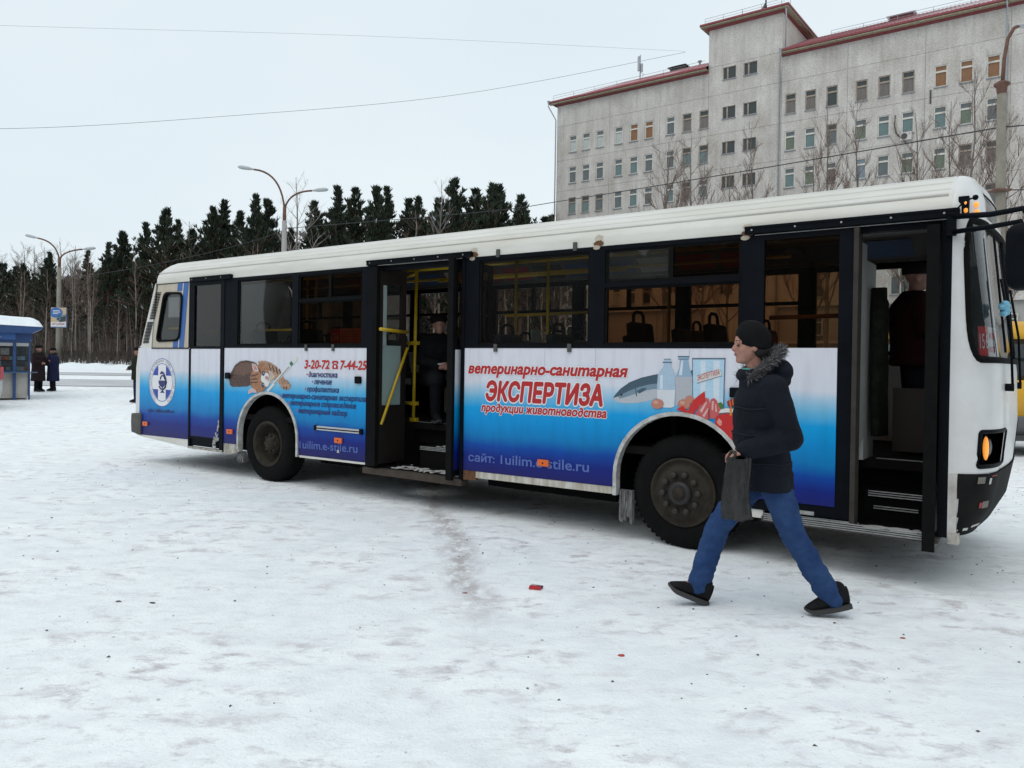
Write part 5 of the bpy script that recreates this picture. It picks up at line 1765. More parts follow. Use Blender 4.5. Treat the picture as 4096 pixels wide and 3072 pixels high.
# flat print on the film, (x, z) outlines on the bus side
CAT=[('furshadow',[(-6.663,1.269),(-6.678,1.367),(-6.593,1.526),(-6.448,1.616),(-6.258,1.637),(-6.039,1.629),(-5.826,1.63),(-5.617,1.576),(-5.469,1.449),(-5.41,1.358),(-5.61,1.242),(-5.908,1.185),(-6.217,1.214),(-6.537,1.223)]),('furdark',[(-6.62,1.25),(-6.644,1.328),(-6.6,1.428),(-6.518,1.527),(-6.4,1.583),(-6.257,1.598),(-6.1,1.58),(-6.006,1.534),(-6.081,1.437),(-6.141,1.341),(-6.156,1.273),(-6.218,1.252),(-6.537,1.233)]),('furbrown',[(-6.541,1.409),(-6.494,1.504),(-6.383,1.558),(-6.225,1.57),(-6.084,1.542),(-6.144,1.436),(-6.316,1.394)]),('furtan',[(-6.008,1.587),(-5.841,1.596),(-5.705,1.56),(-5.61,1.521),(-5.527,1.448),(-5.462,1.379),(-5.375,1.332),(-5.334,1.296),(-5.35,1.25),(-5.421,1.233),(-5.494,1.242),(-5.547,1.299),(-5.612,1.344),(-5.686,1.352),(-5.759,1.303),(-5.911,1.337)]),('furbelly',[(-5.793,1.48),(-5.703,1.445),(-5.643,1.39),(-5.701,1.342),(-5.759,1.293),(-5.79,1.349)]),('furdark',[(-5.795,1.565),(-5.771,1.56),(-5.728,1.482),(-5.751,1.472)]),('furdark',[(-5.72,1.542),(-5.696,1.537),(-5.653,1.457),(-5.676,1.447)]),('furdark',[(-5.645,1.52),(-5.622,1.515),(-5.579,1.433),(-5.602,1.423)]),('furdark',[(-5.572,1.498),(-5.548,1.493),(-5.506,1.409),(-5.529,1.399)]),('furdark',[(-6.447,1.548),(-6.418,1.548),(-6.438,1.431),(-6.47,1.43)]),('furdark',[(-6.351,1.578),(-6.323,1.578),(-6.343,1.462),(-6.374,1.461)]),('furdark',[(-6.256,1.585),(-6.228,1.585),(-6.248,1.469),(-6.279,1.468)]),('furdark',[(-6.162,1.57),(-6.134,1.571),(-6.153,1.455),(-6.185,1.455)]),('furtan',[(-5.328,1.283),(-5.336,1.262),(-5.36,1.245),(-5.394,1.235),(-5.432,1.234),(-5.467,1.242),(-5.491,1.258),(-5.5,1.278),(-5.492,1.299),(-5.468,1.317),(-5.434,1.327),(-5.396,1.328),(-5.361,1.32),(-5.337,1.304)]),('furdark',[(-5.445,1.256),(-5.446,1.249),(-5.45,1.243),(-5.456,1.24),(-5.462,1.239),(-5.468,1.242),(-5.472,1.248),(-5.474,1.255),(-5.472,1.262),(-5.469,1.268),(-5.463,1.272),(-5.456,1.272),(-5.451,1.269),(-5.447,1.263)]),('furdark',[(-5.393,1.252),(-5.394,1.245),(-5.398,1.239),(-5.404,1.236),(-5.41,1.235),(-5.416,1.238),(-5.42,1.244),(-5.422,1.251),(-5.421,1.258),(-5.417,1.264),(-5.411,1.268),(-5.405,1.268),(-5.399,1.265),(-5.395,1.259)]),('thermo',[(-5.817,1.207),(-5.781,1.19),(-5.195,1.623),(-5.209,1.65),(-5.246,1.657),(-5.279,1.631)]),('green',[(-5.357,1.57),(-5.315,1.602),(-5.278,1.562),(-5.322,1.532)]),('thermodark',[(-5.67,1.3),(-5.652,1.291),(-5.356,1.521),(-5.37,1.531)]),('furorange',[(-5.765,1.354),(-5.787,1.291),(-5.831,1.238),(-5.891,1.199),(-5.96,1.18),(-6.03,1.182),(-6.092,1.207),(-6.139,1.251),(-6.164,1.31),(-6.166,1.374),(-6.142,1.438),(-6.097,1.492),(-6.036,1.53),(-5.966,1.548),(-5.897,1.544),(-5.836,1.518),(-5.791,1.474),(-5.766,1.417)]),('ear',[(-6.137,1.561),(-6.053,1.552),(-5.99,1.487),(-5.999,1.454),(-6.082,1.447),(-6.123,1.494)]),('pink',[(-6.105,1.533),(-6.052,1.524),(-6.021,1.48),(-6.073,1.466)]),('ear',[(-6.209,1.143),(-6.198,1.205),(-6.124,1.236),(-6.036,1.2),(-6.023,1.168),(-6.122,1.172)]),('furdark',[(-6.152,1.398),(-6.004,1.424),(-5.998,1.409),(-6.145,1.379)]),('furdark',[(-6.157,1.35),(-6.003,1.367),(-6.003,1.351),(-6.157,1.334)]),('furdark',[(-6.156,1.311),(-6.002,1.317),(-6.002,1.302),(-6.15,1.294)]),('furdark',[(-6.006,1.505),(-5.981,1.506),(-5.928,1.44),(-5.955,1.436)]),('white',[(-5.749,1.35),(-5.754,1.309),(-5.772,1.276),(-5.798,1.257),(-5.827,1.256),(-5.854,1.274),(-5.873,1.306),(-5.881,1.347),(-5.875,1.388),(-5.857,1.421),(-5.831,1.44),(-5.802,1.44),(-5.775,1.423),(-5.756,1.391)]),('white',[(-5.839,1.367),(-5.843,1.342),(-5.856,1.322),(-5.875,1.311),(-5.897,1.31),(-5.916,1.32),(-5.93,1.34),(-5.936,1.364),(-5.931,1.389),(-5.918,1.409),(-5.899,1.421),(-5.877,1.421),(-5.858,1.41),(-5.844,1.391)]),('eye',[(-5.852,1.43),(-5.855,1.416),(-5.863,1.404),(-5.875,1.397),(-5.888,1.397),(-5.901,1.403),(-5.909,1.415),(-5.913,1.429),(-5.91,1.444),(-5.902,1.456),(-5.89,1.463),(-5.876,1.463),(-5.864,1.457),(-5.855,1.445)]),('eye',[(-5.861,1.279),(-5.864,1.265),(-5.872,1.253),(-5.884,1.246),(-5.897,1.245),(-5.91,1.251),(-5.918,1.263),(-5.922,1.278),(-5.919,1.293),(-5.911,1.305),(-5.899,1.311),(-5.885,1.312),(-5.873,1.306),(-5.864,1.294)]),('white',[(-5.864,1.438),(-5.867,1.432),(-5.873,1.43),(-5.88,1.432),(-5.883,1.437),(-5.88,1.443),(-5.874,1.445),(-5.867,1.443)]),('white',[(-5.873,1.287),(-5.876,1.281),(-5.882,1.279),(-5.889,1.281),(-5.891,1.286),(-5.889,1.292),(-5.883,1.294),(-5.876,1.292)]),('pink',[(-5.797,1.375),(-5.801,1.361),(-5.813,1.352),(-5.828,1.351),(-5.84,1.36),(-5.845,1.374),(-5.841,1.389),(-5.829,1.398),(-5.814,1.398),(-5.802,1.389)]),('furdark',[(-5.773,1.363),(-5.775,1.341),(-5.781,1.332),(-5.788,1.341),(-5.791,1.362),(-5.788,1.383),(-5.782,1.392),(-5.776,1.384)])]
FOOD=[('fishbelly',[(-0.685,1.305),(-0.665,1.336),(-0.607,1.397),(-0.516,1.458),(-0.4,1.502),(-0.274,1.531),(-0.237,1.538),(-0.235,1.326),(-0.32,1.296),(-0.422,1.274),(-0.551,1.263),(-0.644,1.271)]),('fishback',[(-0.685,1.305),(-0.665,1.336),(-0.607,1.397),(-0.516,1.458),(-0.4,1.502),(-0.274,1.531),(-0.237,1.538),(-0.236,1.454),(-0.323,1.442),(-0.424,1.416),(-0.527,1.376),(-0.632,1.323)]),('fishside',[(-0.632,1.323),(-0.527,1.376),(-0.424,1.416),(-0.323,1.442),(-0.236,1.454),(-0.236,1.408),(-0.322,1.394),(-0.423,1.365),(-0.526,1.329),(-0.618,1.302)]),('black',[(-0.586,1.34),(-0.588,1.333),(-0.594,1.329),(-0.601,1.329),(-0.607,1.333),(-0.609,1.339),(-0.607,1.345),(-0.601,1.349),(-0.594,1.349),(-0.588,1.346)]),('fishback',[(-0.443,1.379),(-0.386,1.409),(-0.341,1.411),(-0.372,1.381),(-0.417,1.356)]),('fishback',[(-0.46,1.407),(-0.452,1.407),(-0.438,1.344),(-0.448,1.326)]),('fishback',[(0.066,1.563),(0.092,1.585),(0.093,1.518),(0.074,1.518)]),('glass2',[(-0.041,1.7),(0.057,1.701),(0.055,1.676),(0.048,1.672),(0.061,1.607),(0.09,1.521),(0.097,1.296),(0.024,1.261),(-0.06,1.272),(-0.067,1.515),(-0.032,1.6),(-0.029,1.671),(-0.041,1.678)]),('milk2',[(-0.067,1.515),(0.09,1.521),(0.097,1.296),(0.024,1.261),(-0.06,1.272)]),('glassline',[(-0.049,1.7),(0.06,1.701),(0.06,1.692),(-0.048,1.691)]),('glassline',[(-0.046,1.675),(0.058,1.676),(0.058,1.671),(-0.046,1.67)]),('glasslight',[(-0.013,1.662),(0.005,1.662),(-0.005,1.533),(-0.035,1.533)]),('glass1',[(-0.18,1.674),(-0.114,1.675),(-0.113,1.652),(-0.101,1.646),(-0.115,1.627),(-0.105,1.599),(-0.072,1.543),(-0.066,1.447),(-0.072,1.255),(-0.108,1.242),(-0.17,1.242),(-0.234,1.257),(-0.241,1.442),(-0.234,1.54),(-0.188,1.598),(-0.176,1.627),(-0.194,1.645),(-0.179,1.654)]),('milk1',[(-0.239,1.397),(-0.067,1.402),(-0.072,1.255),(-0.108,1.242),(-0.17,1.242),(-0.234,1.257)]),('glassline',[(-0.18,1.674),(-0.114,1.675),(-0.113,1.669),(-0.18,1.669)]),('glassline',[(-0.192,1.648),(-0.101,1.649),(-0.103,1.64),(-0.189,1.639)]),('glasslight',[(-0.212,1.523),(-0.187,1.535),(-0.185,1.404),(-0.214,1.403)]),('glass3',[(0.09,1.679),(0.384,1.681),(0.376,1.253),(0.097,1.262)]),('glassline',[(0.085,1.683),(0.388,1.686),(0.386,1.675),(0.088,1.672)]),('glasslight',[(0.164,1.662),(0.21,1.662),(0.217,1.268),(0.171,1.266)]),('glasslight',[(0.279,1.663),(0.336,1.663),(0.337,1.262),(0.286,1.26)]),('glassline',[(0.377,1.677),(0.384,1.677),(0.378,1.253),(0.371,1.253)]),('glassline',[(0.088,1.674),(0.094,1.674),(0.102,1.263),(0.097,1.262)]),('tagshadow',[(0.132,1.516),(0.345,1.589),(0.359,1.531),(0.138,1.462)]),('white',[(0.128,1.525),(0.34,1.598),(0.355,1.539),(0.135,1.471)]),('egg',[(0.113,1.324),(0.109,1.31),(0.097,1.297),(0.08,1.29),(0.061,1.29),(0.044,1.295),(0.032,1.307),(0.028,1.321),(0.032,1.336),(0.043,1.348),(0.06,1.355),(0.079,1.356),(0.096,1.35),(0.108,1.339)]),('egg',[(0.076,1.282),(0.072,1.264),(0.059,1.249),(0.041,1.239),(0.019,1.234),(-0.004,1.237),(-0.023,1.245),(-0.036,1.26),(-0.041,1.277),(-0.037,1.294),(-0.024,1.309),(-0.005,1.32),(0.017,1.324),(0.039,1.321),(0.058,1.312),(0.071,1.298)]),('egglight',[(0.029,1.293),(0.027,1.286),(0.021,1.28),(0.011,1.277),(0.0,1.276),(-0.009,1.279),(-0.016,1.284),(-0.018,1.291),(-0.016,1.298),(-0.01,1.304),(-0.0,1.307),(0.011,1.308),(0.02,1.305),(0.027,1.3)]),('egg',[(-0.173,1.274),(-0.177,1.257),(-0.19,1.242),(-0.209,1.232),(-0.232,1.227),(-0.256,1.23),(-0.276,1.238),(-0.29,1.252),(-0.295,1.269),(-0.29,1.287),(-0.277,1.302),(-0.257,1.312),(-0.234,1.317),(-0.211,1.314),(-0.191,1.305),(-0.177,1.291)]),('egglight',[(-0.222,1.286),(-0.225,1.279),(-0.231,1.273),(-0.241,1.27),(-0.252,1.269),(-0.263,1.272),(-0.27,1.277),(-0.272,1.284),(-0.27,1.291),(-0.263,1.297),(-0.253,1.3),(-0.242,1.301),(-0.232,1.298),(-0.225,1.293)]),('leaf',[(0.323,1.3),(0.353,1.311),(0.375,1.291),(0.369,1.255),(0.337,1.251)]),('leaf',[(0.094,1.307),(0.115,1.313),(0.118,1.286),(0.097,1.279)]),('meat',[(0.122,1.186),(0.143,1.231),(0.188,1.299),(0.216,1.343),(0.245,1.335),(0.259,1.286),(0.241,1.236),(0.265,1.171),(0.236,1.158),(0.179,1.164)]),('meat',[(0.252,1.269),(0.262,1.33),(0.29,1.345),(0.316,1.327),(0.331,1.284),(0.351,1.252),(0.333,1.196),(0.293,1.166),(0.248,1.17),(0.241,1.236)]),('fat',[(0.166,1.232),(0.222,1.312),(0.229,1.301),(0.184,1.211)]),('fat',[(0.19,1.189),(0.24,1.258),(0.246,1.247),(0.207,1.173)]),('fat',[(0.274,1.314),(0.291,1.32),(0.287,1.238),(0.272,1.243)]),('fat',[(0.303,1.293),(0.312,1.291),(0.321,1.228),(0.307,1.226)]),('meatdark',[(0.241,1.236),(0.252,1.269),(0.257,1.176),(0.246,1.164)]),('red',[(-0.051,1.231),(0.008,1.266),(0.056,1.221),(0.101,1.313),(0.152,1.359),(0.207,1.4),(0.216,1.317),(0.165,1.271),(0.125,1.225),(0.102,1.176),(0.058,1.194),(0.039,1.206)]),('redpot',[(0.303,1.14),(0.318,1.19),(0.372,1.22),(0.449,1.229),(0.483,1.204),(0.487,0.989),(0.425,1.0),(0.369,1.057),(0.309,1.11)]),('redlight',[(0.319,1.141),(0.339,1.175),(0.367,1.149),(0.362,1.111),(0.34,1.115)]),('white',[(0.336,1.218),(0.354,1.25),(0.404,1.263),(0.482,1.258),(0.483,1.225),(0.405,1.227)]),('glassline',[(0.338,1.214),(0.405,1.228),(0.483,1.228),(0.483,1.219),(0.405,1.219),(0.34,1.205)]),('honey',[(0.429,1.266),(0.451,1.267),(0.45,1.202),(0.434,1.201)]),('reddark',[(0.406,1.319),(0.447,1.345),(0.48,1.35),(0.487,1.29),(0.438,1.269),(0.415,1.282)]),('honey',[(0.426,1.331),(0.432,1.334),(0.446,1.273),(0.439,1.27)]),('honey',[(0.45,1.343),(0.456,1.345),(0.468,1.284),(0.461,1.28)])]
DCOL = {'furshadow': (.34, .42, .50), 'furdark': (.055, .030, .024), 'furbrown': (.14, .072, .05), 'furtan': (.42, .24, .15), 'furbelly': (.55, .45, .40), 'furorange': (.36, .16, .075), 'thermo': (.62, .64, .62),
        'green': (.03, .14, .09), 'thermodark': (.25, .26, .25), 'ear': (.50, .40, .40), 'pink': (.48, .20, .17), 'white': (.66, .64, .62), 'eye': (.02, .05, .12), 'black': (.01, .01, .012),
        'fishbelly': (.42, .44, .48), 'fishback': (.045, .085, .12), 'fishside': (.16, .24, .31), 'glass2': (.26, .38, .50), 'milk2': (.40, .42, .46), 'glassline': (.06, .10, .15), 'glasslight': (.58, .66, .74),
        'glass1': (.36, .48, .60), 'milk1': (.60, .62, .66), 'glass3': (.40, .58, .72), 'tagshadow': (.20, .26, .32), 'egg': (.46, .19, .13), 'egglight': (.58, .30, .23), 'leaf': (.05, .16, .03), 'meat': (.50, .09, .09),
        'fat': (.66, .38, .36), 'meatdark': (.22, .02, .03), 'red': (.52, .015, .015), 'redpot': (.50, .012, .012), 'redlight': (.66, .25, .2), 'honey': (.62, .20, .03), 'reddark': (.30, .012, .015)}
def picture(name, data):
    mb = MB()
    keys = []
    rp = random.Random(31)
    for i, (c, poly) in enumerate(data):
        if c not in keys:
            keys.append(c)
        mb.mat(keys.index(c))
        cx, cz = sum(p[0] for p in poly) / len(poly), sum(p[1] for p in poly) / len(poly)
        mb.add([(x, -.0015 - .00025 * i, z) for x, z in poly], [list(range(len(poly)))])
        if c.startswith('fur') and len(poly) > 4:       # short hairs that break up the outline
            xs, zs = [p[0] for p in poly], [p[1] for p in poly]
            area = (max(xs) - min(xs)) * (max(zs) - min(zs))
            for _ in range(int(area * 6500)):
                x, z = rp.uniform(min(xs), max(xs)), rp.uniform(min(zs), max(zs))
                ins = False
                for k in range(len(poly)):
                    (x0, z0), (x1, z1) = poly[k], poly[k - 1]
                    if (z0 > z) != (z1 > z) and x < x0 + (z - z0) * (x1 - x0) / (z1 - z0):
                        ins = not ins
                if not ins:
                    continue
                a = math.atan2(z - cz, x - cx) + rp.uniform(-.9, .9)
                L_, w_ = rp.uniform(.012, .036), rp.uniform(.0015, .004)
                cc = rp.choice((c, c, 'furdark' if c != 'furdark' else 'furbrown', 'furtan' if c in ('furorange', 'furbelly') else 'furbrown'))
                if cc not in keys:
                    keys.append(cc)
                mb.mat(keys.index(cc))
                ca, sa = math.cos(a), math.sin(a)
                y_ = -.0015 - .00025 * i - .0001
                mb.add([(x - sa * w_, y_, z + ca * w_), (x + sa * w_, y_, z - ca * w_), (x + ca * L_, y_, z + sa * L_)], [(0, 1, 2)])
    return bpart(name, mb, [M('print_' + k, DCOL[k], .45, var=.4 if k.startswith('fur') else .06, vscale=30, stretch=(1, 1, 2)) for k in keys])
picture('kitten_picture', [q for i, q in enumerate(CAT) if q[0] != 'furshadow' and not 8 < i < 13])
picture('food_picture', FOOD)
INK_RED = M('ink_red', (.42, .012, .014), .45)
INK_BLUE = M('ink_navy', (.010, .016, .12), .45)
INK_WHITE = M('ink_white', (.72, .72, .74), .45)
INK_PALE = M('ink_pale_blue', (.075, .13, .40), .45)
def lettering(txt, x0, x1, z, h, mat, bold=.03, shear=.0, slope=0, y=-.004, outline=0, name='lettering'):
    mb = MB()
    put_text(mb, txt, x0, x1, z, h, y, bold, shear, slope)
    o = bpart(name, mb, mat)
    if outline:
        m2 = MB()
        k = outline
        put_text(m2, txt, x0, x1, z, h, y + .0015, bold + .06 * k, shear, slope)
        m2.build('lettering_outline', INK_WHITE, o)
    return o
# the film's text, in the slanted brush italic of the original
lettering('вemepuнapнo-caнumapнaя', -2.41, -.54, 1.505, .100, INK_RED, .045, .22, 0, outline=1)
lettering('ЭКСПЕРТИЗА', -2.17, -.80, 1.232, .190, INK_RED, .050, .16, 0, outline=.9)
lettering('npo∂yкцuu жuвomнoвo∂cmвa', -2.23, -.752, 1.112, .078, INK_RED, .042, .22, .004, outline=1)
lettering('сайт: 1uilim.e-stile.ru', -2.393, -.93, .578, .085, INK_PALE, .016, 0, .012)
lettering('1uilim.e-stile.ru', -5.135, -4.086, .505, .085, INK_PALE, .010, 0, .02)
lettering('3-20-72', -5.06, -4.60, 1.512, .10, INK_RED, .045, .16, 0, outline=.6)
lettering('7-44-25', -4.40, -3.95, 1.512, .10, INK_RED, .045, .16, 0, outline=.6)
ph = MB().mat(0).prism([(-4.545, 1.512), (-4.445, 1.512), (-4.445, 1.548), (-4.47, 1.575), (-4.52, 1.575), (-4.545, 1.548)], -.005, -.003)
ph.prism([(-4.55, 1.575), (-4.55, 1.60), (-4.53, 1.612), (-4.46, 1.612), (-4.44, 1.60), (-4.44, 1.575), (-4.465, 1.575), (-4.47, 1.592), (-4.52, 1.592), (-4.525, 1.575)], -.005, -.003)
ph.mat(1).lathe([(.017, -.0056), (.002, -.0058)], 12, 'y', (-4.495, 0, 1.542))
bpart('telephone_symbol', ph, [INK_RED, INK_WHITE])
for txt, x0, x1, z in (('∂uaгнocmuкa', -4.98, -4.451, 1.405), ('леченuе', -4.875, -4.552, 1.318), ('nрофuлакmuка', -5.005, -4.422, 1.222), ('вemepuнapнo-caнumapнaя экcnepmuзa', -5.49, -3.95, 1.125), ('вemepuнapнoe conpoвoж∂eнue', -5.325, -4.119, 1.038), ('вemepuнapный нa∂зop', -5.165, -4.27, .945)):
    lettering(txt, x0, x1, z, .066, INK_BLUE, .026, .18, .006)
    mb = MB().lathe([(.012, -.003), (.001, -.0035)], 8, 'y', (x0 - .03, 0, z + .03))
    bpart('bullet', mb, INK_RED)
lettering('сайт: 1uilim.e-stile.ru', -8.712, -8.0, .785, .048, INK_BLUE, .02, 0, .02)
# red word on the tag in the picture (tilted label)
mb = MB()
vs, fs, lo, hi = glyphs('ЭКСПЕРТИЗА', .012)
mb.add([(.138 + (v[0] - lo) / (hi - lo) * .200, -.0125, 1.487 + v[1] * .048 / .727 + (v[0] - lo) / (hi - lo) * .060) for v in vs], fs)
bpart('lettering', mb, INK_RED)
# route board in the rear window
rb = bpart('route_card', MB().mat(0).box(-4.636, -4.47, .045, .05, 1.815, 2.00).mat(1).box(-4.47, -4.065, .045, .05, 1.815, 2.005), [RED2, M('pinkish_card', (.62, .30, .25), .6)])
mb = MB()
put_text(mb, '156', -4.625, -4.48, 1.86, .085, .040, .01)
mb.build('lettering', PAPW, rb)
mb = MB()
for k in range(7):
    for a, b in ((-4.45, -4.29), (-4.26, -4.09)):
        mb.box(a, b - .03 * (k % 3), .040, .044, 1.835 + k * .022, 1.843 + k * .022)
mb.build('printed_lines', M('pale_red_print', (.45, .12, .12), .6), rb)
# emblem: white disc, blue rings, ring of text, cross quarters, bowl and snake
EU, EZ, ER = -8.33, 1.245, .363
em = MB()
def disc(mb, r0, r1, y, n=48):
    vs = []
    for k in range(n):
        a = 2 * pi * k / n
        vs += [(EU + r0 * math.cos(a), y, EZ + r0 * math.sin(a)), (EU + r1 * math.cos(a), y, EZ + r1 * math.sin(a))]
    mb.add(vs, [(2 * k, 2 * k + 1, (2 * k + 3) % (2 * n), (2 * k + 2) % (2 * n)) for k in range(n)])
disc(em.mat(0), 0.0, ER, -.002)
disc(em.mat(1), ER - .008, ER, -.0026)
disc(em.mat(1), .278, .288, -.0026)
for sx_, sz_ in ((1, 1), (1, -1), (-1, 1), (-1, -1)):
    pts = [(.105, .105)]
    a0, a1 = math.asin(.105 / .272), math.acos(.105 / .272)
    for k in range(9):
        a = a0 + (a1 - a0) * k / 8
        pts.append((.272 * math.cos(a), .272 * math.sin(a)))
    em.mat(1).add([(EU + sx_ * x, -.0026, EZ + sz_ * z) for x, z in pts], [list(range(len(pts)))])
emb = bpart('emblem', em, [INK_WHITE, M('ink_emblem_blue', (.02, .045, .32), .45)])
mb = MB()
msg = 'ГОСУДАРСТВЕННАЯ ВЕТЕРИНАРНАЯ СЛУЖБА ИРКУТСКОЙ ОБЛАСТИ'
for i, ch in enumerate(msg):
    if ch == ' ':
        continue
    a = R(238 - 296 * i / (len(msg) - 1))
    vs, fs, lo, hi = glyphs(ch, .012)
    k = .043 / .727
    tx, tz = math.sin(a), -math.cos(a)
    nx, nz = math.cos(a), math.sin(a)
    mb.add([(EU + nx * (.304 + v[1] * k) + tx * (v[0] - (lo + hi) / 2) * k * .8, -.003, EZ + nz * (.304 + v[1] * k) + tz * (v[0] - (lo + hi) / 2) * k * .8) for v in vs], fs)
mb.build('lettering', M('ink_grey', (.10, .11, .13), .5), emb)
mb = MB()
bowl = [(-.09, .03), (.11, .03)] + [(.11 * math.cos(a) + .01 * 1, .03 - .10 * math.sin(a)) for a in [pi * k / 10 for k in range(1, 10)]]
mb.add([(EU + x, -.0032, EZ + z) for x, z in bowl], [list(range(len(bowl)))])
for poly in ([(-.005, -.05), (.03, -.05), (.024, -.13), (.005, -.13)], [(-.05, -.155), (.08, -.155), (.03, -.12), (.0, -.12)]):
    mb.add([(EU + x, -.0032, EZ + z) for x, z in poly], [list(range(len(poly)))])
snake = [(-.03, .135), (.0, .155), (.05, .135), (.10, .07), (.125, .0), (.105, -.06), (.05, -.10), (-.02, -.10), (-.07, -.06), (-.09, -.07)]
mb.tube([(EU + x, -.004, EZ + z) for x, z in snake], [.018, .018, .015, .014, .014, .014, .013, .012, .010, .004], 5)
mb.tube([(EU + .02 + .06 * math.cos(a), -.004, EZ + .045 + .06 * math.sin(a)) for a in [pi * k / 8 for k in range(9)]], .010, 5)
mb.build('bowl_and_snake', INK_BLUE, emb)

# ------------------------------------------------------------------ people
# figure frame: x forward, y to the figure's left, z up
SKIN = M('skin', (.40, .215, .155), .55, col2=(.30, .13, .095), vscale=16)
SKIN2 = M('skin_ruddy', (.34, .17, .13), .6)
HAIR = M('dark_hair', (.012, .010, .009), .8)
EYE = M('eye_dark', (.015, .012, .010), .2)
CLOTH = {}
def cloth(name, col, **k):
    return M('cloth_' + name, col, k.pop('rough', .9), var=k.pop('var', .25), vscale=k.pop('vscale', 9), bump=k.pop('bump', .4), bscale=k.pop('bscale', 30), spec=k.pop('spec', .10), **k)
def hand(mb, wrist, d, palm_n, s=1.0, curl=.5):
    """palm, four unequal bent fingers and a thumb leaving the side of the palm"""
    w, d, n = Vector(wrist), Vector(d).normalized(), Vector(palm_n).normalized()
    side = d.cross(n).normalized()
    k = w + d * .085 * s
    mb.capsule(w, w + d * .03 * s, .027 * s, .030 * s, 8, .7)
    for i, L in enumerate((.068, .078, .072, .056)):
        b = k + side * (i - 1.5) * .021 * s
        mb.capsule(w + d * .02 * s + side * (i - 1.5) * .014 * s, b, .014 * s, .0125 * s, 8)
        d1 = (d * math.cos(curl) + n * math.sin(curl))
        d2 = (d * math.cos(curl * 2.1) + n * math.sin(curl * 2.1))
        d3 = (d * math.cos(curl * 3.0) + n * math.sin(curl * 3.0))
        p1 = b + d1 * L * .48 * s
        p2 = p1 + d2 * L * .32 * s
        mb.capsule(b, p1, .0105 * s, .0095 * s, 8)
        mb.capsule(p1, p2, .0095 * s, .0085 * s, 8)
        mb.capsule(p2, p2 + d3 * L * .25 * s, .0085 * s, .007 * s, 8)
    t0 = w + d * .03 * s - side * .028 * s
    t1 = t0 + (d * .6 - side * .6 + n * .4).normalized() * .038 * s
    mb.capsule(t0, t1, .014 * s, .012 * s, 8)
    mb.capsule(t1, t1 + (d * .8 + n * .5).normalized() * .03 * s, .011 * s, .008 * s, 8)
def head(mb, c, s=1.0, pitch=0.0, yaw=0.0):
    """skull, jaw, nose, brow, lips, chin and ears; returns the map from face space to figure space"""
    m = Matrix.Translation(Vector(c)) @ Matrix.Rotation(yaw, 4, 'Z') @ Matrix.Rotation(pitch, 4, 'Y')
    t = MB()
    t.ball((-.005, 0, .03), .098, .077, .092, 20, 14)
    t.ball((.018, 0, -.035), .078, .064, .085, 18, 12)
    t.ball((.040, 0, -.085), .046, .045, .036, 14, 8)
    t.ball((.070, 0, -.096), .022, .025, .020, 12, 8)
    t.capsule((.078, 0, .018), (.102, 0, -.022), .011, .016, 10)
    t.ball((.101, 0, -.026), .017, .017, .012, 10, 8)
    t.ball((.074, .032, .022), .018, .026, .010, 10, 6).ball((.074, -.032, .022), .018, .026, .010, 10, 6)
    t.ball((.083, 0, -.052), .015, .024, .008, 12, 6).ball((.081, 0, -.064), .014, .022, .008, 12, 6)
    t.ball((.052, .045, -.025), .026, .022, .024, 10, 6).ball((.052, -.045, -.025), .026, .022, .024, 10, 6)
    for q in (1, -1):
        t.ball((-.012, .078 * q, -.012), .022, .010, .032, 10, 8)
    mb.add([m @ (Vector(v) * s) for v in t.v], t.f, True)
    return lambda p: m @ (Vector(p) * s)
def eyes(par, hm_, s=1.0):
    for q in (1, -1):
        p = hm_((.083, .031 * q, .000))
        MB().ball(p, .010 * s, .013 * s, .007 * s, 10, 6).build('eye', EYE, par)
def body_from(mb, J, r=1.0):
    c = mb.capsule
    c(J['pelvis'], J['waist'], .125 * r, .115 * r, 14, .85)
    c(J['waist'], J['chest'], .115 * r, .135 * r, 14, .85)
    c(J['chest'], J['neck'], .12 * r, .06 * r, 14)
    c(J['neck'], J['head'], .052 * r, .05 * r, 12)
    for q in 'lr':
        c(J['chest'], J['sh' + q], .09 * r, .062 * r, 12)
        c(J['sh' + q], J['el' + q], .055 * r, .042 * r, 10)
        c(J['el' + q], J['wr' + q], .042 * r, .029 * r, 10)
        c(J['pelvis'], J['hi' + q], .10 * r, .09 * r, 12)
        c(J['hi' + q], J['kn' + q], .088 * r, .058 * r, 12)
        c(J['kn' + q], J['an' + q], .056 * r, .034 * r, 12)
        c(J['an' + q], J['to' + q], .030 * r, .018 * r, 10)

# --- the man walking past the bus
man = thing('person', 'man in navy hooded jacket, jeans and black knit cap striding past the bus', 'person', (1.657, 5.16, 0), pi)
J = dict(pelvis=(-.035, 0, .90), waist=(-.01, 0, 1.08), chest=(.005, 0, 1.36), neck=(.045, 0, 1.545), head=(.065, 0, 1.68),
         shl=(-.01, .19, 1.47), ell=(-.105, .25, 1.155), wrl=(.165, .235, 1.075), shr=(.0, -.19, 1.47), elr=(-.06, -.25, 1.17), wrr=(-.02, -.25, .93),
         hil=(-.06, .095, .86), knl=(-.185, .10, .515), anl=(-.425, .10, .135), tol=(-.33, .10, .045),
         hir=(-.01, -.095, .86), knr=(.245, -.10, .535), anr=(.37, -.10, .150), tor=(.50, -.10, .115))
mb = MB()
body_from(mb, J)
hm_ = head(mb, (.088, 0, 1.745), 1.02, .03)
hand(mb, (.175, .235, 1.07), (.95, -.05, -.22), (-.15, -.25, -1), 1.0, .62)
hand(mb, (-.02, -.25, .925), (.15, 0, -1), (.3, .9, 0), 1.0, .5)
remesh(mb.build('body', SKIN, man), .0075, 4)
eyes(man, hm_)
for q in (1, -1):
    MB().capsule(hm_((.086, .016 * q, .030)), hm_((.076, .048 * q, .029)), .006, .004, 8).build('eyebrow', HAIR, man)
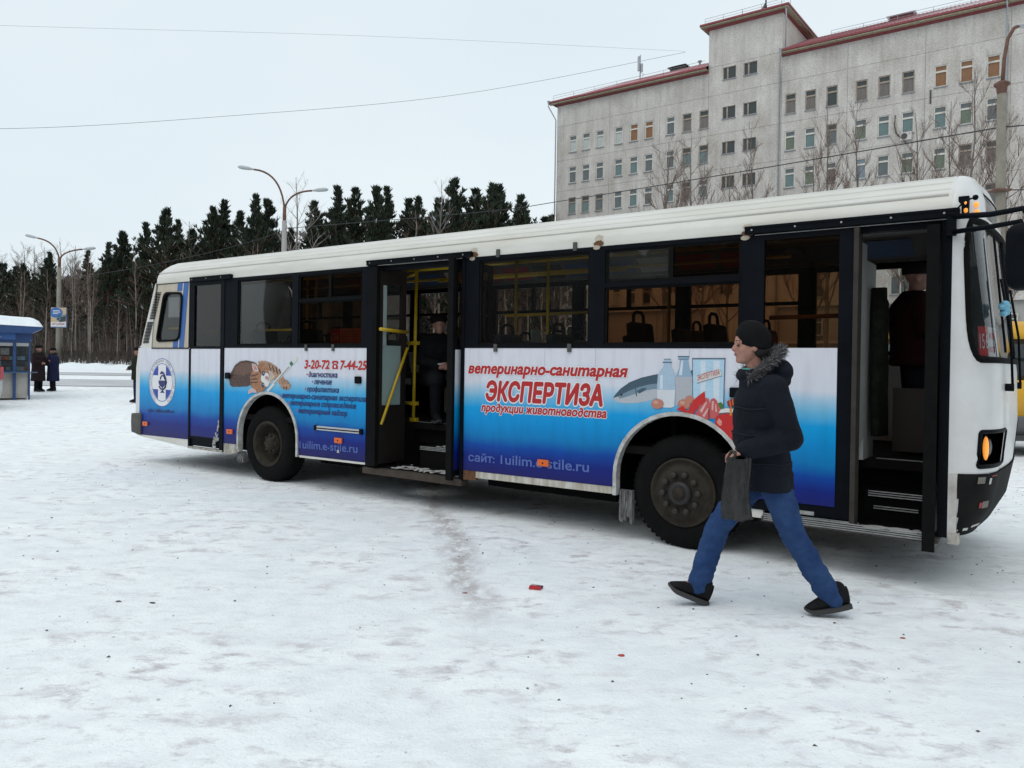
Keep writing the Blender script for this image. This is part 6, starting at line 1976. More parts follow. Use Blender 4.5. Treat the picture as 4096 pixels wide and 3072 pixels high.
MB().ball(hm_((.092, 0, -.057)), .007, .020, .009, 12, 6).build('lips', M('lips', (.26, .085, .07), .5), man)
mb = MB()
mb.loft([(.064, 0, 1.715, .112, .094), (.062, 0, 1.745, .117, .100), (.060, 0, 1.80, .117, .101), (.055, 0, 1.85, .102, .091), (.052, 0, 1.885, .070, .064), (.05, 0, 1.903, .028, .026)], 22)
mb.v = [(x, y, z + (x - .06) * .26 + .008) for x, y, z in mb.v]
cap = remesh(mb.build('cap', cloth('black_knit', (.008, .008, .009), bscale=120, bump=.6), man), .012, 3)
mb = MB()          # lower back of the cap and the hair under it
mb.ball((.022, 0, 1.715), .082, .082, .062, 16, 10)
mb.build('hair', HAIR, man)
NAVY = cloth('navy_quilt', (.0032, .0050, .0105), rough=.8, spec=.2, var=.35, vscale=5, bump=.7, bscale=14)
rings = []
def prof_at(z):
    T = [(.80, -.035, .172, .225), (.90, -.03, .174, .225), (1.02, -.01, .172, .22), (1.14, .005, .176, .222), (1.28, .008, .175, .225), (1.40, .008, .165, .225), (1.48, .012, .135, .205), (1.54, .03, .105, .135), (1.60, .045, .085, .09)]
    for a, b in zip(T, T[1:]):
        if z <= b[0]:
            k = (z - a[0]) / (b[0] - a[0])
            return [a[i] + (b[i] - a[i]) * k for i in range(4)]
    return list(T[-1])
mb = MB()
z = .80
i = 0
while z <= 1.60:
    _, x, rx, ry = prof_at(z)
    pinch = .010 if i % 6 == 0 and 0 < i else 0
    rings.append((x, 0, z, rx - pinch, ry - pinch))
    z += .022
    i += 1
mb.loft(rings, 32)
for q, s in (('l', 1), ('r', -1)):
    a, b, c = Vector(J['sh' + q]), Vector(J['el' + q]), Vector(J['wr' + q])
    for p0, p1, r0, r1 in ((a, b, .092, .080), (b, c, .080, .062)):
        n_ = 4
        for k in range(n_):
            t0, t1 = k / n_, (k + 1) / n_
            ra, rb = r0 + (r1 - r0) * t0, r0 + (r1 - r0) * t1
            m_ = p0.lerp(p1, (t0 + t1) / 2)
            mb.capsule(p0.lerp(p1, t0), p0.lerp(p1, t1), ra, rb, 14)
    mb.capsule(c, c + (c - b).normalized() * .02, .058, .050, 14)
mb.ball((-.105, 0, 1.575), .085, .165, .085, 16, 10)
mb.ball((-.06, 0, 1.51), .12, .18, .06, 16, 8)
mb.capsule((.125, .06, 1.545), (.10, .11, 1.56), .03, .035, 10).capsule((.125, -.06, 1.545), (.10, -.11, 1.56), .03, .035, 10).capsule((.135, .05, 1.545), (.135, -.05, 1.545), .03, .03, 10)
jk = remesh(mb.build('jacket', NAVY, man), .011, 3)
tx = bpy.data.textures.new('jacket_folds', 'CLOUDS')
tx.noise_scale = .09
dm = jk.modifiers.new('folds', 'DISPLACE')
dm.texture, dm.strength, dm.mid_level = tx, .011, .5
mb = MB()
for zz in (.985, 1.165, 1.335):
    _, x, rx, ry = prof_at(zz)
    mb.tube([(x + (rx + .004) * math.cos(2 * pi * k / 40), (ry + .004) * math.sin(2 * pi * k / 40), zz + .004 * math.sin(.9 * k)) for k in range(40)], .0035, 4, closed=True)
mb.build('quilt_seam', M('seam_thread', (.004, .005, .010), .9), man)
# fur edge of the hood lying on the shoulders
mb = MB()
r = random.Random(2)
path = [(.115, .105, 1.525), (.085, .135, 1.565), (.03, .150, 1.615), (-.035, .140, 1.665), (-.085, .100, 1.70), (-.105, .04, 1.715), (-.105, -.04, 1.715), (-.085, -.10, 1.70), (-.035, -.14, 1.665), (.03, -.15, 1.615), (.085, -.135, 1.565), (.115, -.105, 1.525)]
P_ = [Vector(p) for p in path]
mb.mat(0).tube(P_, .026, 8)
for k in range(2600):
    t = r.uniform(0, len(P_) - 1.001)
    i = int(t)
    c = P_[i].lerp(P_[i + 1], t - i)
    d = Vector((r.gauss(0, 1), r.gauss(0, 1), r.gauss(0, 1))).normalized()
    w = d.cross(Vector((r.gauss(0, 1), r.gauss(0, 1), r.gauss(0, 1)))).normalized() * .0028
    b = c + d * .018
    e = b + (d * .8 + Vector((-.5, 0, .1 - .3 * r.random()))).normalized() * r.uniform(.025, .055)
    mb.mat(1 if r.random() < .5 else (0 if r.random() < .6 else 2))
    mb.add([b - w, b + w, e], [(0, 1, 2)])
mb.build('fur_trim', [M('fur_dark', (.03, .028, .03), .9), M('fur_grey', (.11, .103, .11), .9), M('fur_pale', (.28, .265, .265), .9)], man)
MB().tube([(.045 + .075 * math.cos(a), .072 * math.sin(a), 1.572 + .016 * math.cos(a)) for a in [2 * pi * k / 24 for k in range(24)]], .010, 6, closed=True).build('collar_piping', cloth('teal', (.10, .32, .29)), man)
DENIM = cloth('denim', (.026, .062, .155), var=.35, vscale=5, bump=.7, bscale=16, spec=.2, col2=(.012, .034, .11))
mb = MB()
for q in 'lr':
    h, k, a = (Vector(J[n_ + q]) for n_ in ('hi', 'kn', 'an'))
    mb.capsule(Vector(J['pelvis']) + Vector((0, .05 if q == 'l' else -.05, -.02)), h, .105, .104, 16)
    mb.capsule(h, h.lerp(k, .5), .106, .092, 16)
    mb.capsule(h.lerp(k, .5), k, .094, .080, 16)
    rj = random.Random(3 if q == 'l' else 4)
    end = a + (a - k) * .10
    for i in range(9):
        t0, t1 = i / 9, (i + 1) / 9
        w0 = .079 - .010 * t0 + (.006 if i % 2 else -.003) * (1 if t0 > .35 else .5)
        p0, p1 = k.lerp(end, t0), k.lerp(end, t1)
        off = Vector((rj.uniform(-.006, .006), rj.uniform(-.004, .004), 0))
        mb.capsule(p0 + off, p1 - off, w0, w0 - .004, 16)
jn = remesh(mb.build('jeans', DENIM, man), .010, 3)
tx2 = bpy.data.textures.new('denim_folds', 'CLOUDS')
tx2.noise_scale = .045
dm = jn.modifiers.new('folds', 'DISPLACE')
dm.texture, dm.strength, dm.mid_level = tx2, .022, .5
SHOE = cloth('black_shoe', (.010, .010, .011), rough=.7)
SOLE = M('shoe_sole', (.035, .034, .034), .8)
def shoe(par, ankle, pitch, y, size=.285, hh=.12):
    """ankle: point over the heel; pitch > 0 lifts the toe"""
    up_, so = MB(), MB()
    n_ = 10
    def sec(t):
        w = .036 + .011 * math.sin(pi * min(1, t * 1.15)) - (.022 if t > .93 else 0) - (.006 if t < .06 else 0)
        h_ = hh * (1 - .18 * t) if t < .35 else hh * (.93 - .62 * (t - .35) / .65)
        return w, max(.02, h_)
    vs, fs = [], []
    for i in range(n_ + 1):
        t = i / n_
        w, h_ = sec(t)
        xx = -.07 + size * t
        for k in range(12):
            a = 2 * pi * k / 12
            vs.append((xx, w * math.cos(a), max(0, .5 * h_ + .5 * h_ * math.sin(a)) + .022))
    for i in range(n_):
        for k in range(12):
            fs.append((i * 12 + k, i * 12 + (k + 1) % 12, (i + 1) * 12 + (k + 1) % 12, (i + 1) * 12 + k))
    fs += [tuple(range(12))[::-1], tuple(n_ * 12 + k for k in range(12))]
    up_.add(vs, fs, True)
    up_.capsule((.0, 0, .08), (-.01, 0, .13), .046, .052, 12)
    vs = []
    for i in range(n_ + 1):
        t = i / n_
        w, _ = sec(t)
        xx = -.075 + (size + .01) * t
        lift = .03 * max(0, (t - .75) / .25) ** 2
        vs += [(xx, -w - .006, lift), (xx, w + .006, lift), (xx, w + .004, .030 + lift * .6), (xx, -w - .004, .030 + lift * .6)]
    fs = [(0, 1, 2, 3), tuple(4 * n_ + k for k in (3, 2, 1, 0))]
    for i in range(n_):
        for k in range(4):
            fs.append((4 * i + k, 4 * i + 4 + k, 4 * i + 4 + (k + 1) % 4, 4 * i + (k + 1) % 4))
    so.add(vs, fs)
    o = up_.build('shoe', SHOE, par)
    s_ = so.build('sole', SOLE, o)
    o.location = (ankle[0], y, ankle[1])
    o.rotation_euler = (0, -pitch, 0)
    return o
shoe(man, (.385, .014), R(21), -.10)
shoe(man, (-.495, .037), R(-11), .10)
# the bag hanging from his hand
bag = thing('carrier_bag', 'crumpled dark grey plastic bag hanging from the walking man\'s hand', 'bag', (1.657 - .225, 5.16 - .255, .64), pi)
mb = MB()
r = random.Random(9)
cols, rows = 22, 12
vs, fs = [], []
for j in range(rows + 1):
    t = j / rows
    w = .096 - .022 * t
    for k in range(cols):
        a = 2 * pi * k / cols
        fold = .012 * math.sin(5 * a + 1.3 * t) + .007 * math.sin(9 * a - 3 * t)
        vs.append((w * math.cos(a) + fold * .6 + .012 * math.sin(4 * t), (.045 - .012 * t + fold) * math.sin(a) * 1.15, .005 + .385 * t + .006 * math.sin(3 * a)))
for j in range(rows):
    for k in range(cols):
        fs.append((j * cols + k, j * cols + (k + 1) % cols, (j + 1) * cols + (k + 1) % cols, (j + 1) * cols + k))
fs.append(tuple(range(cols))[::-1])
mb.add(vs, fs, True)
mb.build('bag_body', M('grey_film', (.030, .029, .028), .36, spec=.4, col2=(.008, .008, .008), vscale=6, stretch=(2, 2, .7), bump=.8, bscale=16), bag)
mb = MB()
for dx in (-.045, .045):
    mb.tube([(dx - .02, .02, .37), (dx * .5, .01, .43), (dx - .005, -.01, .43), (dx + .02, -.02, .37)], .010, 6)
mb.build('bag_handle', MATS['grey_film'], bag)

def standing(name_label, loc, rz, H, coat, coat_to, hat, legs, arms='down', skin=SKIN2, fur=None, width=1.0, vox=.013, hood=False):
    k = H / 1.75
    t = thing('person', name_label, 'person', loc, rz)
    S = lambda *p: tuple(x * k for x in p)
    J = dict(pelvis=S(0, 0, .93), waist=S(0, 0, 1.1), chest=S(0, 0, 1.32), neck=S(0, 0, 1.47), head=S(.01, 0, 1.58), shl=S(0, .18, 1.40), shr=S(0, -.18, 1.40),
             hil=S(0, .09, .88), hir=S(0, -.09, .88), knl=S(.02, .10, .48), knr=S(.02, -.10, .48), anl=S(0, .10, .09), anr=S(0, -.10, .09), tol=S(.10, .11, .04), tor=S(.10, -.11, .04))
    if arms == 'front':
        J.update(ell=S(.03, .26, 1.14), elr=S(.03, -.26, 1.14), wrl=S(.24, .08, 1.10), wrr=S(.24, -.08, 1.08))
    elif arms == 'reach':
        J.update(ell=S(.05, .25, 1.13), elr=S(.05, -.25, 1.13), wrl=S(.28, .18, 1.16), wrr=S(.27, -.18, 1.10))
    else:
        J.update(ell=S(-.02, .24, 1.12), elr=S(-.02, -.24, 1.12), wrl=S(.04, .25, .88), wrr=S(.04, -.25, .88))
    mb = MB()
    body_from(mb, J, k)
    hf = head(mb, S(.02, 0, 1.625), k)
    for q in 'lr':
        w, e = Vector(J['wr' + q]), Vector(J['el' + q])
        hand(mb, w, w - e, (0, -1 if q == 'l' else 1, -.2), k, .35)
    remesh(mb.build('body', skin, t), vox, 3)
    eyes(t, hf, k)
    # coat
    mb = MB()
    z0 = coat_to * k
    zs = [z0 + (1.5 * k - z0) * i / 18 for i in range(19)]
    rg_ = []
    for i, z in enumerate(zs):
        q = (z / k)
        wv = .225 if q < 1.0 else .225 + .02 * math.sin((q - 1.0) * 6)
        if q < 1.0:
            wv += .03 * (1.0 - q) / .6
        if q > 1.36:
            wv *= max(.45, 1 - ((q - 1.36) / .14) * .5)
        rg_.append((0, 0, z, wv * k * width * .78, wv * k * width))
    mb.loft(rg_, 24)
    for q in 'lr':
        a, b, c = Vector(J['sh' + q]), Vector(J['el' + q]), Vector(J['wr' + q])
        mb.capsule(a, b, .085 * k * width, .075 * k * width, 12).capsule(b, c, .075 * k * width, .058 * k * width, 12)
    if hood:
        mb.ball(S(-.08, 0, 1.5), .10 * k, .14 * k, .09 * k, 12, 8)
    remesh(mb.build('coat', coat, t), .018, 3)
    mb = MB()
    for q in 'lr':
        h, kn, a = (Vector(J[n_ + q]) for n_ in ('hi', 'kn', 'an'))
        mb.capsule(h, kn, .10 * k, .08 * k, 12).capsule(kn, a, .08 * k, .075 * k, 12)
    remesh(mb.build('trousers', legs, t), .018, 3)
    for q in (1, -1):
        o = shoe(t, (0, 0), 0, .10 * q * k, .28 * k)
    mb = MB()
    if hat == 'fur':
        mb.ball(S(.0, 0, 1.715), .135 * k, .12 * k, .085 * k, 16, 10)
    else:
        mb.loft([S(.015, 0, 1.655, .118, .098), S(.012, 0, 1.70, .122, .100), S(.008, 0, 1.75, .10, .085), S(.005, 0, 1.775, .03, .03)], 18)
    mb.build('hat', cloth('dark_hat', (.012, .010, .010)), t)
    if fur:
        mb = MB()
        r = random.Random(int(H * 100))
        ring = [Vector(S(.03 + .10 * math.cos(a), .13 * math.sin(a), 1.475 - .03 * math.cos(a))) for a in [2 * pi * i / 20 for i in range(20)]]
        mb.tube(ring, .055 * k, 8, closed=True)
        for i in range(700):
            c = ring[r.randrange(20)]
            d = Vector((r.gauss(0, 1), r.gauss(0, 1), r.gauss(0, 1))).normalized()
            w = d.cross(Vector((r.gauss(0, 1), r.gauss(0, 1), 1))).normalized() * .006
            b = c + d * .05 * k
            mb.add([b - w, b + w, b + d * .03], [(0, 1, 2)])
        mb.build('fur_collar', fur, t)
    return t
FURB = M('fur_black', (.010, .009, .009), .95)
standing('woman in long dark brown padded coat and fur hat facing another woman', (-17.22, 28.34, .31), R(-12), 1.66, cloth('brown_coat', (.022, .014, .016)), .40, 'fur', cloth('black_trousers', (.006, .006, .009)), 'reach', fur=FURB, width=1.12)
standing('woman in long navy padded coat with black collar beyond the kiosk', (-16.92, 28.75, .32), R(192), 1.58, cloth('navy_coat', (.016, .018, .048)), .40, 'knit', MATS['cloth_black_trousers'], 'front', fur=FURB, width=1.15)
standing('man in dark green jacket half hidden behind the rear corner of the bus', (-11.62, 24.22, .21), R(185), 1.70, cloth('green_jacket', (.018, .022, .016)), .72, 'knit', cloth('blue_trousers', (.014, .02, .05)), 'front')

# --- riders: one seated behind the middle door, one standing at the front
def to_world(u, v, z):
    c, s = math.sin(BYAW), math.cos(BYAW)
    return (1.49756 + u * c + v * s, 6.83322 - u * s + v * c, z)
BROT = math.atan2(-math.cos(BYAW), math.sin(BYAW))
DKC = cloth('dark_coat', (.010, .010, .012))
p_loc = to_world(-3.78, 1.05, .87)
sit = thing('person', 'seated passenger in a dark coat and fur hat seen through the middle door', 'person', p_loc, BROT + R(-35))
J = dict(pelvis=(0, 0, .56), waist=(.01, 0, .72), chest=(.03, 0, .95), neck=(.04, 0, 1.08), head=(.06, 0, 1.18), shl=(.03, .18, 1.02), shr=(.03, -.18, 1.02), ell=(.10, .24, .76), elr=(.10, -.24, .76), wrl=(.32, .08, .70), wrr=(.32, -.08, .70),
         hil=(.02, .10, .53), hir=(.02, -.10, .53), knl=(.44, .12, .52), knr=(.44, -.12, .52), anl=(.46, .12, .10), anr=(.46, -.12, .10), tol=(.58, .12, .04), tor=(.58, -.12, .04))
mb = MB()
body_from(mb, J, .95)
hf = head(mb, (.07, 0, 1.20), .95)
for q in 'lr':
    hand(mb, J['wr' + q], Vector(J['wr' + q]) - Vector(J['el' + q]), (0, -1 if q == 'l' else 1, -.3), .95, .5)
remesh(mb.build('body', SKIN2, sit), .013, 3)
mb = MB()
mb.loft([(-.02, 0, .45, .20, .24), (.0, 0, .6, .19, .23), (.02, 0, .8, .18, .225), (.03, 0, .96, .165, .235), (.035, 0, 1.05, .12, .16), (.04, 0, 1.10, .07, .08)], 20)
for q in 'lr':
    a, b, c = Vector(J['sh' + q]), Vector(J['el' + q]), Vector(J['wr' + q])
    mb.capsule(a, b, .085, .075, 12).capsule(b, c, .075, .058, 12)
    mb.capsule(J['hi' + q], J['kn' + q], .12, .11, 12)
remesh(mb.build('coat', DKC, sit), .018, 3)
mb = MB()
for q in 'lr':
    mb.capsule(J['kn' + q], J['an' + q], .085, .065, 12)
mb.build('trousers', MATS['cloth_black_trousers'], sit)
for q in (1, -1):
    shoe(sit, (.46, 0), 0, .12 * q, .27)
MB().ball((.045, 0, 1.275), .125, .115, .075, 16, 10).build('hat', MATS['cloth_dark_hat'], sit)
gl = thing('paper_bundle', 'white crumpled paper bundle on the lap of the seated passenger', 'paper', to_world(-3.50, .85, 1.52), 0.4)
mb = MB()
r = random.Random(5)
for k in range(7):
    mb.ball((r.uniform(-.05, .05), r.uniform(-.04, .04), .02 + r.uniform(0, .04)), r.uniform(.02, .05), r.uniform(.02, .05), r.uniform(.01, .03), 7, 5)
mb.build('sheets', M('paper_white', (.6, .6, .6), .8, var=.3, vscale=20), gl)
standing('person in dark jacket and red vest standing behind the front door', to_world(1.62, 1.25, .87), BROT + R(20), 1.66, cloth('dark_red_vest', (.016, .003, .004)), .80, 'knit', MATS['cloth_black_trousers'], 'front', width=1.1)
# jacket hung on the partition
jt = thing('hanging_jacket', 'camouflage jacket hanging on the white partition inside the front door', 'jacket', to_world(1.47, .60, 1.05), BROT)
mb = MB()
vs, fs = [], []
for j in range(13):
    t = j / 12
    for k in range(14):
        a = 2 * pi * k / 14
        vs.append(((.055 + .018 * math.sin(3 * a + 4 * t)) * math.cos(a), (.145 - .06 * t ** 3 + .015 * math.sin(5 * a)) * math.sin(a), 1.22 * t))
for j in range(12):
    for k in range(14):
        fs.append((j * 14 + k, j * 14 + (k + 1) % 14, (j + 1) * 14 + (k + 1) % 14, (j + 1) * 14 + k))
fs += [tuple(range(14))[::-1], tuple(12 * 14 + k for k in range(14))]
mb.add(vs, fs, True)
mb.build('jacket_body', cloth('camouflage', (.016, .018, .012), col2=(.004, .0045, .004), vscale=7), jt)
MB().capsule((0, .10, 1.1), (0, .16, .55), .05, .04, 10).build('sleeve', MATS['cloth_camouflage'], jt)

# ------------------------------------------------------------------ vehicles round about
TYRE = RUBBER
def road_wheel(par, x, y, r, w, side):
    o = MB().lathe([(r * .6, -w / 2), (r * .93, -w / 2), (r, -w / 2 + .03), (r, w / 2 - .03), (r * .93, w / 2), (r * .6, w / 2)], 28, 'y').build('wheel', TYRE, par)
    o.location = (x, y, r)
    MB().lathe([(r * .62, -w * .45), (r * .5, -w * .42), (r * .3, -w * .30), (r * .12, -w * .46)] if side < 0 else [(r * .12, w * .46), (r * .3, w * .30), (r * .5, w * .42), (r * .62, w * .45)], 20, 'y').build('rim', M('rim_grey', (.25, .25, .26), .5, .4), o)
    return o
def body_loft(mb, secs, taper):
    """secs: (z, x0, x1, half width) stacked outlines with rounded corners"""
    vs, n = [], 0
    for z, x0, x1, hw in secs:
        pts = []
        rr_ = taper
        for cx, cy, a0 in ((x1 - rr_, hw - rr_ * .7, 0), (x0 + rr_, hw - rr_ * .7, pi / 2), (x0 + rr_, -hw + rr_ * .7, pi), (x1 - rr_, -hw + rr_ * .7, 3 * pi / 2)):
            for k in range(4):
                a = a0 + (pi / 2) * k / 3
                pts.append((cx + rr_ * math.cos(a), cy + rr_ * .7 * math.sin(a), z))
        n = len(pts)
        vs += pts
    fs = []
    for i in range(len(secs) - 1):
        for k in range(n):
            fs.append((i * n + k, i * n + (k + 1) % n, (i + 1) * n + (k + 1) % n, (i + 1) * n + k))
    fs += [tuple(range(n))[::-1], tuple((len(secs) - 1) * n + k for k in range(n))]
    mb.add(vs, fs, True)
CARG = M('car_glass', (.02, .025, .028), .06)
# yellow minibus parked beyond the bus nose, side on
yv = thing('minibus', 'yellow minibus with grey lower body and an advert on its flank, parked beyond the bus', 'minibus', (10.15, 15.5, .0), 0)
YB = M('minibus_yellow', (.60, .32, .015), .4, var=.08, vscale=2)
mb = MB()
body_loft(mb, [(.34, -2.75, 2.75, .95), (.72, -2.8, 2.8, 1.0), (.76, -2.8, 2.8, 1.0)], .18)
mb.build('lower_body', M('minibus_grey', (.11, .105, .11), .5, var=.1), yv)
mb = MB()
body_loft(mb, [(.76, -2.79, 2.79, .995), (1.42, -2.77, 2.75, 1.0), (1.43, -2.77, 2.70, .985)], .18)
mb.build('flank', YB, yv)
mb = MB()
body_loft(mb, [(1.43, -2.74, 2.68, .97), (2.20, -2.66, 2.30, .90)], .18)
mb.build('window_band', CARG, yv)
mb = MB()
body_loft(mb, [(2.20, -2.70, 2.34, .93), (2.32, -2.68, 2.30, .92), (2.46, -2.60, 2.20, .84), (2.55, -2.4, 2.0, .60)], .2)
mb.build('roof', YB, yv)
for x in (-1.55, -.45, .65, 1.75):
    MB().prism([(x - .04, 1.43), (x + .04, 1.43), (x + .04, 2.21), (x - .04, 2.21)], -.985, -.90).build('window_pillar', BLACK, yv)
MB().mat(0).box(-2.60, -1.62, -.99, -.94, 1.46, 2.20).mat(1).add([(-2.60, -.993, 1.97), (-2.2, -.993, 2.16), (-1.62, -.993, 2.18), (-1.62, -.993, 1.90)], [(0, 1, 2, 3)]).build('advert_panel', [M('ad_pale_blue', (.52, .58, .66), .5), M('ad_deep_blue', (.03, .08, .30), .5)], yv)
mb = MB()
put_text(mb, 'ОСТИ', -2.58, -2.28, 2.06, .08, -.996, .01, 0, .45)
mb.build('lettering', M('ink_grey', (.10, .11, .13), .5), yv)
MB().box(-2.82, 2.82, -1.03, 1.03, .30, .40).build('bumper', M('bumper_grey2', (.05, .05, .05), .7), yv)
MB().box(-.10, .02, -1.012, -.98, .92, 1.06).build('tail_light', M('red_lens', (.45, .02, .04), .3), yv)
for x in (-1.75, 1.75):
    road_wheel(yv, x, -.85, .34, .22, -1)
    road_wheel(yv, x, .85, .34, .22, 1)
def car(label, loc, rz, colour, name='parked_car', cat='car', van=False):
    t = thing(name, label, cat, loc, rz)
    mb = MB()
    if van:
        body_loft(mb, [(.25, -2.1, 2.1, .84), (.45, -2.15, 2.2, .88), (.95, -2.15, 2.15, .89), (1.0, -2.12, 1.9, .87), (1.62, -2.0, 1.15, .78), (1.78, -1.85, .95, .70)], .22)
    else:
        body_loft(mb, [(.22, -2.0, 2.0, .80), (.42, -2.08, 2.1, .84), (.74, -2.08, 2.08, .85), (.86, -2.0, 1.9, .82), (.88, -1.8, .95, .78), (1.36, -1.25, .10, .62), (1.42, -1.0, -.1, .55)], .22)
    mb.build('body', M('paint_' + colour[0], colour[1], .35, coat=.4), t)
    z0, z1 = (1.02, 1.60) if van else (.90, 1.33)
    for s in (-1, 1):
        xs = ((-1.9, -.75), (-.65, .35), (.42, 1.0)) if van else ((-1.35, -.50), (-.44, .45))
        for a, b in xs:
            wy0, wy1 = (.865, .795) if van else (.785, .640)
            mb = MB()
            mb.add([(a, s * wy0, z0), (b, s * wy0, z0), (b - .12, s * wy1, z1), (a + .12, s * wy1, z1)], [(0, 1, 2, 3)])
            mb.build('side_window', CARG, t)
        for x in (-1.28, 1.30):
            road_wheel(t, x, s * .74, .30, .19, s)
        MB().box(-2.17, -2.05, s * .62 - .13, s * .62 + .13, .72 if not van else .8, .86 if not van else 1.15).build('tail_light', M('red_lens', (.45, .02, .04), .3), t)
        MB().ball((2.02, s * .6, .62), .12, .16, .08, 10, 6).build('headlight', M('headlight_glass', (.10, .11, .12), .1), t)
    mb = MB()
    if van:
        mb.add([(-2.125, -.7, 1.05), (-2.125, .7, 1.05), (-2.03, .62, 1.6), (-2.03, -.62, 1.6)], [(0, 1, 2, 3)])
        mb.add([(1.90, -.75, 1.03), (1.90, .75, 1.03), (1.22, .68, 1.60), (1.22, -.68, 1.60)], [(0, 1, 2, 3)])
    else:
        mb.add([(-1.84, -.66, .91), (-1.84, .66, .91), (-1.31, .52, 1.33), (-1.31, -.52, 1.33)], [(0, 1, 2, 3)])
        mb.add([(.98, -.68, .91), (.98, .68, .91), (.20, .54, 1.33), (.20, -.54, 1.33)], [(0, 1, 2, 3)])
    mb.build('windscreen', CARG, t)
    return t
car('silver van half hidden behind the rear corner of the bus', (-12.05, 29.9, terrain(0, 29.6)), R(20), ('silver', (.42, .45, .46)), 'parked_van', 'van', True)
car('tail of a silver car at the left edge beside the kiosk', (-16.40, 20.95, terrain(0, 21)), R(195), ('grey_silver', (.38, .39, .40)), van=True)
car('white car parked past the kiosk behind the two women', (-24.3, 33.5, terrain(0, 33.5)), R(10), ('white', (.62, .62, .62)))
car('pale car parked before the wood, seen through the bus windows', (.3, 50, terrain(0, 50)), R(30), ('pale', (.5, .5, .52)))
car('snowy white car parked at the hospital corner, seen through the bus windows', (3.2, 52, terrain(0, 52)), R(200), ('white', (.62, .62, .62)))

# ------------------------------------------------------------------ kiosk
KB = M('kiosk_blue', (.022, .065, .19), .45, var=.15, vscale=3)
kz = terrain(0, 24)
kio = thing('kiosk', 'blue newsstand kiosk with a thick cap of snow on its roof', 'kiosk', (-15.6, 24.44, kz), R(33))
# kiosk frame: x to the right along its face, y to the back; the corner post stands at the origin
kb = MB().box(-2.6, .36, .06, 2.2, .06, .88)
kb.build('lower_panel', M('kiosk_panel', (.50, .48, .44), .7, col2=(.36, .33, .29), vscale=2), kio)
for x, y, w in ((0, 0, .085), (.40, .06, .05), (-1.3, 0, .07), (-2.6, 0, .07), (.40, 2.2, .06)):
    MB().box(x - w / 2, x + w / 2, y - .03, y + .06, -.1, 2.10).build('post', KB, kio)
for x0, x1 in ((-2.56, -1.34), (-1.26, -.045), (.045, .375)):
    f_ = MB().box(x0, x1, .0, .05, .86, .92).box(x0, x1, .0, .05, 1.80, 1.90).build('window', KB, kio)
    MB().quad((x0, .02, .92), (x1, .02, .92), (x1, .02, 1.72), (x0, .02, 1.72)).build('pane', glass('kiosk_glass', (.75, .78, .78), haze=.03), f_)
    sh = MB()
    for k in range(4):
        sh.box(x0, x1, .005, .03, 1.70 + k * .033, 1.728 + k * .033)
    sh.build('shutter', M('shutter_white', (.52, .52, .50), .6), f_)
MB().box(-2.6, .38, 1.0, 1.05, .9, 2.0).build('back_wall', M('kiosk_inside', (.10, .11, .115), .8), kio)
r = random.Random(12)
mc = [M('mag_orange', (.50, .20, .03), .5, var=.5, vscale=16), M('mag_red', (.40, .07, .05), .5, var=.5, vscale=16), M('mag_sky', (.25, .38, .50), .5, var=.3, vscale=12), M('mag_pale', (.45, .42, .40), .5, var=.4, vscale=18), M('mag_dark', (.06, .07, .08), .5, var=.5, vscale=16), M('mag_green', (.08, .16, .10), .5, var=.5, vscale=14)]
for z0, hh, ww in ((1.42, .24, .20), (1.26, .13, .10), (1.06, .19, .22), (.93, .12, .14)):
    x = -2.5
    while x < .30:
        w = ww * r.uniform(.8, 1.2)
        if not (-.06 < x + w * .5 < .06):
            MB().box(x, x + w * .93, .10, .112, z0, z0 + hh * r.uniform(.85, 1)).build('magazine', mc[r.randrange(6)], kio)
        x += w
MB().box(-2.6, .36, .09, .30, 1.235, 1.25).box(-2.6, .36, .09, .30, 1.41, 1.42).build('shelf', DARKIN, kio)
MB().prism([(-2.65, .84), (.62, .86), (.62, .89), (-2.65, .87)], -.22, .0).build('counter', M('counter_blue', (.05, .11, .18), .5), kio)
MB().box(-2.65, .48, -.02, 2.25, 1.90, 2.10).build('fascia', KB, kio)
sb = MB().box(-1.1, .02, -.045, -.021, 1.90, 2.09).build('sign_board', M('sign_light_blue', (.05, .15, .42), .4), kio)
mb = MB()
put_text(mb, 'Печать', -.62, -.34, 1.965, .05, -.050, .02)
mb.build('lettering', M('sign_letters', (.42, .50, .62), .5), sb)
mb = MB()
mb.prism([(-2.9, 2.10), (.42, 2.10), (.74, 2.26), (.74, 2.31), (-2.9, 2.42)], -.35, 2.5)
mb.build('roof', KB, kio)
mb = MB()
vs, fs = [], []
nx, ny = 30, 14
for j in range(ny + 1):
    for i in range(nx + 1):
        fx, fy = i / nx, j / ny
        e = min(1, min(fx + .5, 1 - fx, fy * .8 + .0, (1 - fy) * .8) * 12)
        hh = .33 * math.sqrt(max(0, e)) * (1 + .12 * math.sin(5 * fx + 3 * fy))
        vs.append((-2.9 + 3.66 * fx, -.36 + 2.86 * fy, 2.42 - .11 * fx + hh))
fs = [(j * (nx + 1) + i, j * (nx + 1) + i + 1, (j + 1) * (nx + 1) + i + 1, (j + 1) * (nx + 1) + i) for j in range(ny) for i in range(nx)]
mb.add(vs, fs, True)
mb.build('snow_cap', SNOWC, kio)

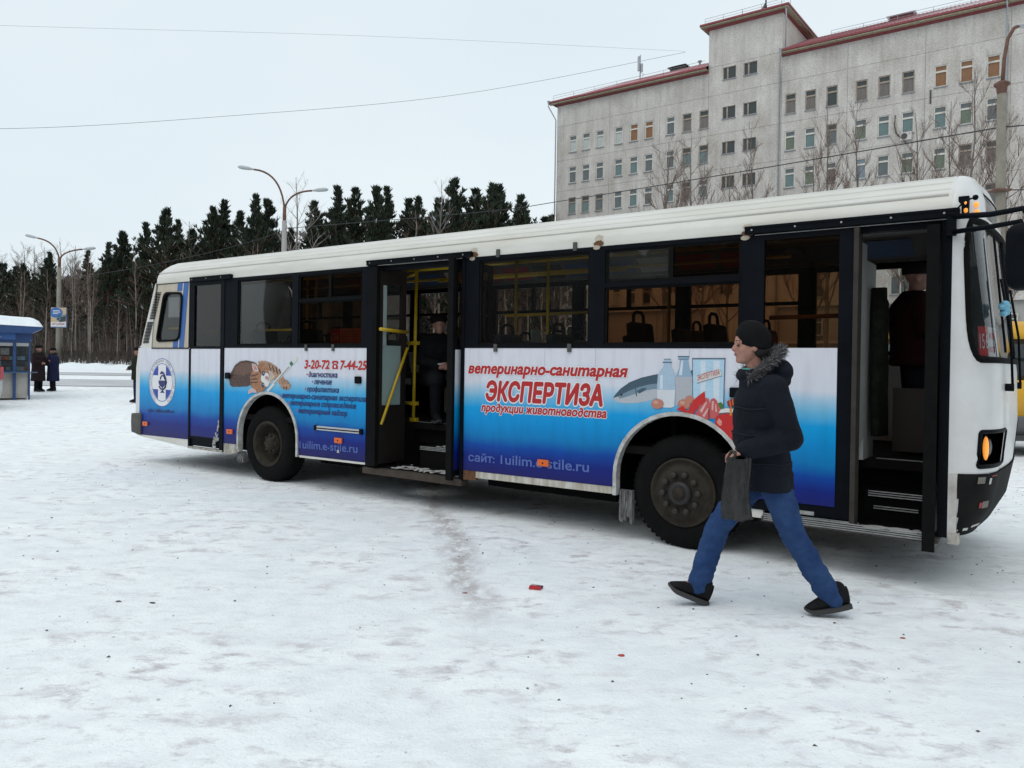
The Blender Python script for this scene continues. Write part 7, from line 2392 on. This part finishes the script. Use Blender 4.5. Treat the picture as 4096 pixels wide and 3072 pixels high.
# ------------------------------------------------------------------ lamps, poles, wires
CONC = M('lamp_concrete', (.22, .20, .165), .9, var=.2, vscale=3)
LMET = M('lamp_steel', (.30, .30, .31), .5, .3, var=.2)
RUSTY = M('lamp_rusty', (.13, .065, .045), .8, var=.3, vscale=6)
LHEAD = M('lamp_head', (.42, .44, .45), .5, var=.1)
def lamp_head(t, p, d, L, snow=False):
    d = Vector(d).normalized()
    m_ = Matrix.Translation(Vector(p)) @ d.to_track_quat('X', 'Z').to_matrix().to_4x4()
    mb = MB()
    prof = [(0, .05), (.12, .09), (.35, .15), (.7, .17), (.9, .13), (1.0, .03)]
    vs, fs = [], []
    for x, w in prof:
        for k in range(10):
            a = 2 * pi * k / 10
            vs.append(m_ @ Vector((x * L, w * L * 1.15 * math.cos(a), w * L * .8 * math.sin(a) * (1 if math.sin(a) > 0 else .75))))
    for i in range(len(prof) - 1):
        for k in range(10):
            fs.append((i * 10 + k, i * 10 + (k + 1) % 10, (i + 1) * 10 + (k + 1) % 10, (i + 1) * 10 + k))
    fs += [tuple(range(10))[::-1], tuple(50 + k for k in range(10))]
    mb.add(vs, fs, True)
    return mb.build('lamp_head', LHEAD, t)
def arc_arm(p0, p1, rise):
    """arm leaving p0 upright and ending at p1"""
    p0, p1 = Vector(p0), Vector(p1)
    c = Vector((p0.x + (p1.x - p0.x) * .12, p0.y + (p1.y - p0.y) * .12, p0.z + (p1.z - p0.z) * rise))
    return [p0 * (1 - t) ** 2 + c * 2 * t * (1 - t) + p1 * t * t for t in [k / 10 for k in range(11)]]
L1 = (-32.6, 56, terrain(0, 56))
l1 = thing('street_lamp', 'far double-arm street lamp with an advertising sign on its concrete pole', 'street lamp', L1, 0)
MB().tube([(0, 0, -.2), (0, 0, 8.0 - L1[2])], .20, 10, .14).build('pole', CONC, l1)
MB().tube([(0, 0, 7.9 - L1[2]), (0, 0, 8.7 - L1[2])], .10, 8).build('sleeve', RUSTY, l1)
for p1 in ((-1.55, 0, 10.05 - L1[2]), (1.65, 0, 9.30 - L1[2])):
    a = arc_arm((0, 0, 8.5 - L1[2]), p1, .85)
    MB().tube(a, .055, 8).build('arm', RUSTY, l1)
    lamp_head(l1, a[-1], a[-1] - a[-2], .95)
s1 = MB().box(-1.02, .78, -.34, -.22, 3.55 - L1[2], 5.87 - L1[2]).build('sign_box', M('sign_frame', (.10, .16, .28), .5), l1)
ys = -.345
mb = MB()
z0, z1 = 3.55 - L1[2], 5.87 - L1[2]
s1.scale = (.63, 1, .62)
s1.location = (.19, .12, 1.064)
mb.mat(0).add([(-.98, ys, z0 + .62), (.74, ys, z0 + .62), (.74, ys, z1 - .04), (-.98, ys, z1 - .04)], [(0, 1, 2, 3)])
mb.mat(1).add([(-.98, ys, z0 + .10), (.74, ys, z0 + .10), (.74, ys, z0 + .62), (-.98, ys, z0 + .62)], [(0, 1, 2, 3)])
el_ = [(-.42 + .78 * math.cos(2 * pi * k / 28), z1 - .62 + .58 * math.sin(2 * pi * k / 28)) for k in range(28)]
mb.mat(2).add([(max(-.98, x), ys - .003, min(z1 - .04, z)) for x, z in el_], [list(range(28))])
for k, w in enumerate((.78, .86, .60)):
    mb.mat(1).box(-.76, -.76 + w, ys - .008, ys - .005, z1 - .42 - .17 * k, z1 - .35 - .17 * k)
mb.mat(3).add([(x, ys - .012, z) for x, z in ((-.30, z0 + .95), (.05, z0 + .62), (.70, z0 + .74), (.74, z0 + 1.50), (.10, z0 + 1.42), (-.25, z0 + 1.30))], [list(range(6))])
mb.mat(4).add([(x, ys - .016, z) for x, z in ((.12, z0 + 1.20), (.72, z0 + 1.34), (.72, z0 + 1.46), (.12, z0 + 1.40))], [(0, 1, 2, 3)])
mb.mat(4).lathe([(.24, ys - .017), (.02, ys - .018)], 16, 'y', (-.12, 0, z0 + 1.0))
mb.mat(3).lathe([(.15, ys - .021), (.01, ys - .022)], 16, 'y', (-.12, 0, z0 + 1.0))
mb.build('sign_face', [M('sign_tan', (.46, .33, .20), .5), M('sign_white2', (.62, .62, .62), .5), M('sign_blue', (.03, .12, .33), .5), M('camera_dark', (.02, .04, .055), .5), M('camera_grey', (.12, .22, .26), .5)], s1)
mb = MB()
put_text(mb, 'ОРГСЕРВИС', -.86, .64, z0 + .26, .26, ys - .006, .02)
mb.build('lettering', M('sign_maroon', (.22, .06, .09), .5), s1)
L2 = (-14.72, 50, terrain(0, 50))
l2 = thing('street_lamp', 'near double-arm street lamp rising over the bus roof among the pines', 'street lamp', L2, 0)
MB().tube([(0, 0, -.2), (0, 0, 10.5 - L2[2])], .20, 10, .15).build('pole', M('pole_pale', (.34, .32, .31), .8, var=.1), l2)
MB().tube([(0, 0, 10.4 - L2[2]), (0, 0, 11.4 - L2[2])], .115, 8).build('sleeve', RUSTY, l2)
for p1 in ((-2.0, 0, 13.75 - L2[2]), (1.75, 0, 12.45 - L2[2])):
    a = arc_arm((0, 0, 11.2 - L2[2]), p1, .95)
    MB().tube(a, .06, 8).build('arm', RUSTY, l2)
    lamp_head(l2, a[-1], a[-1] - a[-2], 1.05)
L3 = (14.95, 24, terrain(0, 24))
l3 = thing('street_lamp', 'concrete street lamp with a rusty bent arm at the right edge before the hospital', 'street lamp', L3, 0)
MB().tube([(.03, 0, -.2), (-.04, 0, 10.3 - L3[2])], .16, 12, .125).build('pole', CONC, l3)
MB().lathe([(.13, 10.1 - L3[2]), (.15, 10.3 - L3[2]), (.22, 10.36 - L3[2]), (.22, 10.42 - L3[2]), (.09, 10.5 - L3[2])], 12, 'z', (-.04, 0, 0)).build('pole_cap', RUSTY, l3)
a = [Vector((-.03, 0, 10.3 - L3[2])), Vector((.02, 0, 11.2 - L3[2])), Vector((.12, 0, 11.8 - L3[2])), Vector((.30, 0, 12.12 - L3[2])), Vector((.45, 0, 12.2 - L3[2]))]
MB().tube(a, .055, 8).build('arm', RUSTY, l3)
lamp_head(l3, (.36, 0, 12.2 - L3[2]), (1, 0, .04), .75)
MB().box(-.25, .22, -.2, .2, 7.1 - L3[2], 7.16 - L3[2]).build('crossarm', RUSTY, l3)
WIRE = M('wire_black', (.03, .03, .032), .7)
def wire(label, pts, r, sag=0.0):
    q = [Vector(p) for p in pts]
    out = []
    for i in range(len(q) - 1):
        p0, p1, p2, p3 = q[max(i - 1, 0)], q[i], q[i + 1], q[min(i + 2, len(q) - 1)]
        for k in range(12):
            t = k / 12
            c = (p1 * 2 + (p2 - p0) * t + (p0 * 2 - p1 * 5 + p2 * 4 - p3) * t ** 2 + (p1 * 3 - p0 - p2 * 3 + p3) * t ** 3) * .5
            out.append(c - Vector((0, 0, sag * 4 * t * (1 - t))))
    out.append(q[-1])
    tag(MB().tube(out, r, 5).build('overhead_wire', WIRE), label, 'wire', 'overhead wires')
wire('sagging wire from the left sky up to the hospital tower', [(-62, 64, 20.6), (-46.21, 70, 21.91), (-27.66, 76, 25.25), (-5.59, 82, 29.77), (19.0, 88, 36.9)], .017)
wire('faint upper wire crossing the sky to the hospital tower', [(-62, 66, 30.0), (-46.31, 70, 31.14), (-15.01, 80, 34.84), (19.0, 88, 37.0)], .009)
wire('black wire from the near street lamp across the hospital front to the right lamp', [(-14.72, 50, 10.0), (-1.93, 42, 9.69), (2.53, 38, 9.57), (9.03, 30, 9.15), (14.9, 24, 9.08)], .020)
wire('wire strung between the two double-arm street lamps', [(-32.55, 56, 7.3), (-14.72, 50, 9.9)], .018, .5)
wire('wire running on right from the concrete lamp', [(14.9, 24, 9.08), (26, 16, 9.3)], .018, .2)
wire('low wire leaving the concrete lamp towards the right edge', [(14.95, 24, 7.15), (26, 20, 7.5)], .018, .15)

# ------------------------------------------------------------------ litter on the snow
def bh(x, y):
    return bump_h(x, y) - .012
pk = thing('crushed_packet', 'crushed red and dark blue cigarette packet lying on the snow', 'litter', (.193, 5.57, bh(.193, 5.57)), R(-12))
mb = MB()
mb.mat(0).prism([(-.045, .002), (.043, .002), (.040, .020), (-.040, .023)], -.035, .0)
mb.mat(1).add([(-.040, .0, .0235), (.040, .0, .0205), (.050, .045, .012), (-.032, .048, .016)], [(0, 1, 2, 3)])
mb.mat(1).prism([(-.034, .002), (.048, .002), (.048, .011), (-.034, .014)], .001, .044)
mb.mat(2).add([(-.040, -.004, .0245), (.005, -.004, .023), (.008, .006, .023), (-.036, .007, .0245)], [(0, 1, 2, 3)])
mb.build('carton', [M('packet_red', (.45, .015, .02), .4), M('packet_blue', (.035, .025, .10), .4), M('packet_cream', (.6, .52, .42), .5)], pk)
LIT = [(.634, 4.34, .022, 'red scrap of wrapper near the bottom middle of the snow', (.40, .05, .04)), (2.375, 4.68, .018, 'small rusty scrap on the snow at lower right', (.28, .07, .04)), (-.304, 5.46, .022, 'brown scrap beside the dark trodden track', (.26, .10, .07)),
       (.614, 5.64, .014, 'dark pebble right of the red packet', (.03, .03, .03)), (1.514, 6.36, .020, 'small green scrap near the front wheel', (.03, .16, .11)), (-2.34, 5.12, .022, 'dark pebble at left on the snow', (.06, .055, .055)), (-2.569, 5.12, .020, 'grey pebble at far left on the snow', (.13, .12, .12))]
for i, (x, y, s, lab, c) in enumerate(LIT):
    mb = MB()
    r = random.Random(i)
    a0 = r.uniform(0, 3)
    pts = [(s * r.uniform(.7, 1.3) * math.cos(a0 + k * 1.05), .6 * s * r.uniform(.7, 1.3) * math.sin(a0 + k * 1.05)) for k in range(6)]
    zt = s * .35
    mb.add([(a, b, 0) for a, b in pts] + [(a * .7, b * .7, zt * r.uniform(.6, 1.1)) for a, b in pts], [(k, (k + 1) % 6, 6 + (k + 1) % 6, 6 + k) for k in range(6)] + [tuple(range(6, 12))])
    o = tag(mb.build('pebble' if 'pebble' in lab else 'litter_scrap', M('scrap_%d' % i, c, .7)), lab, 'pebble' if 'pebble' in lab else 'litter')
    o.location = (x, y, bh(x, y))
